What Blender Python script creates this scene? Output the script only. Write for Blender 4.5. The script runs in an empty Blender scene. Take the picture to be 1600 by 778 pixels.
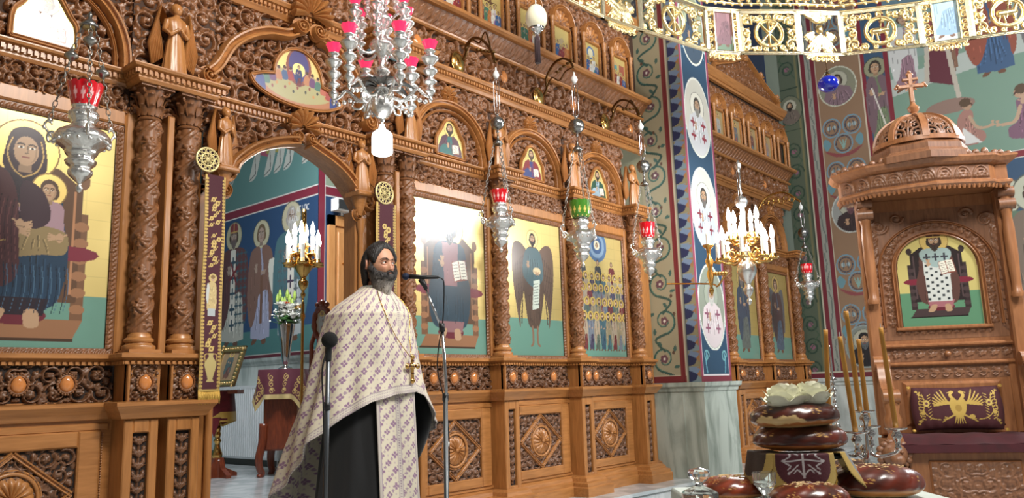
import bpy, math, random
import numpy as np
from mathutils import Vector, Matrix

PI = math.pi
rad = math.radians
SC = bpy.context.scene
COL = SC.collection

# ------------------------------------------------------------------ camera, world, lights, exposure
F_PX, PITCH, ROLL, HEAD = 1239.75, rad(9.923), rad(1.814), rad(40.453)
CAM = np.array([0.0, 0.0, 1.10])
_f = np.array([math.cos(PITCH)*math.cos(HEAD), math.cos(PITCH)*math.sin(HEAD), math.sin(PITCH)])
_r = np.array([math.sin(HEAD), -math.cos(HEAD), 0.0])
_u = np.cross(_r, _f)
CR = _r*math.cos(ROLL) - _u*math.sin(ROLL)
CU = _u*math.cos(ROLL) + _r*math.sin(ROLL)
CF = _f
cd = bpy.data.cameras.new('camera')
cam = bpy.data.objects.new('camera', cd)
COL.objects.link(cam)
cd.sensor_width = 36.0
cd.lens = F_PX/1600*36.0
cd.clip_start = 0.05
cam.matrix_world = Matrix(((CR[0], CU[0], -CF[0], CAM[0]), (CR[1], CU[1], -CF[1], CAM[1]), (CR[2], CU[2], -CF[2], CAM[2]), (0, 0, 0, 1)))
SC.camera = cam
SC.view_settings.view_transform = 'Standard'
SC.view_settings.look = 'None'
SC.view_settings.gamma = 1.0
SC.view_settings.exposure = -0.12
SC.view_settings.use_curve_mapping = False

W = bpy.data.worlds.new('world')
SC.world = W
W.use_nodes = True
nt = W.node_tree
bg = nt.nodes['Background']
tc = nt.nodes.new('ShaderNodeTexCoord')
ns = nt.nodes.new('ShaderNodeTexNoise'); ns.inputs['Scale'].default_value = 3.2
cr = nt.nodes.new('ShaderNodeValToRGB')
cr.color_ramp.elements[0].position = 0.40; cr.color_ramp.elements[0].color = (0.10, 0.08, 0.06, 1)
cr.color_ramp.elements[1].position = 0.62; cr.color_ramp.elements[1].color = (0.86, 0.84, 0.80, 1)
nt.links.new(tc.outputs['Generated'], ns.inputs['Vector'])
nt.links.new(ns.outputs['Fac'], cr.inputs['Fac'])
nt.links.new(cr.outputs['Color'], bg.inputs['Color'])
bg.inputs['Strength'].default_value = 0.48

def area_light(name, loc, target, size, power, color=(1, 1, 1), spread=180):
    l = bpy.data.lights.new(name, 'AREA'); l.shape = 'DISK'; l.size = size; l.energy = power; l.color = color
    l.spread = rad(spread)
    o = bpy.data.objects.new(name, l); COL.objects.link(o)
    o.location = loc
    d = Vector(target) - Vector(loc)
    o.rotation_euler = d.to_track_quat('-Z', 'Y').to_euler()
    return o

def point_light(name, loc, power, radius=0.04, color=(1, 0.95, 0.88)):
    l = bpy.data.lights.new(name, 'POINT'); l.energy = power; l.shadow_soft_size = radius; l.color = color
    o = bpy.data.objects.new(name, l); COL.objects.link(o); o.location = loc
    return o

# the great chandelier and the nave lamps, above and beside the photographer
area_light('nave_chandelier_light', (2.2, -0.6, 5.4), (4.0, 4.4, 1.8), 1.6, 330, (1.0, 0.95, 0.87))
area_light('side_chandelier_light', (8.35, 0.15, 3.75), (4.6, 4.4, 2.2), 0.55, 120, (0.93, 0.97, 1.0))
area_light('near_lamp_light', (2.7, -0.1, 4.6), (1.4, 4.4, 2.7), 0.7, 55, (1.0, 0.97, 0.9))
area_light('right_lamp_light', (6.0, -2.2, 5.2), (11.5, 2.6, 3.2), 1.2, 460, (0.96, 0.97, 1.0))
area_light('sanctuary_light', (4.4, 7.0, 4.6), (5.6, 8.6, 1.2), 1.2, 190, (0.92, 0.96, 1.0))

# ------------------------------------------------------------------ pixel-measuring helpers (points of the place read off the photograph)
def ray(px, py):
    return CF + CR*((px-800)/F_PX) - CU*((py-389)/F_PX)
def onY(px, py, Y):
    d = ray(px, py); return CAM + d*(Y/d[1])
def onX(px, py, X):
    d = ray(px, py); return CAM + d*(X/d[0])
def onZ(px, py, Z):
    d = ray(px, py); return CAM + d*((Z-CAM[2])/d[2])
def dep(px, py, z):
    return CAM + ray(px, py)*z

# ------------------------------------------------------------------ materials
def lin(c):
    c = np.asarray(c, dtype=float)/255.0
    return np.where(c <= 0.04045, c/12.92, ((c+0.055)/1.055)**2.4)
def rgba(c):
    l = lin(c); return (float(l[0]), float(l[1]), float(l[2]), 1.0)

def new_mat(name):
    m = bpy.data.materials.new(name); m.use_nodes = True
    t = m.node_tree; b = t.nodes['Principled BSDF']
    return m, t, b

def plain(name, c, rough=0.5, metal=0.0, bump=0.0, bscale=60, var=0.0, vscale=8, trans=0.0, emit=None, estr=0, spec=None, coat=0.0, ior=None, sheen=0.0):
    m, t, b = new_mat(name)
    b.inputs['Base Color'].default_value = rgba(c)
    b.inputs['Roughness'].default_value = rough
    b.inputs['Metallic'].default_value = metal
    b.inputs['Transmission Weight'].default_value = trans
    b.inputs['Coat Weight'].default_value = coat
    b.inputs['Sheen Weight'].default_value = sheen
    if ior: b.inputs['IOR'].default_value = ior
    if spec is not None: b.inputs['Specular IOR Level'].default_value = spec
    if emit:
        b.inputs['Emission Color'].default_value = rgba(emit); b.inputs['Emission Strength'].default_value = estr
    tcn = t.nodes.new('ShaderNodeTexCoord')
    if var > 0:
        n = t.nodes.new('ShaderNodeTexNoise'); n.inputs['Scale'].default_value = vscale; n.inputs['Detail'].default_value = 4
        r = t.nodes.new('ShaderNodeValToRGB')
        a = rgba(np.clip(np.array(c)*(1-var), 0, 255)); z = rgba(np.clip(np.array(c)*(1+var), 0, 255))
        r.color_ramp.elements[0].position = .3; r.color_ramp.elements[0].color = a
        r.color_ramp.elements[1].position = .7; r.color_ramp.elements[1].color = z
        t.links.new(tcn.outputs['Object'], n.inputs['Vector']); t.links.new(n.outputs['Fac'], r.inputs['Fac'])
        t.links.new(r.outputs['Color'], b.inputs['Base Color'])
    if bump > 0:
        n = t.nodes.new('ShaderNodeTexNoise'); n.inputs['Scale'].default_value = bscale; n.inputs['Detail'].default_value = 3
        bm = t.nodes.new('ShaderNodeBump'); bm.inputs['Strength'].default_value = bump; bm.inputs['Distance'].default_value = 0.004
        t.links.new(tcn.outputs['Object'], n.inputs['Vector']); t.links.new(n.outputs['Fac'], bm.inputs['Height'])
        t.links.new(bm.outputs['Normal'], b.inputs['Normal'])
    return m

def wood(name, c1, c2, rough=0.38, axis='Z', scale=5.0, coat=0.25):
    m, t, b = new_mat(name)
    tcn = t.nodes.new('ShaderNodeTexCoord')
    mp = t.nodes.new('ShaderNodeMapping')
    s = {'Z': (9, 9, 1.0), 'X': (1.0, 9, 9)}[axis]
    mp.inputs['Scale'].default_value = tuple(v*scale for v in s)
    n = t.nodes.new('ShaderNodeTexNoise'); n.inputs['Scale'].default_value = 1.0; n.inputs['Detail'].default_value = 5; n.inputs['Distortion'].default_value = .6
    r = t.nodes.new('ShaderNodeValToRGB')
    r.color_ramp.elements[0].position = .30; r.color_ramp.elements[0].color = rgba(c1)
    r.color_ramp.elements[1].position = .72; r.color_ramp.elements[1].color = rgba(c2)
    t.links.new(tcn.outputs['Object'], mp.inputs['Vector']); t.links.new(mp.outputs['Vector'], n.inputs['Vector'])
    t.links.new(n.outputs['Fac'], r.inputs['Fac']); t.links.new(r.outputs['Color'], b.inputs['Base Color'])
    b.inputs['Roughness'].default_value = rough
    b.inputs['Coat Weight'].default_value = coat; b.inputs['Coat Roughness'].default_value = .25
    return m

def painted(name, rough=0.5, goldrough=0.28, coat=0.0, sheen=0.0, bump=0.0, metal=0.85):
    """colour attribute 'Col'; its alpha marks gilding"""
    m, t, b = new_mat(name)
    a = t.nodes.new('ShaderNodeAttribute'); a.attribute_name = 'Col'
    t.links.new(a.outputs['Color'], b.inputs['Base Color'])
    mu = t.nodes.new('ShaderNodeMath'); mu.operation = 'MULTIPLY'; mu.inputs[1].default_value = metal
    t.links.new(a.outputs['Alpha'], mu.inputs[0]); t.links.new(mu.outputs[0], b.inputs['Metallic'])
    mr = t.nodes.new('ShaderNodeMapRange'); mr.inputs['To Min'].default_value = rough; mr.inputs['To Max'].default_value = goldrough
    t.links.new(a.outputs['Alpha'], mr.inputs['Value']); t.links.new(mr.outputs['Result'], b.inputs['Roughness'])
    b.inputs['Coat Weight'].default_value = coat; b.inputs['Coat Roughness'].default_value = .12
    b.inputs['Sheen Weight'].default_value = sheen
    if bump > 0:
        tcn = t.nodes.new('ShaderNodeTexCoord')
        n = t.nodes.new('ShaderNodeTexNoise'); n.inputs['Scale'].default_value = 220
        bm = t.nodes.new('ShaderNodeBump'); bm.inputs['Strength'].default_value = bump; bm.inputs['Distance'].default_value = 0.002
        t.links.new(tcn.outputs['Object'], n.inputs['Vector']); t.links.new(n.outputs['Fac'], bm.inputs['Height'])
        t.links.new(bm.outputs['Normal'], b.inputs['Normal'])
    return m

M = {}
M['wood'] = wood('golden_oak', (150, 98, 50), (182, 124, 70), .36, 'X')
M['wood_v'] = wood('golden_oak_upright', (150, 98, 50), (180, 122, 68), .36, 'Z')
M['carved'] = wood('carved_walnut', (106, 68, 39), (142, 92, 55), .42, 'Z', 8, .15)
M['carved_dark'] = wood('carved_dark_walnut', (92, 60, 38), (122, 82, 54), .45, 'Z', 8, .15)
M['backing'] = plain('dark_backing', (34, 22, 16), .8)  # dark stain, also standing in for shade in the gaps of the openwork
M['recess_shade_brown'] = plain('brown_recess_shade', (62, 40, 26), .8)  # boards coloured dark to stand in for shade in the carving's recesses
M['throne'] = wood('throne_wood', (136, 88, 54), (164, 110, 70), .36, 'Z', 5)
M['throne_dark'] = wood('throne_carved', (112, 74, 50), (142, 98, 68), .42, 'Z', 7, .1)
M['cab'] = plain('cabochon_wood', (196, 124, 66), .12, var=.06, coat=.8)
M['silver'] = plain('silver', (236, 236, 234), .27, 1.0, bump=.5, bscale=90)
M['silver_smooth'] = plain('polished_silver', (214, 214, 214), .12, 1.0)
M['dark_silver'] = plain('tarnished_silver', (150, 150, 148), .26, 1.0, bump=.5, bscale=60)
M['brass'] = plain('brass', (214, 168, 96), .2, 1.0)
M['old_brass'] = plain('aged_brass', (112, 84, 50), .32, 1.0, bump=.3, bscale=80)
M['gilt'] = plain('gilded_metal', (226, 202, 148), .30, 1.0, bump=.35, bscale=60)
M['gilt_pale'] = plain('pale_gilded_metal', (236, 222, 184), .26, 1.0, bump=.3, bscale=60)
M['chain'] = plain('chain_metal', (168, 166, 160), .3, 1.0)
M['black'] = plain('black_plastic', (16, 17, 20), .45)
M['foam'] = plain('black_foam', (13, 13, 15), .95, bump=.8, bscale=400)
M['grey_metal'] = plain('grey_stand_metal', (92, 96, 100), .3, .8)
M['chrome'] = plain('chrome', (200, 202, 206), .12, 1.0)
M['painted'] = painted('wall_painting', .55, .35, metal=.3)
M['icon'] = painted('icon_painting', .26, .30, coat=.35, metal=.55)
M['cloth_paint'] = painted('embroidered_cloth', .78, .42, sheen=.08, bump=.3, metal=.55)
M['glass_paint'] = painted('cut_coloured_glass', .12, .12, coat=1.0, metal=0)
M['bread_paint'] = painted('glazed_bread', .30, .8, coat=.3, metal=0)
M['white_bulb'] = plain('lit_bulb', (255, 255, 255), .4, emit=(255, 250, 244), estr=14)
M['flame_bulb'] = plain('lit_candle_bulb', (255, 255, 255), .4, emit=(255, 244, 230), estr=22)
M['red_glow'] = plain('lit_red_cup', (230, 20, 60), .15, emit=(255, 60, 110), estr=.9, coat=1)
M['candle_sleeve'] = plain('candle_sleeve', (240, 238, 228), .5)
M['wax'] = plain('beeswax', (196, 140, 58), .42, var=.08, vscale=12, coat=.1)
M['glass'] = plain('clear_glass', (244, 248, 248), .04, trans=.95, ior=1.45)
M['egg'] = plain('ostrich_egg', (226, 222, 196), .28, bump=.1, bscale=200, coat=.3)
M['blue_glass'] = plain('blue_glass', (8, 26, 150), .06, coat=1.0)
M['purple'] = plain('dark_purple_tassel', (44, 16, 24), .9, sheen=.4)
M['velvet'] = plain('burgundy_velvet', (96, 14, 24), .85, sheen=.08, var=.12, vscale=14)
M['velvet_dark'] = plain('deep_purple_velvet', (62, 12, 20), .85, sheen=.05, var=.12, vscale=14)
M['gold_thread'] = plain('gold_thread', (206, 168, 84), .45, .5, bump=.6, bscale=300)
M['cassock'] = plain('black_cassock', (9, 10, 13), .85, sheen=.15)
M['skin'] = plain('skin', (186, 128, 102), .48, var=.05, vscale=20)
M['hair'] = plain('dark_hair', (24, 20, 19), .55, bump=.8, bscale=160, var=.3, vscale=60)
M['beard'] = plain('greying_beard', (70, 66, 62), .7, bump=1.0, bscale=180, var=.45, vscale=45)
M['beard_grey'] = plain('grey_beard_tip', (128, 122, 114), .75, bump=1.0, bscale=180, var=.3, vscale=45)
M['lip'] = plain('lips', (140, 84, 74), .5)
M['eye'] = plain('eye_white', (214, 206, 198), .2)
M['iris'] = plain('iris', (30, 20, 14), .15)
M['petal'] = plain('rose_petal', (246, 246, 224), .55, var=.03, sheen=.2)
M['petal_white'] = plain('white_petal', (236, 236, 230), .6)
M['petal_yellow'] = plain('yellow_petal', (232, 184, 40), .6)
M['petal_red'] = plain('coral_petal', (216, 92, 60), .6)
M['leaf'] = plain('leaf', (52, 92, 40), .5, var=.15)
M['bud'] = plain('lily_bud', (150, 176, 80), .5)
M['crust_pale'] = plain('pale_crumb', (208, 178, 130), .7, var=.1, vscale=50)
M['white_cloth'] = plain('white_tablecloth', (196, 206, 200), .8, var=.03)
M['radiator'] = plain('white_enamel', (222, 226, 228), .35)
M['ceramic_white'] = plain('white_casing', (226, 228, 226), .4)
M['door'] = wood('orange_door', (206, 142, 84), (224, 164, 104), .3, 'Z', 3, .5)
M['redwood'] = wood('carved_redwood', (96, 40, 22), (138, 64, 34), .3, 'Z', 9, .4)
M['dark_stone'] = plain('dark_skirting', (60, 56, 48), .5)

def marble(name, base, vein, scale=2.2, rough=.22, stretch=(1, 1, .28)):
    m, t, b = new_mat(name)
    tcn = t.nodes.new('ShaderNodeTexCoord'); mp = t.nodes.new('ShaderNodeMapping'); mp.inputs['Scale'].default_value = stretch
    mp.inputs['Rotation'].default_value = (0.12, 0.2, 0)
    n = t.nodes.new('ShaderNodeTexNoise'); n.inputs['Scale'].default_value = scale*3; n.inputs['Detail'].default_value = 8; n.inputs['Distortion'].default_value = 1.1
    r = t.nodes.new('ShaderNodeValToRGB')
    r.color_ramp.elements[0].position = .36; r.color_ramp.elements[0].color = rgba(vein)
    r.color_ramp.elements[1].position = .60; r.color_ramp.elements[1].color = rgba(base)
    t.links.new(tcn.outputs['Object'], mp.inputs['Vector']); t.links.new(mp.outputs['Vector'], n.inputs['Vector'])
    t.links.new(n.outputs['Fac'], r.inputs['Fac']); t.links.new(r.outputs['Color'], b.inputs['Base Color'])
    b.inputs['Roughness'].default_value = rough
    return m
M['marble'] = marble('green_grey_marble', (176, 184, 174), (128, 138, 128), 1.6)
M['marble_cap'] = marble('pale_marble', (196, 204, 200), (160, 168, 164), 1.6)
M['floor'] = marble('white_floor_marble', (198, 202, 202), (160, 168, 170), 1.2, .18, (1, 1, 1))

# ------------------------------------------------------------------ object helpers
def thing(name, label, cat, loc=(0, 0, 0), rotz=0, group=None):
    o = bpy.data.objects.new(name, None); COL.objects.link(o)
    o.location = Vector([float(v) for v in loc]); o.rotation_euler = (0, 0, rotz)
    o.empty_display_size = .05
    o['label'] = label; o['category'] = cat
    if group: o['group'] = group
    return o
def tag(o, label, cat, group=None, kind=None):
    o['label'] = label; o['category'] = cat
    if group: o['group'] = group
    if kind: o['kind'] = kind
    return o
def copy_tree(o, parent=None, label=None, group=None):
    c = o.copy(); COL.objects.link(c)
    if parent is not None: c.parent = parent
    for ch in list(o.children): copy_tree(ch, c)
    if label: c['label'] = label
    if group: c['group'] = group
    return c

def link(name, me, mat=None, parent=None, smooth=False, auto=None):
    o = bpy.data.objects.new(name, me); COL.objects.link(o)
    if mat is not None and len(me.materials) == 0:
        me.materials.append(M[mat] if isinstance(mat, str) else mat)
    if smooth:
        me.polygons.foreach_set('use_smooth', [True]*len(me.polygons))
        if auto: me.set_sharp_from_angle(angle=rad(auto))
    if parent is not None: o.parent = parent
    return o

class MB:
    def __init__(s): s.v = []; s.f = []
    def add(s, vs, fs):
        n = len(s.v); s.v += [tuple(float(c) for c in p) for p in vs]; s.f += [tuple(i+n for i in f) for f in fs]; return s
    def box(s, x0, y0, z0, x1, y1, z1):
        x0, x1 = min(x0, x1), max(x0, x1); y0, y1 = min(y0, y1), max(y0, y1); z0, z1 = min(z0, z1), max(z0, z1)
        return s.add([(x0, y0, z0), (x1, y0, z0), (x1, y1, z0), (x0, y1, z0), (x0, y0, z1), (x1, y0, z1), (x1, y1, z1), (x0, y1, z1)],
                     [(0, 3, 2, 1), (4, 5, 6, 7), (0, 1, 5, 4), (1, 2, 6, 5), (2, 3, 7, 6), (3, 0, 4, 7)])
    def bbox(s, x0, y0, z0, x1, y1, z1, b=.006):
        """box with bevelled front (-y) edges"""
        return s.add([(x0, y1, z0), (x1, y1, z0), (x1, y1, z1), (x0, y1, z1), (x0, y0+b, z0), (x1, y0+b, z0), (x1, y0+b, z1), (x0, y0+b, z1),
                      (x0+b, y0, z0+b), (x1-b, y0, z0+b), (x1-b, y0, z1-b), (x0+b, y0, z1-b)],
                     [(0, 3, 2, 1), (0, 1, 5, 4), (1, 2, 6, 5), (2, 3, 7, 6), (3, 0, 4, 7), (4, 5, 9, 8), (5, 6, 10, 9), (6, 7, 11, 10), (7, 4, 8, 11), (8, 9, 10, 11)])
    def grid(s, P, closeu=False, closev=False):
        """P[i][j] points"""
        a, b = len(P), len(P[0]); vs = [p for row in P for p in row]; fs = []
        for i in range(a if closeu else a-1):
            for j in range(b if closev else b-1):
                i2, j2 = (i+1) % a, (j+1) % b
                fs.append((i*b+j, i*b+j2, i2*b+j2, i2*b+j))
        return s.add(vs, fs)
    def lathe(s, prof, n=20, c=(0, 0, 0), sx=1, sy=1, fl=0, fn=8, cap=True):
        """prof list of (r, z)"""
        P = []
        for r, z in prof:
            row = []
            for k in range(n):
                a = 2*PI*k/n; rr = r*(1+fl*math.cos(fn*a)) if fl else r
                row.append((c[0]+rr*math.cos(a)*sx, c[1]+rr*math.sin(a)*sy, c[2]+z))
            P.append(row)
        a0 = len(s.v); s.grid(P, False, True)
        if cap:
            s.f.append(tuple(a0+k for k in range(n))[::-1]); b0 = a0+n*(len(prof)-1); s.f.append(tuple(b0+k for k in range(n)))
        return s
    def tube(s, pts, r, n=8, r2=None, cap=True, flat=1.0):
        pts = [Vector([float(c) for c in p]) for p in pts]; m = len(pts); P = []
        t0 = (pts[1]-pts[0]).normalized(); up = Vector((0, 0, 1)) if abs(t0.z) < .9 else Vector((1, 0, 0))
        nrm = t0.cross(up).normalized()
        for i, p in enumerate(pts):
            t = (pts[min(i+1, m-1)]-pts[max(i-1, 0)])
            t = t.normalized() if t.length > 1e-9 else t0
            nrm = (nrm - t*nrm.dot(t)); nrm = nrm.normalized() if nrm.length > 1e-6 else t.orthogonal().normalized()
            b = t.cross(nrm)
            if callable(r): rr = r(i/(m-1))
            else: rr = r if r2 is None else r+(r2-r)*i/(m-1)
            P.append([tuple(p+nrm*(math.cos(2*PI*k/n)*rr)+b*(math.sin(2*PI*k/n)*rr*flat)) for k in range(n)])
        a0 = len(s.v); s.grid(P, False, True)
        if cap:
            s.f.append(tuple(a0+k for k in range(n))[::-1]); b0 = a0+n*(m-1); s.f.append(tuple(b0+k for k in range(n)))
        return s
    def ball(s, c, r, n=12, m=8, sx=1, sy=1, sz=1):
        prof = [(max(1e-4, r*math.sin(PI*k/m)), -r*math.cos(PI*k/m)*sz) for k in range(m+1)]
        return s.lathe(prof, n, c, sx, sy)
    def prism(s, out, o, u, v, w, t):
        """outline (list of 2d) in plane o,u,v extruded from 0 to t along w"""
        o, u, v, w = map(lambda q: np.array(q, float), (o, u, v, w)); n = len(out)
        a = [o+u*x+v*y for x, y in out]; b = [p+w*t for p in a]
        return s.add(a+b, [tuple(range(n))[::-1], tuple(range(n, 2*n))]+[(k, (k+1) % n, n+(k+1) % n, n+k) for k in range(n)])
    def torus(s, c, R, r, n=24, m=8, axis=(0, 0, 1), sx=1, sy=1):
        ax = Vector(axis).normalized(); a = ax.orthogonal().normalized(); b = ax.cross(a); c = Vector([float(q) for q in c])
        P = []
        for i in range(n):
            t = 2*PI*i/n; d = a*math.cos(t)*sx+b*math.sin(t)*sy; cc = c+d*R; dn = d.normalized()
            P.append([tuple(cc+dn*(r*math.cos(2*PI*j/m))+ax*(r*math.sin(2*PI*j/m))) for j in range(m)])
        return s.grid(P, True, True)
    def build(s, name, mat, parent=None, smooth=False, auto=None):
        me = bpy.data.meshes.new(name); me.from_pydata(s.v, [], s.f); me.update()
        return link(name, me, mat, parent, smooth, auto)

def chain_mb(mb, a, b, link_len=.02, wire=.0016, w=.007):
    """oval links laid alternately flat and upright between a and b"""
    a, b = Vector([float(q) for q in a]), Vector([float(q) for q in b]); d = b-a; n = max(2, int(d.length/link_len)); t = d.normalized()
    e1 = t.orthogonal().normalized(); e2 = t.cross(e1)
    for k in range(n):
        c = a+d*((k+.5)/n); e = e1 if k % 2 else e2; pts = []
        L = d.length/n*.62
        P = []
        for q in range(8):
            an = 2*PI*q/8; dd = t*math.cos(an)*L+e*math.sin(an)*w
            ax = (e2 if k % 2 else e1); cc = c+dd; dn = dd.normalized()
            P.append([tuple(cc+dn*(wire*math.cos(2*PI*j/4))+ax*(wire*math.sin(2*PI*j/4))) for j in range(4)])
        mb.grid(P, True, True)
    return mb

def grid_mesh(name, P, colors=None, keep=None, mat=None, parent=None, smooth=True, closeu=False):
    """P: (ny,nx,3) numpy; colors (ny,nx,4) srgb 0-255 rgb + alpha 0-1; keep: (ny-1,nx-1) bool"""
    ny, nx = P.shape[:2]
    idx = np.arange(ny*nx).reshape(ny, nx)
    if closeu:
        idx2 = np.concatenate([idx, idx[:, :1]], 1)
        q = np.stack([idx2[:-1, :-1], idx2[:-1, 1:], idx2[1:, 1:], idx2[1:, :-1]], -1)
    else:
        q = np.stack([idx[:-1, :-1], idx[:-1, 1:], idx[1:, 1:], idx[1:, :-1]], -1)
    q = q.reshape(-1, 4)
    V = P.reshape(-1, 3); C = None if colors is None else colors.reshape(-1, 4)
    if keep is not None:
        q = q[keep.reshape(-1)]
        used = np.zeros(len(V), bool); used[q.reshape(-1)] = True
        remap = np.cumsum(used)-1; q = remap[q]; V = V[used]
        if C is not None: C = C[used]
    me = bpy.data.meshes.new(name)
    me.vertices.add(len(V)); me.vertices.foreach_set('co', V.astype(np.float32).reshape(-1))
    nf = len(q)
    me.loops.add(nf*4); me.loops.foreach_set('vertex_index', q.astype(np.int32).reshape(-1))
    me.polygons.add(nf); me.polygons.foreach_set('loop_start', np.arange(0, nf*4, 4, dtype=np.int32))
    me.update(calc_edges=True); me.validate()
    if smooth: me.polygons.foreach_set('use_smooth', np.ones(nf, bool))
    if C is not None:
        at = me.color_attributes.new('Col', 'FLOAT_COLOR', 'POINT')
        out = np.empty((len(V), 4), np.float32); out[:, :3] = lin(C[:, :3]); out[:, 3] = C[:, 3]
        at.data.foreach_set('color', out.reshape(-1))
    return link(name, me, mat, parent)

def smooth_pts(pts, closed=False, n=6):
    p = np.array(pts, float); m = len(p); out = []
    rng = range(m) if closed else range(m-1)
    for i in rng:
        if closed: a, b, c, d = p[(i-1) % m], p[i], p[(i+1) % m], p[(i+2) % m]
        else: a, b, c, d = p[max(i-1, 0)], p[i], p[i+1], p[min(i+2, m-1)]
        for k in range(n):
            t = k/n
            out.append(.5*((2*b)+(-a+c)*t+(2*a-5*b+4*c-d)*t*t+(-a+3*b-3*c+d)*t**3))
    if not closed: out.append(p[-1])
    return np.array(out)

def offset_path(path, d):
    """offset an open plan polyline (x,y) by d to its right-hand side (towards -y when it runs +x)"""
    p = [np.array(q, float) for q in path]; out = []
    for i in range(len(p)):
        ns_ = []
        if i > 0: t = p[i]-p[i-1]; t /= np.linalg.norm(t); ns_.append(np.array([t[1], -t[0]]))
        if i < len(p)-1: t = p[i+1]-p[i]; t /= np.linalg.norm(t); ns_.append(np.array([t[1], -t[0]]))
        if len(ns_) == 1: out.append(p[i]+ns_[0]*d)
        else:
            b = ns_[0]+ns_[1]; k = 1+ns_[0].dot(ns_[1]); out.append(p[i]+b*(d/max(k, .2)))
    return out
def run_moulding(mb, path, prof, closed=False):
    """sweep profile [(out,z)...] along plan path"""
    rows = []
    for o, z in prof:
        rows.append([(q[0], q[1], z) for q in offset_path(path, o)])
    mb.grid(rows)
    n = len(prof)
    a0 = len(mb.v); mb.add([r[0] for r in rows]+[r[-1] for r in rows], [tuple(range(n)), tuple(range(n, 2*n))[::-1]])
    return mb
def dentils(mb, path, out0, out1, z0, z1, w=.016, gap=.014):
    a = offset_path(path, out0); b = offset_path(path, out1)
    for i in range(len(a)-1):
        L = np.linalg.norm(b[i+1]-b[i]); n = int(L/(w+gap))
        if n < 1: continue
        t = (b[i+1]-b[i])/L; nn = np.array([t[1], -t[0]])
        for k in range(n):
            c = b[i]+t*((k+.5)*L/n)
            e = [c-t*w/2-nn*(out1-out0), c+t*w/2-nn*(out1-out0), c+t*w/2, c-t*w/2]
            mb.add([(q[0], q[1], z0) for q in e]+[(q[0], q[1], z1) for q in e],
                   [(0, 3, 2, 1), (4, 5, 6, 7), (0, 1, 5, 4), (1, 2, 6, 5), (2, 3, 7, 6), (3, 0, 4, 7)])
    return mb

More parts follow.
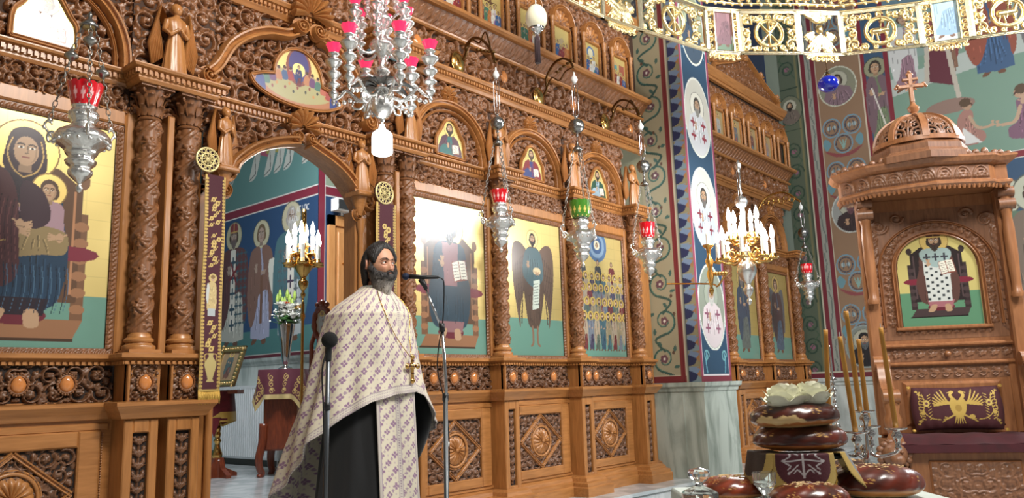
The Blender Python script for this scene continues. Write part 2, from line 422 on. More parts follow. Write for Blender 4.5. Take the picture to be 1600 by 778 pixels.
# ------------------------------------------------------------------ relief carving (height fields turned into real geometry)
class Carve:
    def __init__(s, w, h, res):
        s.w, s.h, s.res = w, h, res
        s.nx, s.ny = int(round(w/res))+1, int(round(h/res))+1
        s.H = np.zeros((s.ny, s.nx)); s.x = np.linspace(0, w, s.nx); s.y = np.linspace(0, h, s.ny)
    def win(s, x0, y0, x1, y1):
        i0, i1 = np.searchsorted(s.x, [x0, x1]); j0, j1 = np.searchsorted(s.y, [y0, y1])
        if i1 <= i0 or j1 <= j0: return None
        X, Y = np.meshgrid(s.x[i0:i1], s.y[j0:j1]); return (slice(j0, j1), slice(i0, i1)), X, Y
    def put(s, sl, val): s.H[sl] = np.maximum(s.H[sl], val)
    def tube(s, pts, w0, w1, h0, h1=None, ridge=False):
        pts = np.asarray(pts, float); h1 = h0 if h1 is None else h1; m = max(w0, w1)
        q = s.win(pts[:, 0].min()-m, pts[:, 1].min()-m, pts[:, 0].max()+m, pts[:, 1].max()+m)
        if q is None: return
        sl, X, Y = q; n = len(pts)-1; best = np.full(X.shape, -1.0)
        for i in range(n):
            a, b = pts[i], pts[i+1]; d = b-a; L2 = d@d+1e-12
            t = np.clip(((X-a[0])*d[0]+(Y-a[1])*d[1])/L2, 0, 1)
            dd = np.hypot(X-a[0]-t*d[0], Y-a[1]-t*d[1]); g = (i+t)/n
            w = w0+(w1-w0)*g; hh = h0+(h1-h0)*g; e = 1-(dd/w)**2
            val = np.where(e > 0, hh*np.sqrt(np.maximum(e, 0)), -1)
            if ridge: val = np.where(e > 0, val*(1-.35*np.exp(-(dd/(w*.28))**2)), -1)
            best = np.maximum(best, val)
        s.put(sl, best)
    def leaf(s, x, y, a, L, Wd, h, lobes=3):
        m = L*1.05; q = s.win(x-m, y-m, x+m, y+m)
        if q is None: return
        sl, X, Y = q; c, sn = math.cos(a), math.sin(a)
        u = ((X-x)*c+(Y-y)*sn)/L; t = -(X-x)*sn+(Y-y)*c
        uu = np.clip(u, 0, 1); ww = Wd*np.sin(PI*uu**.75)*(1+.28*np.sin(uu*2*PI*lobes+.6))*.9+1e-6
        e = 1-(t/ww)**2; ok = (u > 0) & (u < 1) & (e > 0)
        val = h*(.45+.55*np.sqrt(np.maximum(e, 0)))*(1-.4*np.exp(-(t/(.13*Wd))**2))*(1-.25*uu)
        s.put(sl, np.where(ok, val, -1))
    def rosette(s, x, y, R, n, h, a0=0):
        q = s.win(x-R, y-R, x+R, y+R)
        if q is None: return
        sl, X, Y = q; r = np.hypot(X-x, Y-y); th = np.arctan2(Y-y, X-x)+a0
        pe = np.abs(np.cos(n*th/2)); ed = R*(.72+.28*pe); e = 1-(r/ed)**2
        val = h*(.35+.65*pe**.7)*np.sqrt(np.maximum(e, 0))**.6
        val = np.maximum(val, np.where(r < .25*R, h*1.15*np.sqrt(np.maximum(1-(r/(.25*R))**2, 0)), -1))
        s.put(sl, np.where(e > 0, val, -1))
    def dome(s, x, y, rx, ry, h):
        q = s.win(x-rx, y-ry, x+rx, y+ry)
        if q is None: return
        sl, X, Y = q; e = 1-((X-x)/rx)**2-((Y-y)/ry)**2
        s.put(sl, np.where(e > 0, h*np.sqrt(np.maximum(e, 0)), -1))
    def spiral(s, x, y, R, d, a0, w, h, turns=1.35):
        t = np.linspace(0, 1, 22); r = R*(1-.80*t); a = a0+d*2*PI*turns*t
        s.tube(np.stack([x+r*np.cos(a), y+r*np.sin(a)], 1), w, w*.6, h, h*.8)
    def scroll_cell(s, x, y, R, rng, h, dense=True):
        d = 1 if rng.random() < .5 else -1; a0 = rng.uniform(0, 2*PI)
        for k in range(7):
            a = a0+2*PI*k/7+rng.uniform(-.2, .2)
            s.leaf(x+R*.72*math.cos(a), y+R*.72*math.sin(a), a+d*.9, R*.68, R*.22, h*rng.uniform(.45, .8))
        s.spiral(x, y, R*.82, d, a0, R*.10, h*.9)
        k = rng.integers(0, 3)
        if k == 0: s.rosette(x, y, R*.40, 5, h, a0)
        elif k == 1:
            for j in range(5): s.leaf(x, y, a0+j*2*PI/5, R*.45, R*.15, h*.95, 2)
        else:
            for j in range(7):
                q = (j % 3-1, j//3-1); s.dome(x+q[0]*R*.17, y-q[1]*R*.17, R*.11, R*.11, h)
    def field(s, cell, h, seed=0, mirror=True):
        rng = np.random.default_rng(seed); ry = cell*.86; rows = max(1, int(round(s.h/ry)))
        W2 = s.w/2 if mirror else s.w; cols = max(1, int(round(W2/cell)))
        R = max(W2/cols, s.h/rows)*.60
        for j in range(rows):
            for i in range(cols+(0 if mirror else 1)):
                x = (i+.5+(.25 if j % 2 else -.0))*W2/cols; y = (j+.5)*s.h/rows
                s.scroll_cell(x+rng.uniform(-.06, .06)*cell, y+rng.uniform(-.06, .06)*cell, R, rng, h)
        if mirror: s.H = np.maximum(s.H, 0); n = s.nx; s.H[:, n-n//2:] = s.H[:, :n//2][:, ::-1]
        return s
    def border(s, b, h):
        s.H[:b] = h; s.H[-b:] = h; s.H[:, :b] = h; s.H[:, -b:] = h; return s
    def mesh(s, name, mat, parent, o, u=(1, 0, 0), v=(0, 0, 1), w=(0, -1, 0), cut=None, mask=None, fn=None):
        X, Y = np.meshgrid(s.x, s.y)
        o, u, v, w = [np.array(q, float) for q in (o, u, v, w)]
        P = fn(X, Y, s.H) if fn else o+X[..., None]*u+Y[..., None]*v+s.H[..., None]*w
        keep = np.ones((s.ny-1, s.nx-1), bool)
        if cut is not None:
            m = np.maximum.reduce([s.H[:-1, :-1], s.H[1:, :-1], s.H[:-1, 1:], s.H[1:, 1:]]); keep &= m > cut
        if mask is not None:
            Xc, Yc = X[:-1, :-1]+s.res/2, Y[:-1, :-1]+s.res/2; keep &= mask(Xc, Yc)
        return grid_mesh(name, P, None, keep, mat, parent, True)
# ------------------------------------------------------------------ painter: colour pattern of icons, murals and embroidery, stored per vertex
GOLD = (236, 204, 120)
class Paint:
    def __init__(s, w, h, res, base, m=0.0):
        s.w, s.h = w, h; s.nx = max(2, int(round(w/res))+1); s.ny = max(2, int(round(h/res))+1)
        s.A = np.zeros((s.ny, s.nx, 4)); s.A[..., :3] = base; s.A[..., 3] = m
        s.x = np.linspace(0, w, s.nx); s.y = np.linspace(0, h, s.ny); s.clip = None; s.dim = .94; s.tx = s.ty = 0.0; s.fx = 1
    def _apply(s, sl, mask, col, m, X, Y):
        if s.clip is not None:
            cx, cy, rx, ry = s.clip; mask = mask & (((X-cx)/rx)**2+((Y-cy)/ry)**2 < 1)
        a = s.A[sl]; a[mask, :3] = col; a[mask, 3] = m
    def win(s, x0, y0, x1, y1):
        i0, i1 = np.searchsorted(s.x, [x0, x1]); j0, j1 = np.searchsorted(s.y, [y0, y1])
        if i1 <= i0 or j1 <= j0: return None
        X, Y = np.meshgrid(s.x[i0:i1], s.y[j0:j1]); return (slice(j0, j1), slice(i0, i1)), X, Y
    def poly(s, pts, col, m=0.0, sm=False):
        p = smooth_pts(pts, True, 4) if sm else np.array(pts, float)
        q = s.win(p[:, 0].min(), p[:, 1].min(), p[:, 0].max()+1e-9, p[:, 1].max()+1e-9)
        if q is None: return
        sl, X, Y = q; ins = np.zeros(X.shape, bool); n = len(p)
        for i in range(n):
            (x0, y0), (x1, y1) = p[i], p[(i+1) % n]
            if y0 == y1: continue
            c = ((y0 > Y) != (y1 > Y)) & (X < (x1-x0)*(Y-y0)/(y1-y0)+x0)
            ins ^= c
        s._apply(sl, ins, col, m, X, Y)
    def rect(s, x0, y0, x1, y1, col, m=0.0): s.poly([(x0, y0), (x1, y0), (x1, y1), (x0, y1)], col, m)
    def ell(s, cx, cy, rx, ry, col, m=0.0, ring=None):
        q = s.win(cx-rx, cy-ry, cx+rx, cy+ry)
        if q is None: return
        sl, X, Y = q; d = ((X-cx)/rx)**2+((Y-cy)/ry)**2; mk = d < 1
        if ring is not None: mk &= d > (1-ring/min(rx, ry))**2
        s._apply(sl, mk, col, m, X, Y)
    def line(s, pts, w, col, m=0.0, sm=False, w2=None):
        p = smooth_pts(pts, False, 5) if sm else np.array(pts, float); w2 = w if w2 is None else w2; mw = max(w, w2)
        q = s.win(p[:, 0].min()-mw, p[:, 1].min()-mw, p[:, 0].max()+mw, p[:, 1].max()+mw)
        if q is None: return
        sl, X, Y = q; ins = np.zeros(X.shape, bool); n = len(p)-1
        for i in range(n):
            a, b = p[i], p[i+1]; d = b-a; L2 = d@d+1e-12
            t = np.clip(((X-a[0])*d[0]+(Y-a[1])*d[1])/L2, 0, 1)
            ww = (w+(w2-w)*(i+t)/n)/2
            ins |= np.hypot(X-a[0]-t*d[0], Y-a[1]-t*d[1]) < ww
        s._apply(sl, ins, col, m, X, Y)
    def mesh(s, name, mat, parent, o, u=(1, 0, 0), v=(0, 0, 1), mask=None, fn=None, w=None, relief=None):
        X, Y = np.meshgrid(s.x, s.y)
        if fn: P = fn(X, Y)
        else:
            o, u, v = [np.array(q, float) for q in (o, u, v)]; P = o+X[..., None]*u+Y[..., None]*v
        keep = None
        if mask is not None:
            keep = mask(X[:-1, :-1]+s.w/(s.nx-1)/2, Y[:-1, :-1]+s.h/(s.ny-1)/2)
        A = s.A.copy(); g = A[..., :3].mean(-1, keepdims=True); q = .72+.28*A[..., 3:4]; A[..., :3] = (g+(A[..., :3]-g)*q)*s.dim
        return grid_mesh(name, P, A, keep, mat, parent, True)

def dk(c, f): return tuple(max(0, min(255, v*f)) for v in c)
SKIN = (196, 148, 104)

def p_face(P, x, y, r, hair=(70, 48, 34), beard=None, skin=SKIN, hood=None, halo=None, hm=.9, hr=1.75, line=(60, 36, 26), cap=None, look=0):
    """x,y centre of the head, r half height"""
    if halo is not None:
        P.ell(x, y, r*hr, r*hr, halo, hm); P.ell(x, y, r*hr, r*hr, dk(halo, .55), 0, ring=r*.10)
    if hood is not None:
        P.poly([(x-r*1.0, y-r*1.3), (x-r*1.02, y+r*.2), (x-r*.75, y+r*1.05), (x, y+r*1.35), (x+r*.75, y+r*1.05), (x+r*1.02, y+r*.2), (x+r*1.0, y-r*1.3)], hood, sm=True)
    else:
        P.ell(x, y+r*.22, r*.86, r*1.0, hair)
        P.poly([(x-r*.86, y+r*.2), (x-r*.8, y-r*.7), (x, y-r*.9), (x+r*.8, y-r*.7), (x+r*.86, y+r*.2)], hair, sm=True)
    P.poly([(x-r*.28, y-r*.5), (x+r*.28, y-r*.5), (x+r*.36, y-r*1.35), (x-r*.36, y-r*1.35)], dk(skin, .82))
    P.ell(x+look*r*.1, y-r*.08, r*.64, r*.86, skin)
    P.ell(x+look*r*.1+r*.30, y-r*.15, r*.26, r*.55, dk(skin, .84))
    P.ell(x+look*r*.1+r*.06, y-r*.1, r*.42, r*.70, skin)
    if beard is not None:
        P.poly([(x-r*.66, y-r*.05), (x-r*.40, y-r*.38), (x, y-r*.30), (x+r*.40, y-r*.38), (x+r*.66, y-r*.05), (x+r*.52, y-r*.95), (x+r*.1, y-r*1.5), (x-r*.1, y-r*1.5), (x-r*.52, y-r*.95)], beard, sm=True)
        for k in (-.28, 0, .28): P.line([(x+k*r, y-r*.55), (x+k*r*.5, y-r*1.3)], r*.06, dk(beard, .75))
    dx = look*r*.12+x
    for e in (-1, 1):
        P.line([(dx+e*r*.12, y+r*.28), (dx+e*r*.32, y+r*.34), (dx+e*r*.48, y+r*.24)], r*.09, line)
        P.ell(dx+e*r*.29, y+r*.10, r*.15, r*.075, (235, 225, 205)); P.ell(dx+e*r*.29, y+r*.10, r*.075, r*.08, line)
    P.line([(dx+r*.05, y+r*.2), (dx+r*.09, y-r*.2), (dx-r*.06, y-r*.24)], r*.07, dk(skin, .62))
    P.line([(dx-r*.17, y-r*.46), (dx+r*.17, y-r*.46)], r*.09, (150, 70, 56))
    if cap is not None:
        P.poly([(x-r*.72, y+r*.48), (x-r*.8, y+r*1.2), (x-r*.4, y+r*1.55), (x+r*.4, y+r*1.55), (x+r*.8, y+r*1.2), (x+r*.72, y+r*.48)], cap, sm=True)
        P.line([(x-r*.72, y+r*.55), (x+r*.72, y+r*.55)], r*.13, (220, 180, 90), .6)
        P.line([(x, y+r*.6), (x, y+r*1.5)], r*.1, (220, 180, 90), .6)

def p_folds(P, x, yt, yb, wt, wb, col, n=5, seed=0, lt=1.28, dkf=.66, lw=None):
    rng = np.random.default_rng(seed); lw = lw or (wt+wb)*.035
    for k in range(n):
        f = -1+2*(k+.5)/n+rng.uniform(-.08, .08)
        y0 = yt+(yb-yt)*rng.uniform(0, .35); y1 = yt+(yb-yt)*rng.uniform(.65, 1)
        xm = x+f*(wt+wb)*.5*rng.uniform(.75, 1.0)
        P.line([(x+f*wt*.8, y0), (xm, (y0+y1)/2), (x+f*wb*.92, y1)], lw, dk(col, dkf), sm=True, w2=lw*.4)
        P.line([(x+f*wt*.8+lw*1.3, y0), (xm+lw*1.4, (y0+y1)/2), (x+f*wb*.92+lw*1.2, y1)], lw*.8, dk(col, lt), sm=True, w2=lw*.2)

def p_hand(P, x, y, r, skin=SKIN, up=True, d=1):
    P.ell(x, y, r*.5, r*.62, skin)
    for k in range(4):
        a = PI/2+(k-1.5)*.22 if up else (0 if d > 0 else PI)+(k-1.5)*.22
        P.line([(x, y), (x+math.cos(a)*r*1.35, y+math.sin(a)*r*1.35)], r*.22, skin)
    P.line([(x, y), (x-d*r*.8, y+r*.5)], r*.22, skin)
    P.line([(x-r*.3, y-r*.3), (x+r*.3, y-r*.3)], r*.1, dk(skin, .7))

def p_book(P, x, y, w, h, tilt=0.15, cover=(150, 60, 40), page=(236, 230, 206)):
    q = lambda a, b: (x+a*w*math.cos(tilt)-b*h*math.sin(tilt), y+a*w*math.sin(tilt)+b*h*math.cos(tilt))
    P.poly([q(-.55, -.55), q(.55, -.55), q(.55, .55), q(-.55, .55)], cover)
    P.poly([q(-.5, -.5), q(-.03, -.44), q(-.03, .56), q(-.5, .5)], page); P.poly([q(.03, -.44), q(.5, -.5), q(.5, .5), q(.03, .56)], page)
    for s in (-.27, .27):
        for k in range(5): P.line([q(s-.16, .36-k*.17), q(s+.16, .36-k*.17)], h*.035, (90, 70, 60))

def p_saint(P, x, y, h, robe, cloak, halo=GOLD, hm=.9, hair=(80, 54, 36), beard=None, seed=0, prop='none', hood=None, cap=None, wide=1.0, ground=None, lean=0.0, hr=1.75, feet=True, cross=None, skin=SKIN):
    """standing figure; x centre, y feet, h height to top of head"""
    u = h/7.6; W = wide
    hx = x+lean*u
    if halo is not None: P.ell(hx, y+7.0*u, .55*u*hr, .55*u*hr, halo, hm); P.ell(hx, y+7.0*u, .55*u*hr, .55*u*hr, dk(halo, .5), 0, ring=.06*u)
    # feet
    if feet:
        for e in (-1, 1): P.poly([(x+e*.42*u-.22*u, y+.35*u), (x+e*.42*u+.22*u, y+.35*u), (x+e*.62*u+.12*u, y), (x+e*.62*u-.3*u, y-.06*u)], (120, 74, 48), sm=True)
    # under robe
    P.poly([(hx-.75*u*W, y+6.1*u), (hx+.75*u*W, y+6.1*u), (x+1.0*u*W, y+4*u), (x+1.05*u*W, y+.35*u), (x+.2*u, y+.2*u), (x-.9*u*W, y+.35*u), (x-.95*u*W, y+4*u)], robe)
    p_folds(P, x, y+3.8*u, y+.4*u, .7*u*W, .95*u*W, robe, 6, seed)
    # cloak
    P.poly([(hx-.35*u, y+6.25*u), (hx-1.05*u*W, y+5.9*u), (x-1.3*u*W, y+4.6*u), (x-1.35*u*W, y+2.6*u), (x-1.0*u*W, y+1.1*u), (x-.55*u*W, y+1.5*u), (x-.1*u, y+3.4*u), (x+.1*u, y+4.6*u), (hx-.05*u, y+5.9*u)], cloak, sm=True)
    P.poly([(hx+.35*u, y+6.25*u), (hx+1.05*u*W, y+5.9*u), (x+1.35*u*W, y+4.5*u), (x+1.3*u*W, y+2.2*u), (x+1.0*u*W, y+1.3*u), (x+.75*u*W, y+3.3*u), (x-.5*u, y+3.0*u), (x+.3*u, y+4.6*u), (hx+.1*u, y+5.9*u)], cloak, sm=True)
    p_folds(P, x-.8*u*W, y+5.6*u, y+1.6*u, .35*u, .4*u, cloak, 3, seed+1)
    p_folds(P, x+.85*u*W, y+5.6*u, y+1.8*u, .35*u, .4*u, cloak, 3, seed+2)
    if cross is not None:
        P.poly([(hx-.3*u, y+6.1*u), (hx+.3*u, y+6.1*u), (x+.33*u, y+.9*u), (x-.27*u, y+.9*u)], (228, 222, 206))
        for k in range(5):
            yy = y+(5.3-k*1.0)*u
            P.line([(x, yy-.3*u), (x, yy+.3*u)], .16*u, cross); P.line([(x-.24*u, yy), (x+.24*u, yy)], .16*u, cross)
    p_face(P, hx, y+7.0*u, .55*u, hair, beard, skin, hood=hood, cap=cap)
    p_hand(P, x-.5*u, y+4.7*u, .30*u, skin)
    if prop == 'book': p_book(P, x+.45*u, y+4.5*u, 1.0*u, .9*u, .1)
    elif prop == 'scroll':
        P.poly([(x+.1*u, y+4.6*u), (x+1.15*u, y+4.8*u), (x+1.3*u, y+3.0*u), (x+.3*u, y+2.7*u)], (232, 230, 214))
        for k in range(7): P.line([(x+.3*u, y+(4.4-k*.22)*u), (x+1.1*u, y+(4.5-k*.22)*u)], .05*u, (90, 80, 80))
    elif prop == 'cross':
        P.line([(x+.5*u, y+3.9*u), (x+.5*u, y+5.6*u)], .1*u, (220, 190, 120)); P.line([(x+.25*u, y+5.2*u), (x+.75*u, y+5.2*u)], .1*u, (220, 190, 120))
        p_hand(P, x+.5*u, y+4.2*u, .25*u, skin)
    else: p_hand(P, x+.4*u, y+4.5*u, .27*u, skin, False, -1)

def p_enthroned(P, x, y, h, robe, cloak, beard, hair, child=False, hood=None, cap=None, vest=None, throne=(132, 84, 50), halo=GOLD):
    u = h/6.4
    # throne
    P.rect(x-2.0*u, y+.3*u, x-1.6*u, y+3.9*u, throne); P.rect(x+1.6*u, y+.3*u, x+2.0*u, y+3.9*u, throne)
    P.poly([(x-1.8*u, y+4.7*u), (x-1.0*u, y+5.3*u), (x+1.0*u, y+5.3*u), (x+1.8*u, y+4.7*u), (x+1.75*u, y+.9*u), (x-1.75*u, y+.9*u)], dk(throne, .8))
    for e in (-1, 1):
        P.ell(x+e*1.8*u, y+5.0*u, .2*u, .28*u, throne)
        for k in range(6): P.ell(x+e*1.8*u, y+(.7+k*.55)*u, .24*u, .16*u, dk(throne, 1.3))
        P.line([(x+e*1.55*u, y+1.2*u), (x+e*1.55*u, y+4.6*u)], .06*u, dk(throne, 1.5))
    P.poly([(x-2.1*u, y-.3*u), (x+1.7*u, y-.3*u), (x+2.0*u, y+.35*u), (x-1.7*u, y+.35*u)], dk(throne, 1.25)); P.line([(x-2.1*u, y-.3*u), (x+1.7*u, y-.3*u)], .1*u, dk(throne, .6))
    P.poly([(x-1.9*u, y+2.3*u), (x-1.95*u, y+2.75*u), (x+1.95*u, y+2.75*u), (x+1.9*u, y+2.3*u)], (140, 30, 50), sm=True)
    P.ell(x, y+.45*u, .9*u, .3*u, (120, 30, 44))
    P.ell(x, y+5.75*u, 1.0*u, 1.0*u, halo, .9); P.ell(x, y+5.75*u, 1.0*u, 1.0*u, (150, 110, 50), 0, ring=.05*u)
    # lap, legs, torso
    P.poly([(x-1.0*u, y+4.8*u), (x-1.25*u, y+3.4*u), (x-1.5*u, y+2.4*u), (x-1.25*u, y+.9*u), (x-.2*u, y+.6*u), (x+1.1*u, y+.8*u), (x+1.45*u, y+2.4*u), (x+1.25*u, y+3.5*u), (x+1.0*u, y+4.8*u), (x, y+5.1*u)], cloak, sm=True)
    P.poly([(x-.55*u, y+5.0*u), (x-.4*u, y+2.8*u), (x+.5*u, y+2.8*u), (x+.6*u, y+5.0*u)], robe)
    P.poly([(x-.9*u, y+1.0*u), (x-.75*u, y+.45*u), (x+.8*u, y+.45*u), (x+.95*u, y+1.0*u)], robe)
    p_folds(P, x-.6*u, y+2.6*u, y+.9*u, .5*u, .5*u, cloak, 4, 3); p_folds(P, x+.6*u, y+2.6*u, y+.9*u, .5*u, .45*u, cloak, 4, 4)
    p_folds(P, x, y+4.8*u, y+3.0*u, .35*u, .35*u, robe, 3, 5); p_folds(P, x-.95*u, y+4.6*u, y+3.0*u, .2*u, .3*u, cloak, 2, 6); p_folds(P, x+.95*u, y+4.6*u, y+3.0*u, .2*u, .3*u, cloak, 2, 7)
    for e in (-1, 1): P.poly([(x+e*.45*u-.18*u, y+.6*u), (x+e*.45*u+.18*u, y+.6*u), (x+e*.6*u+.1*u, y+.12*u), (x+e*.6*u-.3*u, y+.1*u)], SKIN, sm=True)
    if vest is not None:
        P.poly([(x-.95*u, y+4.8*u), (x-.8*u, y+.9*u), (x+.8*u, y+.9*u), (x+.95*u, y+4.8*u)], (206, 210, 200))
        for i in range(14):
            for j in range(5):
                if (i+j) % 2 == 0: P.rect(x+(j-2.5)*.33*u, y+(1.0+i*.27)*u, x+(j-2.5)*.33*u+.2*u, y+(1.17+i*.27)*u, vest)
        P.poly([(x-.85*u, y+5.1*u), (x-1.0*u, y+4.3*u), (x, y+3.6*u), (x+1.0*u, y+4.3*u), (x+.85*u, y+5.1*u)], (150, 178, 172), sm=True)
        for e in (-.6, 0, .6): P.line([(x+e*u, y+4.2*u), (x+e*u, y+4.7*u)], .12*u, (60, 60, 70)); P.line([(x+e*u-.2*u, y+4.45*u), (x+e*u+.2*u, y+4.45*u)], .12*u, (60, 60, 70))
    p_face(P, x, y+5.75*u, .56*u, hair, beard, hood=hood, cap=cap)
    if child:
        cx, cy = x+.75*u, y+3.0*u
        P.ell(cx, cy+1.55*u, .55*u, .55*u, GOLD, .9); P.ell(cx, cy+1.55*u, .55*u, .55*u, (150, 110, 50), 0, ring=.04*u)
        P.poly([(cx-.35*u, cy+1.1*u), (cx-.5*u, cy+.3*u), (cx-.6*u, cy-.2*u), (cx+.5*u, cy-.3*u), (cx+.5*u, cy+.4*u), (cx+.4*u, cy+1.1*u)], (170, 128, 140), sm=True)
        P.poly([(cx-.5*u, cy+.3*u), (cx-1.1*u, cy-.3*u), (cx-1.15*u, cy-.75*u), (cx-.1*u, cy-.6*u), (cx+.6*u, cy-.5*u), (cx+.55*u, cy+.2*u)], (152, 124, 72), sm=True)
        p_folds(P, cx-.3*u, cy+.1*u, cy-.6*u, .4*u, .6*u, (152, 124, 72), 4, 9)
        p_face(P, cx, cy+1.5*u, .32*u, (90, 60, 40)); p_hand(P, cx-.75*u, cy+.9*u, .18*u); P.line([(cx-.35*u, cy+.8*u), (cx-.75*u, cy+.8*u)], .2*u, (170, 128, 140))
        p_hand(P, x-.15*u, y+3.1*u, .30*u, up=False); p_hand(P, x+1.15*u, y+3.0*u, .25*u, up=False, d=-1)
    else:
        p_hand(P, x-.55*u, y+3.9*u, .28*u); p_book(P, x+.7*u, y+3.6*u, .95*u, .95*u, .18)

def p_bust(P, cx, cy, rx, ry, bg, robe, hair=(60, 48, 40), beard=(70, 60, 54), hood=None, ring=(216, 210, 190), halo=(176, 176, 150), sc=1.0, hand=True, robe2=None, crosses=None, sx=None, m=0.0):
    P.ell(cx, cy, rx, ry, ring, m); P.ell(cx, cy, rx*.94, ry*.95, bg)
    P.clip = (cx, cy, rx*.93, ry*.94); r = min(rx, ry)*.27*sc; hy = cy+ry*.28
    P.ell(cx, hy, r*1.9, r*1.9, halo); P.ell(cx, hy, r*1.9, r*1.9, dk(halo, .6), ring=r*.1)
    P.poly([(cx-r*.6, hy-r*.9), (cx-r*2.1, hy-r*1.6), (cx-r*2.7, hy-r*3.4), (cx-r*2.9, hy-r*8), (cx+r*2.9, hy-r*8), (cx+r*2.7, hy-r*3.4), (cx+r*2.1, hy-r*1.6), (cx+r*.6, hy-r*.9)], robe, sm=False)
    p_folds(P, cx, hy-r*1.8, hy-r*5, r*1.6, r*2.2, robe, 6, int(cx*100) % 17)
    if robe2 is not None: P.poly([(cx-r*.5, hy-r*1.0), (cx+r*.5, hy-r*1.0), (cx+r*.7, hy-r*8), (cx-r*.7, hy-r*8)], robe2)
    if crosses is not None:
        for e in (-1.4, 1.4):
            for k in (2.4, 4.2):
                P.line([(cx+e*r, hy-r*(k-.5)), (cx+e*r, hy-r*(k+.5))], r*.3, crosses); P.line([(cx+e*r-r*.5, hy-r*k), (cx+e*r+r*.5, hy-r*k)], r*.3, crosses)
    p_face(P, cx, hy, r, hair, beard, hood=hood)
    if hand: p_hand(P, cx-r*.7, hy-r*3.0, r*.55)
    P.clip = None

def p_rinceau(P, x0, y0, x1, y1, n, col, wd, flower, leafc, horiz=False, seed=0, amp=.5):
    """alternating painted scrolls up a strip"""
    rng = np.random.default_rng(seed); H = y1-y0; W_ = x1-x0; cx = (x0+x1)/2
    for k in range(n):
        s = 1 if k % 2 else -1; cy = y0+(k+.5)*H/n; R = min(H/n*.46, W_*.40); c0 = cx+s*W_*.04
        t = np.linspace(0, 1, 26); a = -PI/2*s+s*t*2.5*PI+ (0 if s > 0 else PI); r = R*(1-.72*t)
        P.line(np.stack([c0+r*np.cos(a), cy+r*np.sin(a)], 1), wd, col, w2=wd*.5)
        P.line(np.stack([c0+r*.92*np.cos(a), cy+r*.92*np.sin(a)], 1), wd*.3, dk(col, 1.5), w2=wd*.2)
        P.line([(c0, cy-R), (cx-s*W_*.3, cy-H/n*.5), (cx, cy-H/n*.8)], wd, col, sm=True)
        for q in range(5):
            an = 2*PI*q/5; P.ell(c0+R*.2*math.cos(an), cy+R*.2*math.sin(an), R*.14, R*.14, flower)
        P.ell(c0, cy, R*.1, R*.1, (230, 220, 200))
        for e in (.3, 1.5, 2.7):
            an = e+s; lx, ly = c0+R*1.02*math.cos(an), cy+R*1.02*math.sin(an); dx, dy = math.cos(an+.9)*R*.5, math.sin(an+.9)*R*.5
            P.poly([(lx, ly), (lx+dx*.5-dy*.28, ly+dy*.5+dx*.28), (lx+dx, ly+dy), (lx+dx*.5+dy*.28, ly+dy*.5-dx*.28)], leafc, sm=True)

FONT = {'O': [[(0, 0), (0, 1), (.7, 1), (.7, 0), (0, 0)]], 'A': [[(0, 0), (.35, 1), (.7, 0)], [(.15, .35), (.55, .35)]], 'Γ': [[(0, 0), (0, 1), (.6, 1)]], 'I': [[(.3, 0), (.3, 1)]],
        'C': [[(.7, 1), (.1, .9), (0, .5), (.1, .1), (.7, 0)]], 'N': [[(0, 0), (0, 1), (.7, 0), (.7, 1)]], 'K': [[(0, 0), (0, 1)], [(.6, 1), (0, .45), (.65, 0)]], 'X': [[(0, 0), (.7, 1)], [(0, 1), (.7, 0)]],
        'H': [[(0, 0), (0, 1)], [(.7, 0), (.7, 1)], [(0, .5), (.7, .5)]], 'M': [[(0, 0), (0, 1), (.4, .3), (.8, 1), (.8, 0)]], 'P': [[(0, 0), (0, 1), (.6, 1), (.6, .5), (0, .5)]], 'T': [[(.35, 0), (.35, 1)], [(0, 1), (.7, 1)]],
        'Y': [[(.35, 0), (.35, .5), (0, 1)], [(.35, .5), (.7, 1)]], 'W': [[(0, .9), (0, .2), (.3, 0), (.4, .6), (.5, 0), (.8, .2), (.8, .9)]], 'E': [[(.6, 0), (0, 0), (0, 1), (.6, 1)], [(0, .5), (.5, .5)]], 'Δ': [[(0, 0), (.35, 1), (.7, 0), (0, 0)]],
        'Θ': [[(0, 0), (0, 1), (.7, 1), (.7, 0), (0, 0)], [(.2, .5), (.5, .5)]], 'Λ': [[(0, 0), (.35, 1), (.7, 0)]], ' ': []}
def p_text(P, x, y, h, s, col, sp=1.0, m=0.0):
    for ch in s:
        for st in FONT.get(ch, []): P.line([(x+a*h*.8, y+b*h) for a, b in st], h*.17, col, m)
        x += h*.85*sp
# ------------------------------------------------------------------ the setting: floors, walls
def struct(name, mb, mat, parent=None, smooth=False, label=None, cat=None):
    o = mb.build(name, mat, parent, smooth) if isinstance(mb, MB) else mb
    if parent is None: o['kind'] = 'structure'
    if label: o['label'] = label; o['category'] = cat
    return o

fl = MB()
fl.box(-3, -6, -.12, 11.75, 4.42, 0)
struct('floor', fl, 'floor', label='white marble floor of the nave', cat='floor')
# raised marble step with a rounded projection before the royal doors
step_path = [(-1.5, 3.75), (0.2, 3.7), (0.9, 3.3), (1.5, 2.75), (2.2, 2.5), (3.2, 2.5), (4.0, 2.8), (4.6, 3.35), (5.1, 3.75), (5.8, 3.98), (7.2, 3.9), (8.1, 3.8), (11.7, 3.75)]
stp = MB()
top = [(x, y, .15) for x, y in step_path]+[(11.7, 12.5, .15), (-1.5, 12.5, .15)]
bot = [(x, y, 0.0) for x, y in step_path]
edge = [tuple(q)+(.15,) for q in offset_path(step_path, .02)]; edge2 = [tuple(q)+(.12,) for q in offset_path(step_path, .02)]; e3 = [(x, y, .12) for x, y in step_path]
n0 = len(step_path)
stp.add(top, [tuple(range(len(top)))])
stp.grid([[(x, y, .15) for x, y in step_path], edge, edge2, e3, bot])
struct('floor', stp, 'floor', label='white marble raised step in front of the carved icon screen', cat='floor')

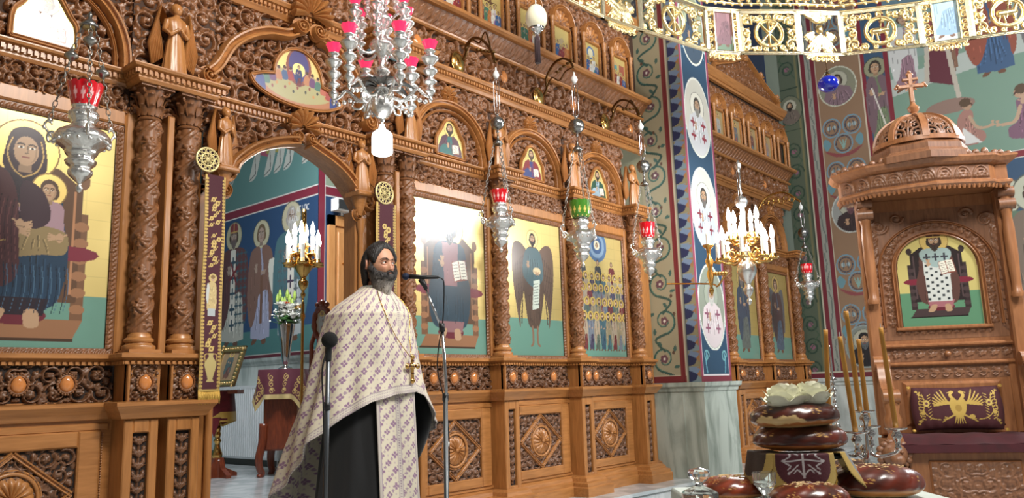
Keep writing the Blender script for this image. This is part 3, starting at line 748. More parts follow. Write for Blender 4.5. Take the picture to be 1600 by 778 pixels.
# ------------------------------------------------------------------ icon screen: shared carved pieces
YB = 4.40            # face of the screen's boards
COLY = 4.33          # axis of the columns
RES = .005
COLX = [1.95, 2.18, 3.67, 3.88, 4.92, 5.97, 7.03]

def moulding2d(mb, pts, hw, d, Y, taper=None):
    """bead-and-fillet moulding following an XZ path on the face y=Y"""
    pts = np.array(pts, float); n = len(pts); t = np.gradient(pts, axis=0); t /= np.linalg.norm(t, axis=1)[:, None]+1e-9
    nn = np.stack([-t[:, 1], t[:, 0]], 1); P = []
    prof = [(-1, 0), (-1, .6), (-.72, .95), (-.42, .9), (-.34, .6), (.0, .5), (.34, .6), (.42, .9), (.72, .95), (1, .6), (1, 0)]
    for i in range(n):
        k = 1 if taper is None else taper(i/(n-1))
        P.append([(pts[i, 0]+nn[i, 0]*a*hw*k, Y-b*d*(.4+.6*k), pts[i, 1]+nn[i, 1]*a*hw*k) for a, b in prof])
    mb.grid(P); m = len(prof); a0 = len(mb.v)-n*m
    mb.f.append(tuple(a0+k for k in range(m))); mb.f.append(tuple(a0+(n-1)*m+k for k in range(m))[::-1])
def volute(mb, cx, cz, R, Y, d, a0, dirn, hw=None, turns=1.6):
    hw = hw or R*.26; t = np.linspace(0, 1, 34); r = (R-hw)*(1-.82*t); a = a0+dirn*2*PI*turns*t
    moulding2d(mb, np.stack([cx+r*np.cos(a), cz+r*np.sin(a)], 1), hw, d, Y, lambda q: 1-.62*q)
    mb.add(*disk_y(cx, cz, R*.9, Y-d*.35)); mb.ball((cx, Y-d*.8, cz), R*.16, 10, 6)
def disk_y(cx, cz, r, y, n=24):
    return [(cx+r*math.cos(2*PI*k/n), y, cz+r*math.sin(2*PI*k/n)) for k in range(n)], [tuple(range(n))[::-1]]
def shell(mb, cx, cz, R, Y, d, lobes=9):
    """scallop shell, hinge at cx,cz, fanning upward"""
    nu, nv = lobes*6+1, 8; P = []
    for j in range(nv):
        s = (j+1)/nv; row = []
        for i in range(nu):
            a = PI*(-.12+1.24*i/(nu-1)); lob = abs(math.sin(a0_(i, nu, lobes)))
            rr = R*s*(1+.10*(lob-.5)*(s**2)); row.append((cx+rr*math.cos(a), Y-d*(.25+.75*lob*s**.5)*math.sin(PI*min(1, s*.62)+.25), cz+rr*math.sin(a)))
        P.append(row)
    mb.grid(P)
    mb.grid([P[-1], [(p[0], Y, p[2]) for p in P[-1]]])
def a0_(i, nu, lobes): return PI*lobes*i/(nu-1)

def wrap_column(r, h, seed, cell=.105):
    W_ = 2*PI*r; c = Carve(W_, h, RES); rng = np.random.default_rng(seed)
    # two vines winding up with rosettes between them
    pitch = .36
    for ph in (0, .5):
        for k in range(-2, int(h/pitch)+2):
            y0 = (k+ph)*pitch; t = np.linspace(0, 1, 14)
            for off in (-W_, 0, W_):
                c.tube(np.stack([W_*t+off, y0+pitch*t], 1), .013, .013, .020, ridge=True)
    n = int(h/.085)
    for k in range(n):
        for ph in (0, .5):
            y = (k+.5)*h/n; x = ((y/pitch-ph-.25) % 1)*W_
            for off in (-W_, 0, W_):
                R = .036
                c.rosette(x+off, y, R*.62, 5, .022, k)
                for q in range(6):
                    a = q*PI/3+k; c.leaf(x+off+R*.5*math.cos(a), y+R*.5*math.sin(a), a+.8, .036, .012, .016, 2)
    return c
def lathe_obj(name, prof, mat, parent, loc=(0, 0, 0), n=24, auto=40):
    return MB().lathe(prof, n, loc).build(name, mat, parent, True, auto)

# proto meshes at the origin; `place` shares their data
def proto(o):
    me = o.data; bpy.data.objects.remove(o); return me
def place(name, me, loc, parent, rotz=0, sc=None):
    o = bpy.data.objects.new(name, me); COL.objects.link(o); o.location = loc; o.parent = parent; o.rotation_euler[2] = rotz
    if sc: o.scale = sc
    return o

def carved(w, h, cell, hgt, seed, mat='carved', cut=.002, mirror=True, res=RES, maskf=None, extra=None):
    c = Carve(w, h, res); c.field(cell, hgt, seed, mirror)
    if extra: extra(c)
    return proto(c.mesh('carving', mat, None, (0, 0, 0), cut=cut, mask=maskf))

R_COL = .052
col_c = wrap_column(R_COL, 1.19, 5)
def colfn(h0, r):
    def fn(X, Y, H):
        th = X/r
        rr = r*1.0+H
        return np.stack([rr*np.cos(th), rr*np.sin(th), Y+h0], -1)
    return fn
shaft_me = proto(col_c.mesh('column_shaft', 'carved', None, (0, 0, 0), fn=colfn(0, R_COL)))
base_me = proto(MB().box(-.085, -.085, 0, .085, .085, .018).lathe([(.084, .018), (.086, .03), (.083, .040), (.070, .046), (.066, .054), (.074, .06), (.076, .07), (.072, .078), (.062, .084), (.058, .10), (.050, .112)], 26).build('column_base', 'wood', None, True, 35))
# capital: bell with two rows of curling leaves, corner volutes and abacus
cp = MB().lathe([(.050, 0), (.060, .004), (.064, .012), (.060, .020), (.050, .026), (.050, .05), (.056, .10), (.070, .16), (.082, .20)], 26)
for row, (z0, hh, rr, n_) in enumerate([(.026, .075, .054, 10), (.08, .095, .058, 8)]):
    for k in range(n_):
        a = 2*PI*(k+.5*row)/n_; ca, sa = math.cos(a), math.sin(a); P = []
        for j in range(8):
            t = j/7; out = rr+.006+.034*t**2.2+(.012 if j == 6 else 0); z = z0+hh*(t if t < .85 else .85-(t-.85)*.6); w_ = .024*(1-.55*abs(t-.45)*1.6)
            P.append([(ca*(out+.006*(1-abs(q)))-sa*w_*q, sa*(out+.006*(1-abs(q)))+ca*w_*q, z) for q in (-1, -.5, 0, .5, 1)])
        cp.grid(P)
for k in range(4):
    a = PI/4+k*PI/2; c0 = (.088*math.cos(a), .088*math.sin(a), .185)
    cp.torus(c0, .016, .006, 12, 6, (-math.sin(a), math.cos(a), 0)); cp.ball(c0, .008, 8, 6)
cp.box(-.095, -.095, .20, .095, .095, .225)
for k in range(4):
    a = k*PI/2; cp.ball((.09*math.cos(a), .09*math.sin(a), .205), .016, 10, 6)
cap_me = proto(cp.build('column_capital', 'carved', None, True, 40))

fr_lo = carved(.90, .185, .10, .036, 11, 'carved_dark', extra=None)
fr_ped = carved(.15, .185, .07, .026, 12, 'carved_dark')
fr_hi = carved(.92, .150, .085, .040, 13, 'carved')
fr_hi_ped = carved(.16, .15, .07, .024, 14, 'carved')
lun_me = carved(1.04, .66, .145, .046, 15, 'carved', res=.006)
band_me = carved(1.04, .275, .165, .062, 16, 'carved', res=.006)
lp_me = carved(.58, .45, .105, .022, 17, 'carved_dark', cut=.003)
pp = Carve(.078, .56, .004)
pp.tube([(.039, 0), (.039, .56)], .004, .004, .018)
for k in range(9):
    y = .02+k*.062
    for s_ in (-1, 1):
        pp.leaf(.039, y, PI/2-s_*.62, .066, .013, .02, 3); pp.leaf(.039+s_*.012, y+.018, PI/2-s_*1.5, .028, .008, .016, 1); pp.leaf(.039+s_*.030, y+.055, -PI/2-s_*.5, .030, .007, .014, 1)
ped_panel_me = proto(pp.mesh('carving', 'carved_dark', None, (0, 0, 0), cut=.002))
lb = Carve(1.04, .20, .006)      # sloping leaf band
for k in range(13):
    x = (k+.5)*.08
    lb.leaf(x-.03, .01, PI/2-.45, .19, .030, .022, 2); lb.leaf(x+.035, .19, -PI/2-.45, .12, .02, .018, 2); lb.dome(x+.012, .03, .013, .016, .018)
lb.H = np.maximum(lb.H, .002)
leafband_me = proto(lb.mesh('carving', 'carved', None, (0, 0, 0), w=(0, -1, 0), u=(1, 0, 0), v=(0, -.6, .8)))
# small carved border strip used round the great icons
def border_strip(L, seed=0):
    c = Carve(L, .040, .004); n = int(L/.026)
    for k in range(n):
        x = (k+.5)*L/n; c.leaf(x-.012, .004, PI/3, .036, .008, .016, 1); c.dome(x+.006, .009, .005, .005, .012)
    c.H = np.maximum(c.H, .001); return c
bs_h = proto(border_strip(.88).mesh('carving', 'carved', None, (0, 0, 0)))
bs_v = proto(border_strip(1.20).mesh('carving', 'carved', None, (0, 0, 0), u=(0, 0, 1), v=(1, 0, 0)))

# rosette in a diamond, for the lower panels
def rosette_mb():
    m = MB(); n = 16; P = []
    for j in range(9):
        s = j/8; row = []
        for i in range(n*6):
            a = 2*PI*i/(n*6); lob = abs(math.cos(n*a/2)); r = .105*s*(1 if s < .95 else .97+.05*lob)
            row.append((r*math.cos(a), -.012-.026*(.4+.6*lob)*math.sin(PI*min(s*1.0, 1))**.6-(.012 if s < .16 else 0), r*math.sin(a)*1.0))
        P.append(row)
    m.grid(P, False, True); m.torus((0, -.014, 0), .122, .010, 48, 8, (0, 1, 0)); m.torus((0, -.008, 0), .138, .006, 48, 6, (0, 1, 0)); m.ball((0, -.03, 0), .016, 12, 8)
    m.add(*disk_y(0, 0, .14, -.004, 40))
    return m
ros_me = proto(rosette_mb().build('rosette', 'wood', None, True, 50))
dm = MB()
for (a, b), (c, d) in [((0, .215), (.27, 0)), ((.27, 0), (0, -.215)), ((0, -.215), (-.27, 0)), ((-.27, 0), (0, .215))]:
    moulding2d(dm, [(a, b), ((a+c)/2, (b+d)/2), (c, d)], .014, .026, 0)
diam_me = proto(dm.build('diamond_moulding', 'wood'))
cab = MB(); cab.lathe([(.001, .022), (.018, .021), (.030, .014), (.035, .004), (.036, 0)][::-1], 24, sy=1.0)
cab.v = [(x, -z, y*1.25-(0.010*abs(x)/.036 if y > 0 else 0)) for x, y, z in cab.v]
cab_me = proto(cab.build('cabochon', 'cab', None, True))
cr2 = MB(); cr2.torus((0, -.004, -.002), .043, .006, 28, 6, (0, 1, 0), 1, 1)
for k in range(22): a = 2*PI*k/22; cr2.ball((.046*math.cos(a), -.006, .052*math.sin(a)-.002), .0065, 6, 4)
cabring_me = proto(cr2.build('cabochon_ring', 'carved', None, True))

# carved angel statue, looking to -y, base at origin
def angel_mb(h=.40, wings=True):
    m = MB(); u = h/7.2; P = []
    prof = [(1.15, .62, .25), (1.12, .66, .7), (.95, .58, 2.2), (.82, .50, 3.4), (.66, .44, 4.1), (.86, .5, 4.9), (.98, .5, 5.4), (.9, .42, 5.75), (.42, .32, 6.0), (.26, .26, 6.15), (.25, .25, 6.35)]
    for i, (a, b, z) in enumerate(prof):
        row = []
        for k in range(40):
            t = 2*PI*k/40; f = 1+(.07 if z < 4 else .03)*math.sin(11*t+z*.5); row.append((a*u*math.cos(t)*f, b*u*math.sin(t)*f, z*u))
        P.append(row)
    m.grid(P, False, True)
    m.ball((0, -.05*u, 6.75*u), .48*u, 14, 10, 1, 1.05, 1.15); m.ball((0, .08*u, 6.9*u), .56*u, 14, 10, 1, .95, 1.05)
    m.ball((0, -.52*u, 6.72*u), .08*u, 6, 5, 1, 1.2, 1.8)
    for e in (-1, 1):
        m.tube([(e*.9*u, 0, 5.5*u), (e*1.15*u, -.1*u, 4.5*u), (e*.75*u, -.65*u, 4.0*u), (e*.2*u, -.75*u, 4.5*u)], lambda t: (.30-.14*t)*u, 8)
        m.ball((e*.15*u, -.8*u, 4.55*u), .17*u, 8, 6)
        m.tube([(e*.45*u, -.1*u, .5*u), (e*.45*u, -.3*u, .1*u), (e*.5*u, -.65*u, .06*u)], .2*u, 8)
        if wings:
            for j in range(8):
                t = j/7; x0 = e*(.55+.25*t)*u; top = (x0+e*.8*u, .42*u, (6.9-1.2*t)*u); bx = e*(1.95-1.0*t)*u; bz = (1.0+2.3*t*.4)*u
                m.tube([(x0, .3*u, (5.5-.6*t)*u), top, (bx+e*.35*u, .45*u, (bz+2.2*u/u*u if False else bz+2.0*u)), (bx, .4*u, bz)], lambda q: (.16+.14*math.sin(PI*q))*u, 6, flat=.5)
    m.box(-1.3*u, -.75*u, 0, 1.3*u, .6*u, .22*u)
    return m
angel_me = proto(angel_mb().build('angel_figure', 'wood_v', None, True, 55))

# profiles for entablature mouldings (out, z)
PLINTH = [(0, .15), (.10, .15), (.10, .225), (.085, .235), (.085, .262), (.055, .272), (.045, .30), (.02, .315), (0, .32)]
CAPM = [(0, 1.0), (.02, 1.005), (.035, 1.03), (.065, 1.07), (.065, 1.088), (.03, 1.093), (0, 1.093)]
LEDGE = [(0, 1.283), (.012, 1.283), (.012, 1.300), (.03, 1.312), (.045, 1.318), (.045, 1.338), (.02, 1.345), (0, 1.345)]
CORN = [(0, 2.835), (.015, 2.835), (.028, 2.852), (.028, 2.862), (.036, 2.866), (.036, 2.895), (.062, 2.903), (.07, 2.915), (.07, 2.922), (0, 2.925)]
CORN2 = [(0, 3.585), (.02, 3.59), (.035, 3.61), (.045, 3.62), (.045, 3.652), (.07, 3.662), (.085, 3.68), (.085, 3.69), (0, 3.695)]
BANDM = [(0, 3.975), (.055, 3.975), (.07, 3.985), (.075, 3.998), (.03, 4.0), (0, 4.0)]
TOPL = [(0, 4.14), (.16, 4.14), (.185, 4.155), (.19, 4.178), (.17, 4.19), (0, 4.19)]
TOPC = [(0, 5.00), (.04, 5.005), (.05, 5.03), (.07, 5.04), (.10, 5.08), (.115, 5.10), (.115, 5.13), (0, 5.13)]

def brk(x0, x1, cols, half, y, yf):
    spans = []
    for c in cols:
        if spans and c-half-spans[-1][1] < .10: spans[-1][1] = c+half
        else: spans.append([c-half, c+half])
    p = [(x0, y)]
    for s0, s1 in spans:
        if s0 <= x0: p = [(x0, yf), (s1, yf), (s1, y)]; continue
        if s1 >= x1: p += [(s0, y), (s0, yf), (x1, yf)]; return p
        p += [(s0, y), (s0, yf), (s1, yf), (s1, y)]
    p.append((x1, y)); return p
    for c in cols:
        if c-half <= x0: p = [(x0, yf), (c+half, yf), (c+half, y)]; continue
        if c+half >= x1: p += [(c-half, y), (c-half, yf), (x1, yf)]; return p
        p += [(c-half, y), (c-half, yf), (c+half, yf), (c+half, y)]
    p.append((x1, y)); return p

def make_column(root, x):
    c = place('column', shaft_me, (x, COLY, 1.345+.108), root)
    b = place('column_base', base_me, (0, 0, -.108), c); k = place('column_capital', cap_me, (0, 0, 1.19), c, sc=(1, 1, .9))
    return c
def make_pedestal(root, x, w=.18):
    m = MB(); yf = COLY-.085
    z0, z1 = .30, 1.0
    m.box(x-w/2, yf+.03, z0, x+w/2, YB+.05, z1)
    pw = .042     # stiles around the recessed panel
    m.bbox(x-w/2, yf, z0, x-pw, yf+.03, z1); m.bbox(x+pw, yf, z0, x+w/2, yf+.03, z1)
    m.bbox(x-pw, yf, z0, x+pw, yf+.03, .34); m.bbox(x-pw, yf, .93, x+pw, yf+.03, z1)
    q_ = MB().box(x-w/2, yf+.01, 1.093, x+w/2, YB+.05, 1.283).bbox(x-w/2, yf-.014, 1.093, x-w/2+.014, yf+.03, 1.283, .004).build('frieze_block', 'wood_v', root)
    p = m.build('pedestal', 'wood_v', root)
    MB().box(x-pw, yf+.028, .34, x+pw, yf+.031, .93).build('panel_backing', 'backing', p)
    place('carved_panel', ped_panel_me, (x-.039, yf+.029, .352), p)
    place('carved_frieze', fr_ped, (x-.075, yf+.008, 1.096), q_)
    place('cabochon', cab_me, (x, yf-.012, 1.19), q_); place('cabochon_ring', cabring_me, (x, yf-.012, 1.19), q_)
    return p

def board(root, name, x0, x1, z0, z1, y, mat='wood', t=.04):
    return MB().box(x0, y, z0, x1, y+t, z1).build(name, mat, root)

def icon_bay(root, cx, w=1.04, lower=True):
    """one bay: lower panel, frieze, frame round the icon, carved frieze above, lunette"""
    h = w/2
    ix0, ix1 = cx-.40, cx+.40
    m = MB()
    # lower panel, framed
    m.box(cx-h, YB, .30, cx+h, YB+.05, 1.10)
    for a, b, c, d in [(cx-.40, .345, cx-.29, .95), (cx+.29, .345, cx+.40, .95), (cx-.29, .345, cx+.29, .42), (cx-.29, .87, cx+.29, .95)]:
        m.bbox(a, YB-.030, b, c, YB, d, .008)
    m.bbox(cx-.44, YB-.016, .32, cx+.44, YB, .345, .004); m.bbox(cx-.44, YB-.016, .95, cx+.44, YB, .985, .004)
    for k in range(44): # bead run
        z = .36+k*.0133; m.ball((cx-.415, YB-.006, z), .005, 5, 4); m.ball((cx+.415, YB-.006, z), .005, 5, 4)
    for k in range(60): x = cx-.39+k*.0132; m.ball((x, YB-.006, .965), .005, 5, 4); m.ball((x, YB-.006, .333), .005, 5, 4)
    p = m.build('lower_panel', 'wood', root)
    MB().box(cx-.29, YB-.004, .42, cx+.29, YB-.002, .87).build('panel_backing', 'backing', p)
    place('carved_openwork', lp_me, (cx-.29, YB-.003, .42), p)
    place('diamond_moulding', diam_me, (cx, YB-.004, .645), p); place('rosette', ros_me, (cx, YB-.006, .645), p)
    # frieze with cabochons
    m = MB().box(cx-h, YB+.005, 1.09, cx+h, YB+.05, 1.29)
    p = m.build('frieze', 'backing', root)
    place('carved_frieze', fr_lo, (cx-.45, YB+.006, 1.095), p)
    for dx in (-.2, .2) if cx > 4.5 else (-.22, .0, .22):
        place('cabochon', cab_me, (cx+dx, YB-.022, 1.19), p); place('cabochon_ring', cabring_me, (cx+dx, YB-.020, 1.19), p)
    # boards round the icon
    m = MB()
    m.box(cx-h, YB+.03, 1.34, cx+h, YB+.06, 2.86)
    m.bbox(cx-h, YB-.02, 1.345, ix0-.043, YB+.03, 2.70, .01); m.bbox(ix1+.043, YB-.02, 1.345, cx+h, YB+.03, 2.70, .01)
    m.bbox(ix0-.043, YB-.02, 2.613, ix1+.043, YB+.03, 2.70, .01)
    p = m.build('icon_surround', 'wood_v', root)
    place('carved_border', bs_h, (cx-.44, YB-.006, 2.57), p); place('carved_border', bs_h, (cx-.44, YB-.006, 1.332), p)
    place('carved_border', bs_v, (ix0-.042, YB-.006, 1.37), p); place('carved_border', bs_v, (ix1+.002, YB-.006, 1.37), p)
    m = MB().box(cx-h, YB+.0, 2.68, cx+h, YB+.05, 2.84)
    p = m.build('upper_frieze', 'recess_shade_brown', root); place('carved_frieze', fr_hi, (cx-.46, YB+.001, 2.684), p)
    lunette(root, cx, w)
def lunette(root, cx, w=1.04):
    m = MB().box(cx-w/2, YB+.02, 2.92, cx+w/2, YB+.06, 3.60)
    p = m.build('lunette', 'recess_shade_brown', root)
    place('carved_field', lun_me, (cx-.52, YB+.021, 2.925), p)
    m = MB(); a = np.linspace(0, PI, 40)
    moulding2d(m, np.stack([cx-.42*np.cos(a), 2.935+.46*np.sin(a)**.85], 1), .030, .060, YB)
    moulding2d(m, np.stack([cx-.365*np.cos(a), 2.935+.40*np.sin(a)**.85], 1), .010, .035, YB)
    for e in (-1, 1): volute(m, cx+e*.035, 3.44, .040, YB, .06, -PI/2, e)
    shell(m, cx, 3.475, .075, YB-.005, .05, 7)
    m.build('arch_moulding', 'wood', p, True, 45)
    # mixtilinear frame of the small icon
    o = lun_outline(cx, 1.0)
    m = MB(); moulding2d(m, np.vstack([o, o[:1]]), .013, .022, YB-.020); m.build('icon_frame', 'wood', p, True, 45)
def lun_outline(cx, s=1.0):
    pts = [(-.160, 0)]+[tuple(q) for q in smooth_pts([(-.160, .06), (-.158, .11), (-.146, .155), (-.118, .19), (-.094, .23), (-.066, .275), (-.034, .302), (0, .312)], False, 3)]
    L = np.array(pts); Rr = L[::-1]*[-1, 1]; o = np.vstack([L, Rr[1:]])
    return o*s+[cx, 2.955]

def upper_row(root, xs, x0, x1, arches=True):
    """carved band, leaf band, ledge, arcade with its colonnettes, top cornice"""
    L = x1-x0; n = int(math.ceil(L/1.04))
    m = MB(); m.box(x0, YB+.0, 3.69, x1, YB+.1, 3.98)
    p = m.build('carved_band', 'recess_shade_brown', root)
    for k in range(n):
        if x0+k*1.04+1.04 <= x1+.25: place('carving', band_me, (x0+k*1.04, YB+.001, 3.695), p)
        elif x1-x0-k*1.04 > .1: c = Carve(x1-x0-k*1.04, .275, .006); c.field(.165, .062, 61, True); c.mesh('carving', 'carved', p, (x0+k*1.04, YB+.001, 3.695), cut=.002)
        c_ = x0+k*1.04+.52
        if c_ < x1: place('cabochon', cab_me, (c_, YB-.035, 3.83), p, sc=(1.35, 1, 1.35))
    m = MB(); m.add([(x0, YB, 4.0), (x1, YB, 4.0), (x1, YB-.13, 4.15), (x0, YB-.13, 4.15), (x0, YB+.1, 4.15), (x1, YB+.1, 4.15)], [(0, 1, 2, 3), (3, 2, 5, 4)])
    p = m.build('leaf_band', 'carved', root)
    for k in range(n):
        if x0+k*1.04+1.04 > x1+.25 and x1-x0-k*1.04 > .1:
            Lr = x1-x0-k*1.04; c = Carve(Lr, .20, .006)
            for q in range(int(Lr/.08)): x = (q+.5)*.08; c.leaf(x-.03, .01, PI/2-.45, .19, .030, .022, 2); c.leaf(x+.035, .19, -PI/2-.45, .12, .02, .018, 2); c.dome(x+.012, .03, .013, .016, .018)
            c.H = np.maximum(c.H, .002); c.mesh('carving', 'carved', p, (x0+k*1.04, YB-.003, 3.995), v=(0, -.6, .8))
        if x0+k*1.04+1.04 <= x1+.25: place('carving', leafband_me, (x0+k*1.04, YB-.003, 3.995), p)
    board(root, 'arcade_board', x0, x1, 4.19, 5.13, YB+.02, 'recess_shade_brown')
    for cx in xs:
        arch_unit(root, cx)
    m = MB(); run_moulding(m, [(x0, YB), (x1, YB)], TOPC); dentils(m, [(x0, YB), (x1, YB)], .05, .066, 5.032, 5.045); m.build('top_cornice', 'wood', root)

au = Carve(.52, .76, .006); au.field(.13, .036, 31, True)
def au_mask(X, Y): return ~((np.abs(X-.26) < .145) & (Y < .44))
arch_field_me = proto(au.mesh('carving', 'carved', None, (0, 0, 0), mask=au_mask, cut=.002))
am = MB()
for e in (-1, 1):
    am.lathe([(.028, 0), (.028, .03), (.020, .04), (.019, .05)]+[(.019+.003*(k % 2), .05+.02*k) for k in range(17)]+[(.020, .40), (.026, .41), (.024, .43), (.032, .47), (.032, .48)], 12, (e*.185, -.05, 0))
am.bbox(-.150, -.035, -.002, -.135, .0, .445, .004); am.bbox(.135, -.035, -.002, .150, .0, .445, .004); am.bbox(-.15, -.035, .43, .15, 0, .446, .004); am.bbox(-.15, -.035, -.01, .15, 0, .003, .004)
am.bbox(-.225, -.075, -.0, -.145, 0, .012, .004); am.bbox(.145, -.075, 0, .225, 0, .012, .004)
aa = np.linspace(0, PI, 26)
moulding2d(am, np.stack([-.165*np.cos(aa), .48+.16*np.sin(aa)], 1), .022, .07, 0)
shell(am, 0, .475, .13, -.004, .03, 9)
arch_parts_me = proto(am.build('arch', 'wood', None, True, 45))
def arch_unit(root, cx):
    p = place('arcade_arch', arch_parts_me, (cx, YB+.015, 4.195), root)
    place('carving', arch_field_me, (-.26, .004, .0), p)

# ------------------------------------------------------------------ main icon screen
ico = thing('iconostasis', 'tall carved wooden icon screen with twisted vine columns behind the speaking man', 'icon screen')
BAYS = [1.40, 4.40, 5.445, 6.50]
SOLID_L, SOLID_R = (0.4, 2.30), (3.52, 7.40)
for cx in BAYS: icon_bay(ico, cx)
for x in COLX: make_pedestal(ico, x); make_column(ico, x)
def cols_in(a, b): return [c for c in COLX if a <= c <= b]
for (a, b) in (SOLID_L, SOLID_R):
    pth = brk(a, b, cols_in(a, b), .095, YB, COLY-.085)
    m = MB(); run_moulding(m, pth, PLINTH); m.build('plinth', 'wood', ico)
    m = MB(); run_moulding(m, pth, CAPM); m.build('cap_moulding', 'wood', ico)
    m = MB(); run_moulding(m, pth, LEDGE); dentils(m, pth, .012, .026, 1.284, 1.300, .017, .013); m.build('ledge', 'wood', ico)
full = brk(0.4, 7.40, COLX, .098, YB, COLY-.095)
m = MB(); run_moulding(m, full, CORN); dentils(m, full, .03, .052, 2.868, 2.893, .017, .013); m.build('cornice', 'wood', ico)
fb = [(0.4, YB), (1.84, YB), (1.84, YB-.16), (2.36, YB-.16), (2.36, YB), (3.52, YB), (3.52, YB-.16), (4.0, YB-.16), (4.0, YB), (7.40, YB)]
m = MB(); run_moulding(m, fb, CORN2); dentils(m, fb, .047, .068, 3.628, 3.650, .018, .014); m.build('upper_cornice', 'wood', ico)
m = MB(); run_moulding(m, [(0.4, YB), (7.40, YB)], BANDM); m.build('band_moulding', 'wood', ico)
m = MB(); run_moulding(m, [(0.4, YB), (7.40, YB)], TOPL); m.build('arcade_ledge', 'wood', ico)
UPX = [4.46+.52*k for k in range(-4, 6)]
upper_row(ico, UPX, 0.4, 7.42)
# pilasters behind the column pairs and at the ends
for a, b in ((1.86, 2.30), (3.55, 3.97), (4.88, 4.96), (5.93, 6.01), (6.99, 7.40)):
    p = MB().bbox(a, YB-.012, 1.345, b, YB+.05, 2.84, .006).build('pilaster', 'wood_v', ico); MB().box(a, YB, .30, b, YB+.05, 1.30).build('pilaster_foot', 'wood_v', ico)
for a in (2.045, 3.755): MB().bbox(a, YB-.10, 1.345, a+.04, YB, 2.70, .006).build('pilaster_strip', 'wood_v', ico)
for a, b in ((1.86, 2.30), (3.55, 3.97), (4.86, 4.98), (5.91, 6.03), (6.97, 7.40)):
    c = Carve(b-a, .15, .005); c.field(.085, .034, int(a*7), True); c.mesh('carved_frieze', 'carved', ico, (a, YB-.012, 2.684), cut=.002); MB().box(a, YB-.012, 2.68, b, YB+.0, 2.84).build('frieze_backing', 'recess_shade_brown', ico)
for a, b in ((.4, 2.32), (3.5, 7.41)): board(ico, 'back_rail', a, b, 2.80, 2.96, YB+.045, 'recess_shade_brown')
# blocks above the column pairs, with their carving, and angel statues standing on the cornice
for a, b in ((1.85, 2.35), (3.53, 3.99)):
    p = MB().box(a, YB-.02, 2.92, b, YB+.06, 3.60).build('corner_block', 'recess_shade_brown', ico)
    c = Carve(b-a, .66, .006); c.field(.14, .036, int(a*10), True); c.mesh('carved_field', 'carved', p, (a, YB-.021, 2.925), cut=.002)
for k, (x, s, z) in enumerate([(2.06, 1.12, 2.925), (3.90, 1.0, 2.925), (4.92, 1.12, 2.925), (5.97, 1.12, 2.925), (7.03, 1.12, 2.925)]):
    place('angel_figure', angel_me, (x, YB-.11, z), ico, sc=(s, s, s))
for x, z, r in ((2.40, 2.46, .3), (3.44, 2.48, -.3)):
    place('angel_figure', angel_me, (x, YB-.10, z), ico, rotz=r, sc=(.92, .92, .92))
    m = MB().bbox(x-.07, YB-.16, z-.03, x+.07, YB, z, .008).lathe([(.02, -.16), (.045, -.08), (.06, -.03)], 14, (x, YB-.07, z)); m.build('bracket', 'wood', ico, True, 40)
# ---- royal door bay: jambs, ogee arch, carved spandrels, pediment with its painting
DL, DR = 2.40, 3.44
JP = [(.030, .15), (.030, .30), (.022, .33), (.020, 1.2), (.026, 1.25), (.020, 1.3), (.018, 2.2), (.028, 2.24), (.034, 2.30)]
m = MB().bbox(2.28, YB-.03, .15, DL, YB+.10, 2.36, .01).lathe(JP, 16, (DL-.02, YB-.05, 0)); volute(m, DL+.03, 2.33, .055, YB-.03, .06, PI, -1); m.build('door_jamb', 'wood_v', ico, True, 40)
m = MB().bbox(DR, YB-.03, .15, 3.55, YB+.10, 2.36, .01).lathe(JP, 16, (DR+.03, YB-.05, 0)); volute(m, DR-.0, 2.33, .055, YB-.03, .06, 0, 1); m.build('door_jamb', 'wood_v', ico, True, 40)
Lp = smooth_pts([(2.36, 2.47), (2.40, 2.40), (2.46, 2.45), (2.50, 2.53), (2.62, 2.635), (2.75, 2.70), (2.86, 2.735), (2.93, 2.75)], False, 6)
Rp = smooth_pts([(3.02, 2.75), (3.10, 2.72), (3.22, 2.67), (3.33, 2.60), (3.43, 2.50), (3.50, 2.40), (3.535, 2.40)], False, 6)
door_edge = np.vstack([[(2.30, 2.30), (2.40, 2.38)], Lp[6:], Rp[:-6], [(3.50, 2.38), (3.60, 2.30)]])
m = MB()
moulding2d(m, Lp, .036, .085, YB-.03); moulding2d(m, Rp, .036, .085, YB-.03)
volute(m, 2.415, 2.435, .070, YB-.03, .085, PI*.0, -1, .024); volute(m, 3.495, 2.435, .070, YB-.03, .085, PI, 1, .024)
volute(m, 2.925, 2.785, .055, YB-.03, .08, PI, 1, .018); volute(m, 3.035, 2.785, .055, YB-.03, .08, 0, -1, .018)
shell(m, 2.98, 2.86, .115, YB-.05, .07, 9)
m.build('door_arch', 'wood', ico, True, 45)
def above_curve(curve, xoff, zoff, up=True):
    cx_, cz_ = curve[:, 0], curve[:, 1]
    def f(X, Y):
        z = np.interp(X+xoff, cx_, cz_); return (Y+zoff > z) if up else (Y+zoff < z)
    return f
de = door_edge[np.argsort(door_edge[:, 0])]
c = Carve(1.24, .56, .005); c.field(.14, .048, 41, True)
c.mesh('door_spandrel', 'carved', ico, (2.29, YB-.035, 2.285), cut=.002, mask=above_curve(de, 2.29, 2.285))
bk = Carve(1.24, .56, .01); bk.mesh('spandrel_board', 'recess_shade_brown', ico, (2.29, YB-.030, 2.285), mask=above_curve(de, 2.29, 2.285))
# soffit giving the arch its depth
sp = [(x, YB-.03, z) for x, z in de]; MB().grid([sp, [(x, YB+.12, z) for x, _, z in sp]]).build('arch_soffit', 'wood', ico, True)
MB().box(2.28, YB+.0, 2.80, 3.56, YB+.06, 2.93).build('lintel_board', 'carved', ico)
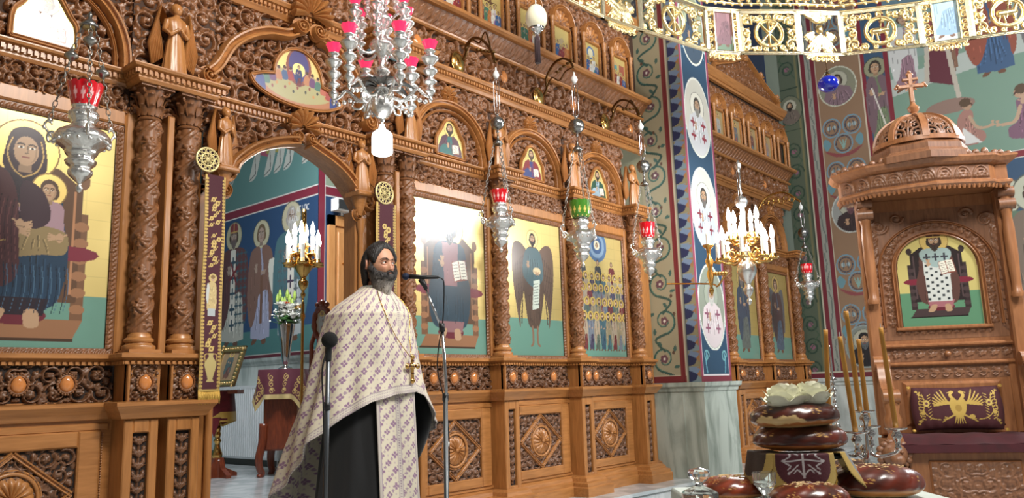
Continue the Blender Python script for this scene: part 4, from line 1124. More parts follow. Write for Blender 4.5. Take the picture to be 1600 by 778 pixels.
# pediment field
p = MB().box(2.35, YB+.01, 2.92, 3.53, YB+.07, 3.60).build('pediment', 'recess_shade_brown', ico)
c = Carve(1.18, .66, .005); c.field(.145, .044, 43, True); c.mesh('carved_field', 'carved', p, (2.35, YB+.005, 2.925), cut=.002)
m = MB()
BL = smooth_pts([(2.30, 3.05), (2.36, 3.12), (2.44, 3.27), (2.56, 3.38), (2.70, 3.45), (2.84, 3.48), (2.92, 3.53)], False, 6)
BR = smooth_pts([(3.10, 3.53), (3.20, 3.50), (3.32, 3.42), (3.42, 3.29), (3.50, 3.13), (3.56, 3.05)], False, 6)
moulding2d(m, BL, .038, .09, YB-.01); moulding2d(m, BR, .038, .09, YB-.01)
volute(m, 2.305, 3.03, .075, YB-.01, .09, 0, -1, .024); volute(m, 3.55, 3.03, .075, YB-.01, .09, PI, 1, .024)
volute(m, 2.935, 3.56, .07, YB-.04, .09, PI, 1, .022); volute(m, 3.075, 3.56, .07, YB-.04, .09, 0, -1, .022)
shell(m, 3.005, 3.66, .15, YB-.08, .09, 11)
m.build('pediment_arch', 'wood', p, True, 45)
# oval frame of the supper painting
def supper_outline():
    a = np.linspace(PI, 2*PI, 24); low = np.stack([2.95+.36*np.cos(a), 3.13+.13*np.sin(a)], 1)
    b = np.linspace(0, PI, 24); up = np.stack([2.95+.19*np.cos(b), 3.19+.215*np.sin(b)], 1)
    return np.vstack([low, [(3.22, 3.17)], up, [(2.68, 3.17)]])
so = supper_outline()
m = MB(); moulding2d(m, np.vstack([so, so[:1]]), .012, .02, YB-.035); m.build('painting_frame', 'wood', p, True, 45)

# ------------------------------------------------------------------ second icon screen in the side aisle (same workshop, same levels)
ico2 = thing('iconostasis', 'smaller carved wooden icon screen of the side aisle with a pointed openwork pediment', 'icon screen')
C2 = [9.18, 10.28, 11.38]
for cx in (8.62, 9.74, 10.84): icon_bay(ico2, cx, 1.10)
for x in C2: make_pedestal(ico2, x); make_column(ico2, x)
pth = brk(8.1, 11.72, C2, .095, YB, COLY-.085)
for nm, pr, dd in (('plinth', PLINTH, None), ('cap_moulding', CAPM, None), ('ledge', LEDGE, (.012, .026, 1.284, 1.30)), ('cornice', CORN, (.03, .052, 2.868, 2.893)), ('upper_cornice', CORN2, (.047, .068, 3.628, 3.65))):
    m = MB(); run_moulding(m, pth if nm != 'upper_cornice' else [(8.1, YB), (11.6, YB)], pr)
    if dd: dentils(m, pth if nm != 'upper_cornice' else [(8.1, YB), (11.6, YB)], dd[0], dd[1], dd[2], dd[3], .02, .016)
    m.build(nm, 'wood', ico2)
m = MB(); run_moulding(m, [(8.1, YB), (11.6, YB)], BANDM); m.build('band_moulding', 'wood', ico2)
m = MB(); run_moulding(m, [(8.1, YB), (11.6, YB)], TOPL); m.build('arcade_ledge', 'wood', ico2)
for x in C2: MB().bbox(x-.06, YB-.012, 1.345, x+.06, YB+.05, 2.84, .006).build('pilaster', 'wood_v', ico2)
upper_row(ico2, [8.4+.52*k for k in range(7)], 8.1, 11.6)
# pediment
pe = [(9.35, 5.13), (11.55, 5.13), (11.5, 5.26), (10.95, 5.44), (10.45, 5.66), (9.95, 5.44), (9.4, 5.26)]
p = MB().prism([(x, z) for x, z in pe], (0, YB+.02, 0), (1, 0, 0), (0, 0, 1), (0, 1, 0), .05).build('pediment', 'recess_shade_brown', ico2)
c = Carve(2.2, .53, .008); c.field(.16, .035, 51, True)
def pm(X, Y): return Y+5.13 < np.interp(X+9.35, [9.35, 9.4, 9.95, 10.45, 10.95, 11.5, 11.55], [5.13, 5.26, 5.44, 5.66, 5.44, 5.26, 5.13])
c.mesh('carved_field', 'carved', p, (9.35, YB+.018, 5.13), mask=pm, cut=.002)
m = MB(); moulding2d(m, [(9.35, 5.16), (9.4, 5.27), (9.95, 5.46), (10.45, 5.68), (10.95, 5.46), (11.5, 5.27), (11.55, 5.16)], .03, .06, YB+.01)
for x, z in ((9.4, 5.3), (9.95, 5.5), (10.95, 5.5), (11.5, 5.3)): shell(m, x, z, .09, YB, .05, 7)
for x in np.linspace(9.5, 11.4, 16):
    z = float(np.interp(x, [9.4, 10.45, 11.5], [5.28, 5.68, 5.28])); m.ball((x, YB, z+.03), .03, 8, 6)
m.build('pediment_moulding', 'wood', p, True, 45)
m = MB().lathe([(.05, 5.62), (.06, 5.68), (.03, 5.74), (.05, 5.82), (.02, 5.92), (.005, 5.98)], 14, (10.45, YB, 0)); m.build('finial', 'wood_v', ico2, True)
def rebase(root, loc):
    loc = Vector(loc); root.location = loc
    for ch in root.children: ch.location = ch.location-loc
rebase(ico, (3.9, 4.4, .15)); rebase(ico2, (9.9, 4.4, .15))
# ------------------------------------------------------------------ icons of the main screen (each can be taken off the screen)
def icon_panel(name, P, o, label, mat='icon', mask=None, w=None, h=None, v=(0, 0, 1), outline=None, u=(1, 0, 0), n=(0, 1, 0), group=None, cat='icon'):
    """painted panel: board with the painted face as a part of it. o is the lower left corner of its face"""
    w = w or P.w; h = h or P.h; o = np.array(o, float); u = np.array(u, float); v = np.array(v, float); n = np.array(n, float)
    out = outline if outline is not None else [(0, 0), (w, 0), (w, h), (0, h)]
    c = o+u*w/2
    root = thing(name, label, cat, c, 0, group)
    MB().prism(out, o-c+n*.002, u, v, n, .018).build('board', 'wood_v', root)
    P.mesh('painting', mat, root, o-c, u, v, mask)
    return root
TEAL = (98, 156, 134)
GB = (232, 206, 128)
def ground_icon(w, h, res, g=.24, base=GB, m=.85):
    P = Paint(w, h, res, base, m)
    P.rect(-.01, -.01, w+.01, h*g, TEAL)
    for k in range(1, 9): P.line([(0, h*g+(h*(1-g))*k/9), (w, h*g+(h*(1-g))*k/9)], res*1.0, dk(base, .93), m)
    for k in range(1, 6): P.line([(w*k/6, h*g), (w*k/6, h)], res*1.0, dk(base, .93), m)
    return P
IW, IH = .80, 1.20
# Mother and Child
P = ground_icon(IW, IH, .004, .23)
p_enthroned(P, .365, .09, 1.02, (46, 30, 40), (26, 58, 88), None, (40, 24, 30), child=True, hood=(58, 34, 44))
# red-brown mantle over the knees and shoulders
P.poly([(.13, .84), (.05, .62), (.06, .35), (.16, .28), (.35, .33), (.36, .55), (.33, .80), (.25, .90)], (84, 38, 42), sm=True)
p_folds(P, .18, .8, .33, .08, .12, (92, 40, 42), 5, 3)
P.poly([(.36, .84), (.46, .80), (.50, .66), (.42, .60), (.36, .66)], (64, 36, 46), sm=True)
for pts in ([(.30, 1.06), (.28, .98), (.31, .90), (.36, .86)], [(.43, 1.06), (.445, .98), (.42, .90), (.36, .86)], [(.06, .62), (.12, .56), (.20, .52), (.30, .53)]): P.line(pts, .007, (190, 150, 80), .4, sm=True)
for k in range(7): P.line([(.15+.03*k, .80-.01*k), (.13+.032*k, .62), (.16+.03*k, .40)], .006, (58, 24, 30), sm=True, w2=.002); P.line([(.165+.03*k, .78-.01*k), (.145+.032*k, .62), (.175+.03*k, .42)], .005, (124, 62, 60), sm=True, w2=.002)
for k in range(8): P.line([(.30+.04*k, .42), (.31+.04*k, .30), (.29+.04*k, .17)], .006, (14, 34, 58), sm=True, w2=.003); P.line([(.315+.04*k, .41), (.325+.04*k, .30), (.305+.04*k, .18)], .005, (62, 104, 138), sm=True, w2=.002)
p_hand(P, .36, .62, .040, up=False)
icon_panel('icon', P, (1.0, YB+.002, 1.37), 'large icon of a dark-hooded woman holding a child on her knees')
# Christ enthroned
P = ground_icon(IW, IH, .005, .24)
p_enthroned(P, .40, .10, 1.0, (150, 96, 100), (38, 66, 84), (60, 44, 36), (70, 48, 34))
icon_panel('icon', P, (4.0, YB+.002, 1.37), 'large glare-washed icon of an enthroned blue-robed man with an open book')
# winged forerunner
P = ground_icon(IW, IH, .005, .27)
for e in (-1, 1):
    P.poly([(.40+e*.08, .90), (.40+e*.20, 1.0), (.40+e*.28, .94), (.40+e*.29, .72), (.40+e*.25, .45), (.40+e*.20, .24), (.40+e*.19, .42), (.40+e*.12, .62)], (112, 84, 66), sm=True)
    for k in range(6): P.line([(.40+e*(.11+.026*k), .90-.02*k), (.40+e*(.14+.024*k), .62), (.40+e*(.19+.012*k), .32+.03*k)], .006, (70, 52, 46), sm=True)
    P.line([(.40+e*.16, .48), (.40+e*.18, .28)], .012, (84, 60, 48))
P.ell(.40, 1.04, .085, .085, (240, 214, 140), .9); P.ell(.40, 1.04, .085, .085, (150, 110, 50), 0, ring=.006)
P.poly([(.34, .96), (.29, .88), (.25, .68), (.27, .50), (.31, .28), (.38, .24), (.46, .26), (.52, .46), (.55, .66), (.51, .88), (.46, .96)], (96, 72, 56), sm=True)
P.poly([(.33, .95), (.27, .86), (.26, .70), (.40, .60), (.53, .68), (.53, .86), (.47, .95)], (70, 104, 112), sm=True)
p_folds(P, .40, .92, .64, .09, .13, (70, 104, 112), 5, 2); p_folds(P, .40, .58, .27, .11, .09, (96, 72, 56), 6, 4)
for e in (-1, 1): P.line([(.40+e*.035, .25), (.40+e*.03, .12), (.40+e*.06, .085)], .026, (150, 104, 74), sm=True, w2=.02)
p_face(P, .40, 1.035, .048, (52, 38, 30), (58, 42, 34)); p_hand(P, .33, .79, .032)
P.ell(.45, .75, .055, .035, (232, 206, 150)); p_hand(P, .44, .73, .03, up=False)
P.poly([(.40, .66), (.49, .68), (.46, .42), (.37, .40)], (200, 214, 196))
for k in range(8): P.line([(.40, .63-.026*k), (.46, .64-.026*k)], .006, (70, 80, 76))
icon_panel('icon', P, (5.045, YB+.002, 1.37), 'large icon of a winged standing figure in a brown cloak holding a scroll and dish')
# assembly of many haloed figures
P = ground_icon(IW, IH, .005, .18)
for rr, cc in ((.17, (70, 110, 160)), (.13, (120, 156, 190)), (.09, (60, 96, 150)), (.05, (220, 214, 180))): P.ell(.36, 1.10, rr, rr, cc)
p_face(P, .36, 1.10, .022)
rng = np.random.default_rng(4)
cols = [(52, 84, 110), (124, 46, 46), (84, 100, 84), (150, 134, 96), (70, 60, 90), (110, 120, 134), (60, 100, 110), (170, 150, 120)]
for x, c in ((.36, (60, 66, 70)), (.60, (120, 40, 40)), (.10, (60, 66, 70))): p_saint(P, x, .62, .33, c, c, halo=None, seed=int(x*100))
for r_, y0 in enumerate([.47, .36, .22, .06]):
    n_ = 8
    for k in range(n_):
        x = .05+(k+.5*(r_ % 2))*.70/(n_-1.0); c = cols[int(rng.integers(0, 8))]; c2 = cols[int(rng.integers(0, 8))]
        p_saint(P, x, y0, .34+.02*(r_ == 3), c, c2, halo=(240, 206, 110), hm=.9, seed=k+r_*10, beard=(90, 80, 70) if rng.random() < .5 else None, hr=1.9, wide=.8)
icon_panel('icon', P, (6.10, YB+.002, 1.37), 'large icon crowded with rows of small haloed figures on a teal ground')
# half figures of the lunettes
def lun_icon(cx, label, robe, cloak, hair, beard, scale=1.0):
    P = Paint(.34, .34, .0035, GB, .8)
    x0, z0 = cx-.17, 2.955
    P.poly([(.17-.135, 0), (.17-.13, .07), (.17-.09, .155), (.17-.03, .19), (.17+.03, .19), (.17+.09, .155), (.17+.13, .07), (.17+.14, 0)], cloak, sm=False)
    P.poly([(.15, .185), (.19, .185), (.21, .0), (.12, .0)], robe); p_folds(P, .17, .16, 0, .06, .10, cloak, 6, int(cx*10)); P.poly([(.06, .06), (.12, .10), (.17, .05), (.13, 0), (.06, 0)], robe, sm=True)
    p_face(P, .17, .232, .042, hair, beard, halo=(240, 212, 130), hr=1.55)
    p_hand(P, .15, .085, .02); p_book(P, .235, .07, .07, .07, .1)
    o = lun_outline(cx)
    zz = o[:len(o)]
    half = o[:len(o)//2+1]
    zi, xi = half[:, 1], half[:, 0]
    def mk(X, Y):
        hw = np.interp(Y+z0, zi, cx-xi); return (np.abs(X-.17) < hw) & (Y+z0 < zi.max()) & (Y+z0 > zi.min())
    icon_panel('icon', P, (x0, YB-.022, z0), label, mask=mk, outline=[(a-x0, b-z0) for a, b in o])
lun_icon(1.40, 'small pointed icon above the hooded woman, its figure painted pale as if washed out by glare', (170, 190, 200), (178, 172, 190), (120, 110, 110), (130, 120, 116))  # glare is painted in as pale robe, cloak, hair and beard colours
lun_icon(4.40, 'small pointed icon of a bald bearded man, above the enthroned blue-robed figure', (30, 110, 110), (84, 44, 70), (70, 56, 46), (60, 50, 46))
lun_icon(5.445, 'small pointed icon of a man in red and blue, above the winged figure', (50, 60, 130), (150, 36, 40), (84, 58, 40), (90, 66, 48))
lun_icon(6.50, 'small pointed icon of a man in red and green, above the crowd of haloed figures', (150, 180, 200), (42, 88, 62), (70, 50, 36), (60, 46, 36))
# the supper
P = Paint(.80, .46, .0035, (232, 196, 116), .6)   # x 2.55..3.35, z 2.98..3.44
P.poly([(.0, .20), (.0, .02), (.80, .02), (.80, .20), (.66, .24), (.40, .16), (.14, .24)], (190, 110, 60))
P.poly([(.10, .21), (.22, .255), (.40, .262), (.58, .25), (.70, .20), (.62, .10), (.40, .05), (.18, .09)], (176, 164, 98), sm=True)
for k in range(14): x = .2+.032*k; P.ell(x, .12+.08*((k*7) % 5)/5, .008, .012, ((150, 50, 40), (210, 130, 60), (60, 60, 50))[k % 3])
P.ell(.40, .30, .10, .13, (150, 70, 50)); P.ell(.40, .31, .08, .11, (72, 60, 130)); P.ell(.40, .28, .05, .05, (240, 210, 130), .8)
p_saint(P, .40, .16, .155, (120, 36, 40), (40, 56, 110), halo=None, feet=False)
for k in range(6):
    for e in (-1, 1):
        x = .40+e*(.065+.045*k); y = .215-.004*k*k; c = cols[(k*3+(e > 0)) % 8]
        c = ((180, 60, 50), (60, 90, 140), (200, 120, 70), (110, 60, 110), (70, 120, 100), (200, 90, 60))[(k+(e > 0)*2) % 6]
        P.poly([(x-.024, y-.02), (x-.02, y+.03), (x, y+.045), (x+.02, y+.03), (x+.026, y-.02)], c, sm=True); P.ell(x, y+.056, .012, .015, (196, 140, 100)); P.ell(x, y+.062, .013, .012, (80, 50, 34))
for e, c in ((-1, (46, 60, 140)), (1, (40, 60, 140))):
    x = .40+e*.29; P.poly([(x-.03, .06), (x-.03, .15), (x, .185), (x+.03, .15), (x+.04, .05)], c, sm=True); P.ell(x, .195, .014, .017, (196, 140, 100))
so2 = so-[2.55, 2.98]
def mk(X, Y):
    ins = np.zeros(X.shape, bool); n = len(so2)
    for i in range(n):
        (a, b), (c, d) = so2[i], so2[(i+1) % n]
        if b == d: continue
        ins ^= ((b > Y) != (d > Y)) & (X < (c-a)*(Y-b)/(d-b)+a)
    return ins
icon_panel('icon', P, (2.55, YB-.040, 2.98), 'oval icon of a crowded supper table, in the pediment over the royal door', mask=mk, outline=[tuple(q) for q in so2])
# feast icons of the upper arcade
feast = [('with blue and red standing figures', 0), ('with figures round a cross', 1), ('with a figure in orange between hills', 2), ('with a white-robed figure among rocks', 3), ('with figures under a blue ring', 4), ('with red and turquoise buildings', 5)]
for k, (txt, sd) in enumerate(feast):
    cx = 4.46+.52*k; rng = np.random.default_rng(sd+60)
    P = Paint(.27, .43, .0045, (216, 190, 110), .5)
    P.rect(0, 0, .27, .13, [(90, 140, 110), (120, 110, 80), (110, 130, 90), (140, 120, 90), (100, 80, 110), (180, 90, 60)][sd])
    if sd in (2, 3): P.poly([(.0, .05), (.05, .22), (.1, .30), (.16, .34), (.22, .26), (.27, .1), (.27, 0), (0, 0)], (176, 150, 104), sm=False)
    if sd == 5: P.rect(.02, .12, .11, .34, (70, 150, 150)); P.rect(.15, .10, .25, .36, (176, 80, 56)); P.poly([(.0, .34), (.065, .40), (.13, .34)], (200, 160, 90))
    if sd == 4: P.ell(.13, .33, .07, .07, (70, 110, 170)); P.ell(.13, .33, .045, .05, (220, 210, 160))
    if sd == 1: P.rect(.12, .1, .145, .40, (110, 70, 40)); P.rect(.05, .31, .22, .335, (110, 70, 40))
    for j in range(5):
        x = .035+.05*j; c = [(40, 70, 150), (176, 50, 50), (220, 130, 60), (70, 150, 140), (150, 90, 150), (210, 200, 190), (90, 60, 110)][int(rng.integers(0, 7))]
        c2 = [(40, 90, 160), (150, 40, 40), (200, 110, 40), (60, 120, 90), (220, 214, 200)][int(rng.integers(0, 5))]
        p_saint(P, x, .03+.03*(j % 2), .21+.05*rng.random(), c, c2, halo=(236, 206, 120), hm=.7, seed=j, hair=(70, 46, 30))
    icon_panel('icon', P, (cx-.135, YB+.008, 4.195), 'small arched festival icon '+txt+', in the upper arcade', group=None)
# side screen icons
P = ground_icon(.80, 1.20, .006, .26, (196, 172, 96), .6); p_saint(P, .40, .10, 1.02, (96, 104, 96), (58, 74, 96), beard=(120, 110, 100), hood=(70, 66, 66)); icon_panel('icon', P, (9.34, YB+.002, 1.37), 'tall icon of a hooded standing figure on the side screen, beside the painted pier')
P = ground_icon(.80, 1.20, .006, .26, (196, 172, 96), .6)
for e in (-1, 1): P.poly([(.40+e*.08, .90), (.40+e*.22, .98), (.40+e*.25, .7), (.40+e*.2, .36), (.40+e*.1, .6)], (96, 100, 104), sm=True)
p_saint(P, .40, .10, 1.02, (70, 96, 120), (84, 60, 60)); icon_panel('icon', P, (10.44, YB+.002, 1.37), 'tall icon of a winged standing figure on the side screen, between its two twisted columns')
for k in range(4):
    cx = 9.44+.52*k
    P = Paint(.27, .43, .008, (176, 160, 110), .4); P.rect(0, 0, .27, .1, (96, 120, 100))
    p_saint(P, .135, .03, .36, [(90, 110, 120), (150, 80, 70), (96, 130, 140), (120, 120, 130)][k], [(170, 170, 160), (90, 110, 120), (110, 60, 60), (160, 140, 130)][k], seed=k)
    icon_panel('icon', P, (cx-.135, YB+.008, 4.195), ['first', 'second', 'third', 'fourth'][k]+' small saint icon in the side screen arcade, counted from the painted pier')

# ------------------------------------------------------------------ painted pier with its marble dado
PX, PYF, PX2 = 7.42, 3.86, 8.10
m = MB().box(PX, PYF, 1.10, PX2, 4.9, 7.2); pier = struct('pillar', m, plain('pier_plaster', (150, 148, 120), .7), label='painted pier between the two icon screens', cat='wall')
dd = MB().box(PX-.03, PYF-.03, .15, PX2+.03, 4.9, 1.06); run_moulding(dd, [(PX-.03, 4.9), (PX-.03, PYF-.03), (PX2+.03, PYF-.03), (PX2+.03, 4.9)], [(0, 1.0), (.015, 1.01), (.02, 1.04), (.045, 1.06), (.05, 1.10), (0, 1.10)])
dd.box(PX-.035, PYF+.20, .15, PX-.028, PYF+.215, 1.0)
struct('trim_1', dd, 'marble', label='grey-green veined marble base of the painted pier', cat='wall')
GR, BEIGE, DRED = (46, 92, 80), (170, 158, 118), (142, 34, 38)
# left face: y runs from 4.42 (screen) to PYF; canvas x = 4.42-y
FW = 4.42-PYF
P = Paint(FW, 6.0, .008, BEIGE)
p_rinceau(P, -.01, .05, .34, 6.0, 15, GR, .026, (112, 62, 78), (56, 104, 92), seed=2)
rng = np.random.default_rng(8)
for k in range(26): P.ell(rng.uniform(.02, .30), rng.uniform(0, 6), .016, .02, (104, 70, 48))
for k in range(7): p_bust(P, .06, 3.0+k*1.3-.9*0, .11, .22, (176, 168, 130), (70, 76, 88), ring=(60, 110, 100), sc=1.0) if k % 2 else None
P.rect(.335, 0, .39, 6, DRED); P.rect(.39, 0, .405, 6, (200, 186, 150)); P.rect(.405, 0, .42, 6, (150, 150, 130)); P.rect(.42, 0, .43, 6, (54, 70, 60)); P.rect(0, 0, .40, .07, DRED); P.rect(0, .07, .335, .078, (210, 196, 160))
for k in range(int(6/.16)):
    y = k*.16; P.rect(.43, y, .60, y+.16, (150, 140, 96) if k % 2 else (120, 150, 160))
    P.poly([(.43, y), (.50, y+.02), (.53, y+.08), (.43, y+.12)], (34, 44, 96)); P.poly([(.56, y+.04), (.48, y+.12), (.56, y+.16)], (186, 120, 60)); P.poly([(.43, y+.12), (.52, y+.08), (.56, y+.13), (.46, y+.16)], (110, 140, 180))
P.line([(.37, 0), (.37, 6)], .006, (120, 20, 30))
P.mesh('mural', 'painted', pier, (PX-.003, 4.42, 1.10), (0, -1, 0), (0, 0, 1))
# front face
BW = PX2-PX
BLUE = (34, 74, 108)
P = Paint(BW, 6.0, .008, BLUE)
def pier_med(cy, robe, hood=None, beard=(110, 104, 96), bg=(146, 156, 128), crosses=None, hair=(70, 60, 54), robe2=None, rx=.30, ry=.46):
    p_bust(P, BW/2, cy, rx, ry, bg, robe, hair, beard, hood, ring=(222, 226, 210), crosses=crosses, robe2=robe2, halo=dk(bg, 1.12), sc=1.05)
for cy in (1.25, 2.32, 3.35, 4.38, 5.4):
    for e in (-1, 1):
        for t_ in (-1, 1):
            t = np.linspace(0, 1, 18); a = t*PI*2.1+(0 if e > 0 else PI); r = .085*(1-.7*t)
            P.line(np.stack([BW/2+e*.20+e*0+r*np.cos(a)*e, cy+.52*t_*0-.52+t_*.06+r*np.sin(a)*t_], 1), .018, (120, 180, 196), w2=.008)
        P.line([(BW/2+e*.28, cy-.66), (BW/2+e*.06, cy-.52), (BW/2+e*.28, cy-.38)], .02, (150, 200, 206), sm=True); P.line([(BW/2+e*.26, cy-.75), (BW/2, cy-.60), (BW/2+e*.1, cy-.45)], .014, (90, 150, 180), sm=True)
    P.ell(BW/2, cy-.52, .035, .05, (196, 180, 190))
pier_med(.78, (214, 196, 196), crosses=(150, 70, 100), beard=(190, 190, 180), hair=(150, 150, 144), bg=(140, 150, 128))
pier_med(1.85, (190, 200, 210), crosses=(150, 30, 50), bg=(206, 206, 190))
pier_med(2.88, (206, 206, 206), crosses=(170, 30, 50), bg=(206, 200, 180), beard=(150, 144, 130))
pier_med(3.95, (62, 84, 106), hood=(44, 58, 80), bg=(160, 170, 132), beard=(90, 80, 74))
pier_med(5.05, (160, 150, 110), bg=(170, 170, 130))
PK = (170, 50, 84)
P.rect(0, 0, .04, 6, PK); P.rect(.04, 0, .05, 6, (226, 214, 214)); P.rect(BW-.04, 0, BW, 6, PK); P.rect(BW-.05, 0, BW-.04, 6, (226, 214, 214)); P.rect(0, 0, BW, .06, (142, 34, 54)); P.rect(.04, .06, BW-.04, .075, (226, 214, 214))
for e in (0, 1):
    x = .14 if e == 0 else BW-.14
    P.line([(x, .09), (x+(.02 if e else -.02), .2), (x, .3)], .02, (90, 170, 190), sm=True)
    t = np.linspace(0, 1, 18); P.line(np.stack([x+.06*(1-.7*t)*np.cos(t*7), .26+.07*(1-.7*t)*np.sin(t*7)], 1), .016, (110, 190, 190))
P.mesh('mural', 'painted', pier, (PX, PYF-.003, 1.10), (1, 0, 0), (0, 0, 1))

# ------------------------------------------------------------------ right wall of the aisle (x = 11.75)
WX = 11.75
m = MB().box(WX, -2.5, 0, WX+.3, 5.0, 8.0); wr = struct('wall_right', m, plain('wall_plaster', (120, 130, 116), .7), label='painted wall of the side aisle behind the throne', cat='wall')
WW, WH = 5.9, 6.9
P = Paint(WW, WH, .0105, (150, 112, 78))          # x = 4.42-y ; y = z-1.10
def wy(Y): return 4.42-Y
# green scroll strip next to the side screen
P.rect(0, 0, wy(4.08), WH, (84, 98, 74)); P.rect(wy(4.16), 0, wy(4.13), WH, (120, 116, 70)); P.rect(wy(4.11), 0, wy(4.09), WH, (46, 70, 50))
for k in range(22):
    y = .12+.33*k; c_ = .135; t = np.linspace(0, 1, 22)
    if 3.70 < y+.0 < 4.5: continue
    s_ = 1 if k % 2 else -1
    P.line(np.stack([c_+s_*(.125-.09*t)*np.cos(t*9), y+(.14-.10*t)*np.sin(t*9)], 1), .022, (40, 72, 52)); P.ell(c_, y, .035, .035, (150, 84, 110))
    P.line([(c_-s_*.12, y-.17), (c_+s_*.1, y+.17)], .014, (60, 92, 62))
p_bust(P, .13, 4.08, .19, .24, (110, 116, 88), (110, 96, 84), ring=(40, 66, 50), hair=(44, 36, 30), beard=(44, 36, 30), sc=1.1, hand=False)
for yy in (3.75, 4.42, .05): P.rect(0, yy, .28, yy+.02, (40, 66, 46))
# double crimson stripe with a grey vein between
a = wy(4.085); P.rect(a, 0, a+.012, WH, (196, 190, 160)); P.rect(a+.012, 0, a+.075, WH, (130, 26, 42)); P.rect(a+.075, 0, a+.165, WH, (150, 154, 140)); P.rect(a+.165, 0, a+.225, WH, (130, 26, 42)); P.rect(a+.225, 0, a+.237, WH, (196, 190, 160))
for k in range(50): P.line([(a+.12+.02*math.sin(k), k*.14), (a+.12-.02*math.sin(k*1.7), k*.14+.12)], .02, (104, 116, 108))
P.rect(0, 0, 1.5, .07, (130, 30, 44)); P.rect(0, .07, 1.5, .085, (196, 190, 160))
# brown strip with round saints and blue scroll circles
x0, x1 = wy(3.84), wy(3.27); xc = (x0+x1)/2
def circ_motif(y):
    for e in (-1, 1):
        P.ell(xc+e*.145, y+.10, .135, .15, (96, 150, 176), ring=.018); P.ell(xc+e*.145, y+.10, .10, .115, (40, 62, 90), ring=.014)
        for q in (-.035, .035): P.ell(xc+e*.145+q, y+.10, .028, .035, (150, 176, 180)); P.line([(xc+e*.145+q, y+.04), (xc+e*.145+q*.6, y+.16)], .012, (50, 70, 90))
    P.ell(xc, y-.16, .14, .15, (96, 150, 176), ring=.018); P.ell(xc, y-.16, .11, .12, (34, 56, 86), ring=.012)
    for q in (-.6, 0, .6): P.line([(xc, y-.24), (xc+q*.08, y-.10)], .024, (120, 170, 160), w2=.012)
    P.poly([(xc-.26, y-.24), (xc-.14, y-.34), (xc, y-.36), (xc+.14, y-.34), (xc+.26, y-.24), (xc, y-.32)], (150, 60, 64), sm=True)
    for e in (-1, 1): P.poly([(xc+e*.25, y-.05), (xc+e*.17, y-.14), (xc+e*.24, y-.24), (xc+e*.29, y-.14)], (90, 146, 160), sm=True)
for z in (.78, 1.62-.12, 2.95-.06, 3.55, 5.2, 5.9, 6.5): circ_motif(z)
p_bust(P, xc, .42, .27, .30, (128, 138, 128), (30, 28, 34), hood=(24, 22, 28), beard=(90, 96, 100), ring=(140, 160, 160), sc=1.15)
p_bust(P, xc, 2.36, .27, .31, (150, 156, 150), (58, 42, 44), beard=(110, 66, 74), hair=(150, 150, 144), ring=(190, 200, 190), sc=1.15)
p_bust(P, xc, 4.27, .28, .31, (134, 136, 108), (130, 100, 112), beard=(120, 100, 100), ring=(200, 206, 180), sc=1.1)
P.rect(wy(3.20), 0, wy(3.14), WH, (144, 28, 46)); P.rect(wy(3.215), 0, wy(3.20), WH, (206, 190, 160))
# blue strip with a standing figure, then the great scene
P.rect(wy(3.14), 0, wy(2.88), WH, (48, 86, 122)); p_saint(P, wy(3.01), 3.25, 1.25, (110, 130, 90), (120, 90, 100), halo=(150, 150, 110), hm=.0, wide=.75, hair=(60, 50, 40)); P.line([(wy(3.08), 4.1), (wy(2.92), 3.4)], .02, (220, 214, 200))
P.rect(wy(2.88), 0, wy(2.82), WH, (144, 28, 46))
sx0 = wy(2.82)
P.rect(sx0, 0, WW, 2.72, (44, 84, 124)); P.rect(sx0, 2.72, WW, 2.80, (150, 30, 44)); P.rect(sx0, 2.80, WW, WH, (116, 158, 134))
P.rect(sx0, 2.795, WW, 2.81, (214, 214, 200)); P.rect(sx0, 2.705, WW, 2.72, (214, 214, 200))
P.poly([(sx0, 3.9), (sx0+1.2, 4.05), (WW, 4.3), (WW, 4.6), (sx0+1.2, 4.32), (sx0, 4.15)], (176, 190, 180)); P.rect(sx0, 4.4, WW, WH, (126, 160, 148)); P.rect(sx0, 5.2, WW, WH, (90, 130, 150))
def fig(Y, z, h, robe, cloak, lean=0, w=1.0, sd=0): p_saint(P, wy(Y), z-1.10, h, robe, cloak, halo=None, seed=sd, lean=lean, wide=w, skin=(190, 150, 118), hair=(96, 66, 44))
fig(2.62, 5.05, 1.15, (150, 110, 126), (200, 204, 200), .3, .9, 1)
fig(2.10, 5.15, 1.15, (140, 96, 70), (150, 60, 60), 0, .9, 2)
fig(1.55, 4.98, 1.25, (52, 92, 140), (164, 74, 50), 0, 1.35, 3)
fig(1.02, 5.05, 1.2, (150, 60, 70), (110, 110, 110), 0, .9, 4)
fig(.72, 5.05, 1.2, (150, 60, 70), (126, 120, 110), 0, .9, 5)
fig(.30, 4.7, 1.35, (54, 84, 130), (150, 150, 70), 0, 1.2, 6)
P.poly([(wy(2.36), 4.0-.0), (wy(2.34), 4.5), (wy(2.2), 4.62), (wy(2.05), 4.5), (wy(2.02), 3.85)], (110, 40, 54), sm=False); P.ell(wy(2.12), 3.58, .30, .10, (150, 116, 100))
P.line([(wy(2.36), 4.0), (wy(2.3), 4.6), (wy(2.08), 4.6), (wy(2.0), 3.7)], .06, (190, 180, 160))
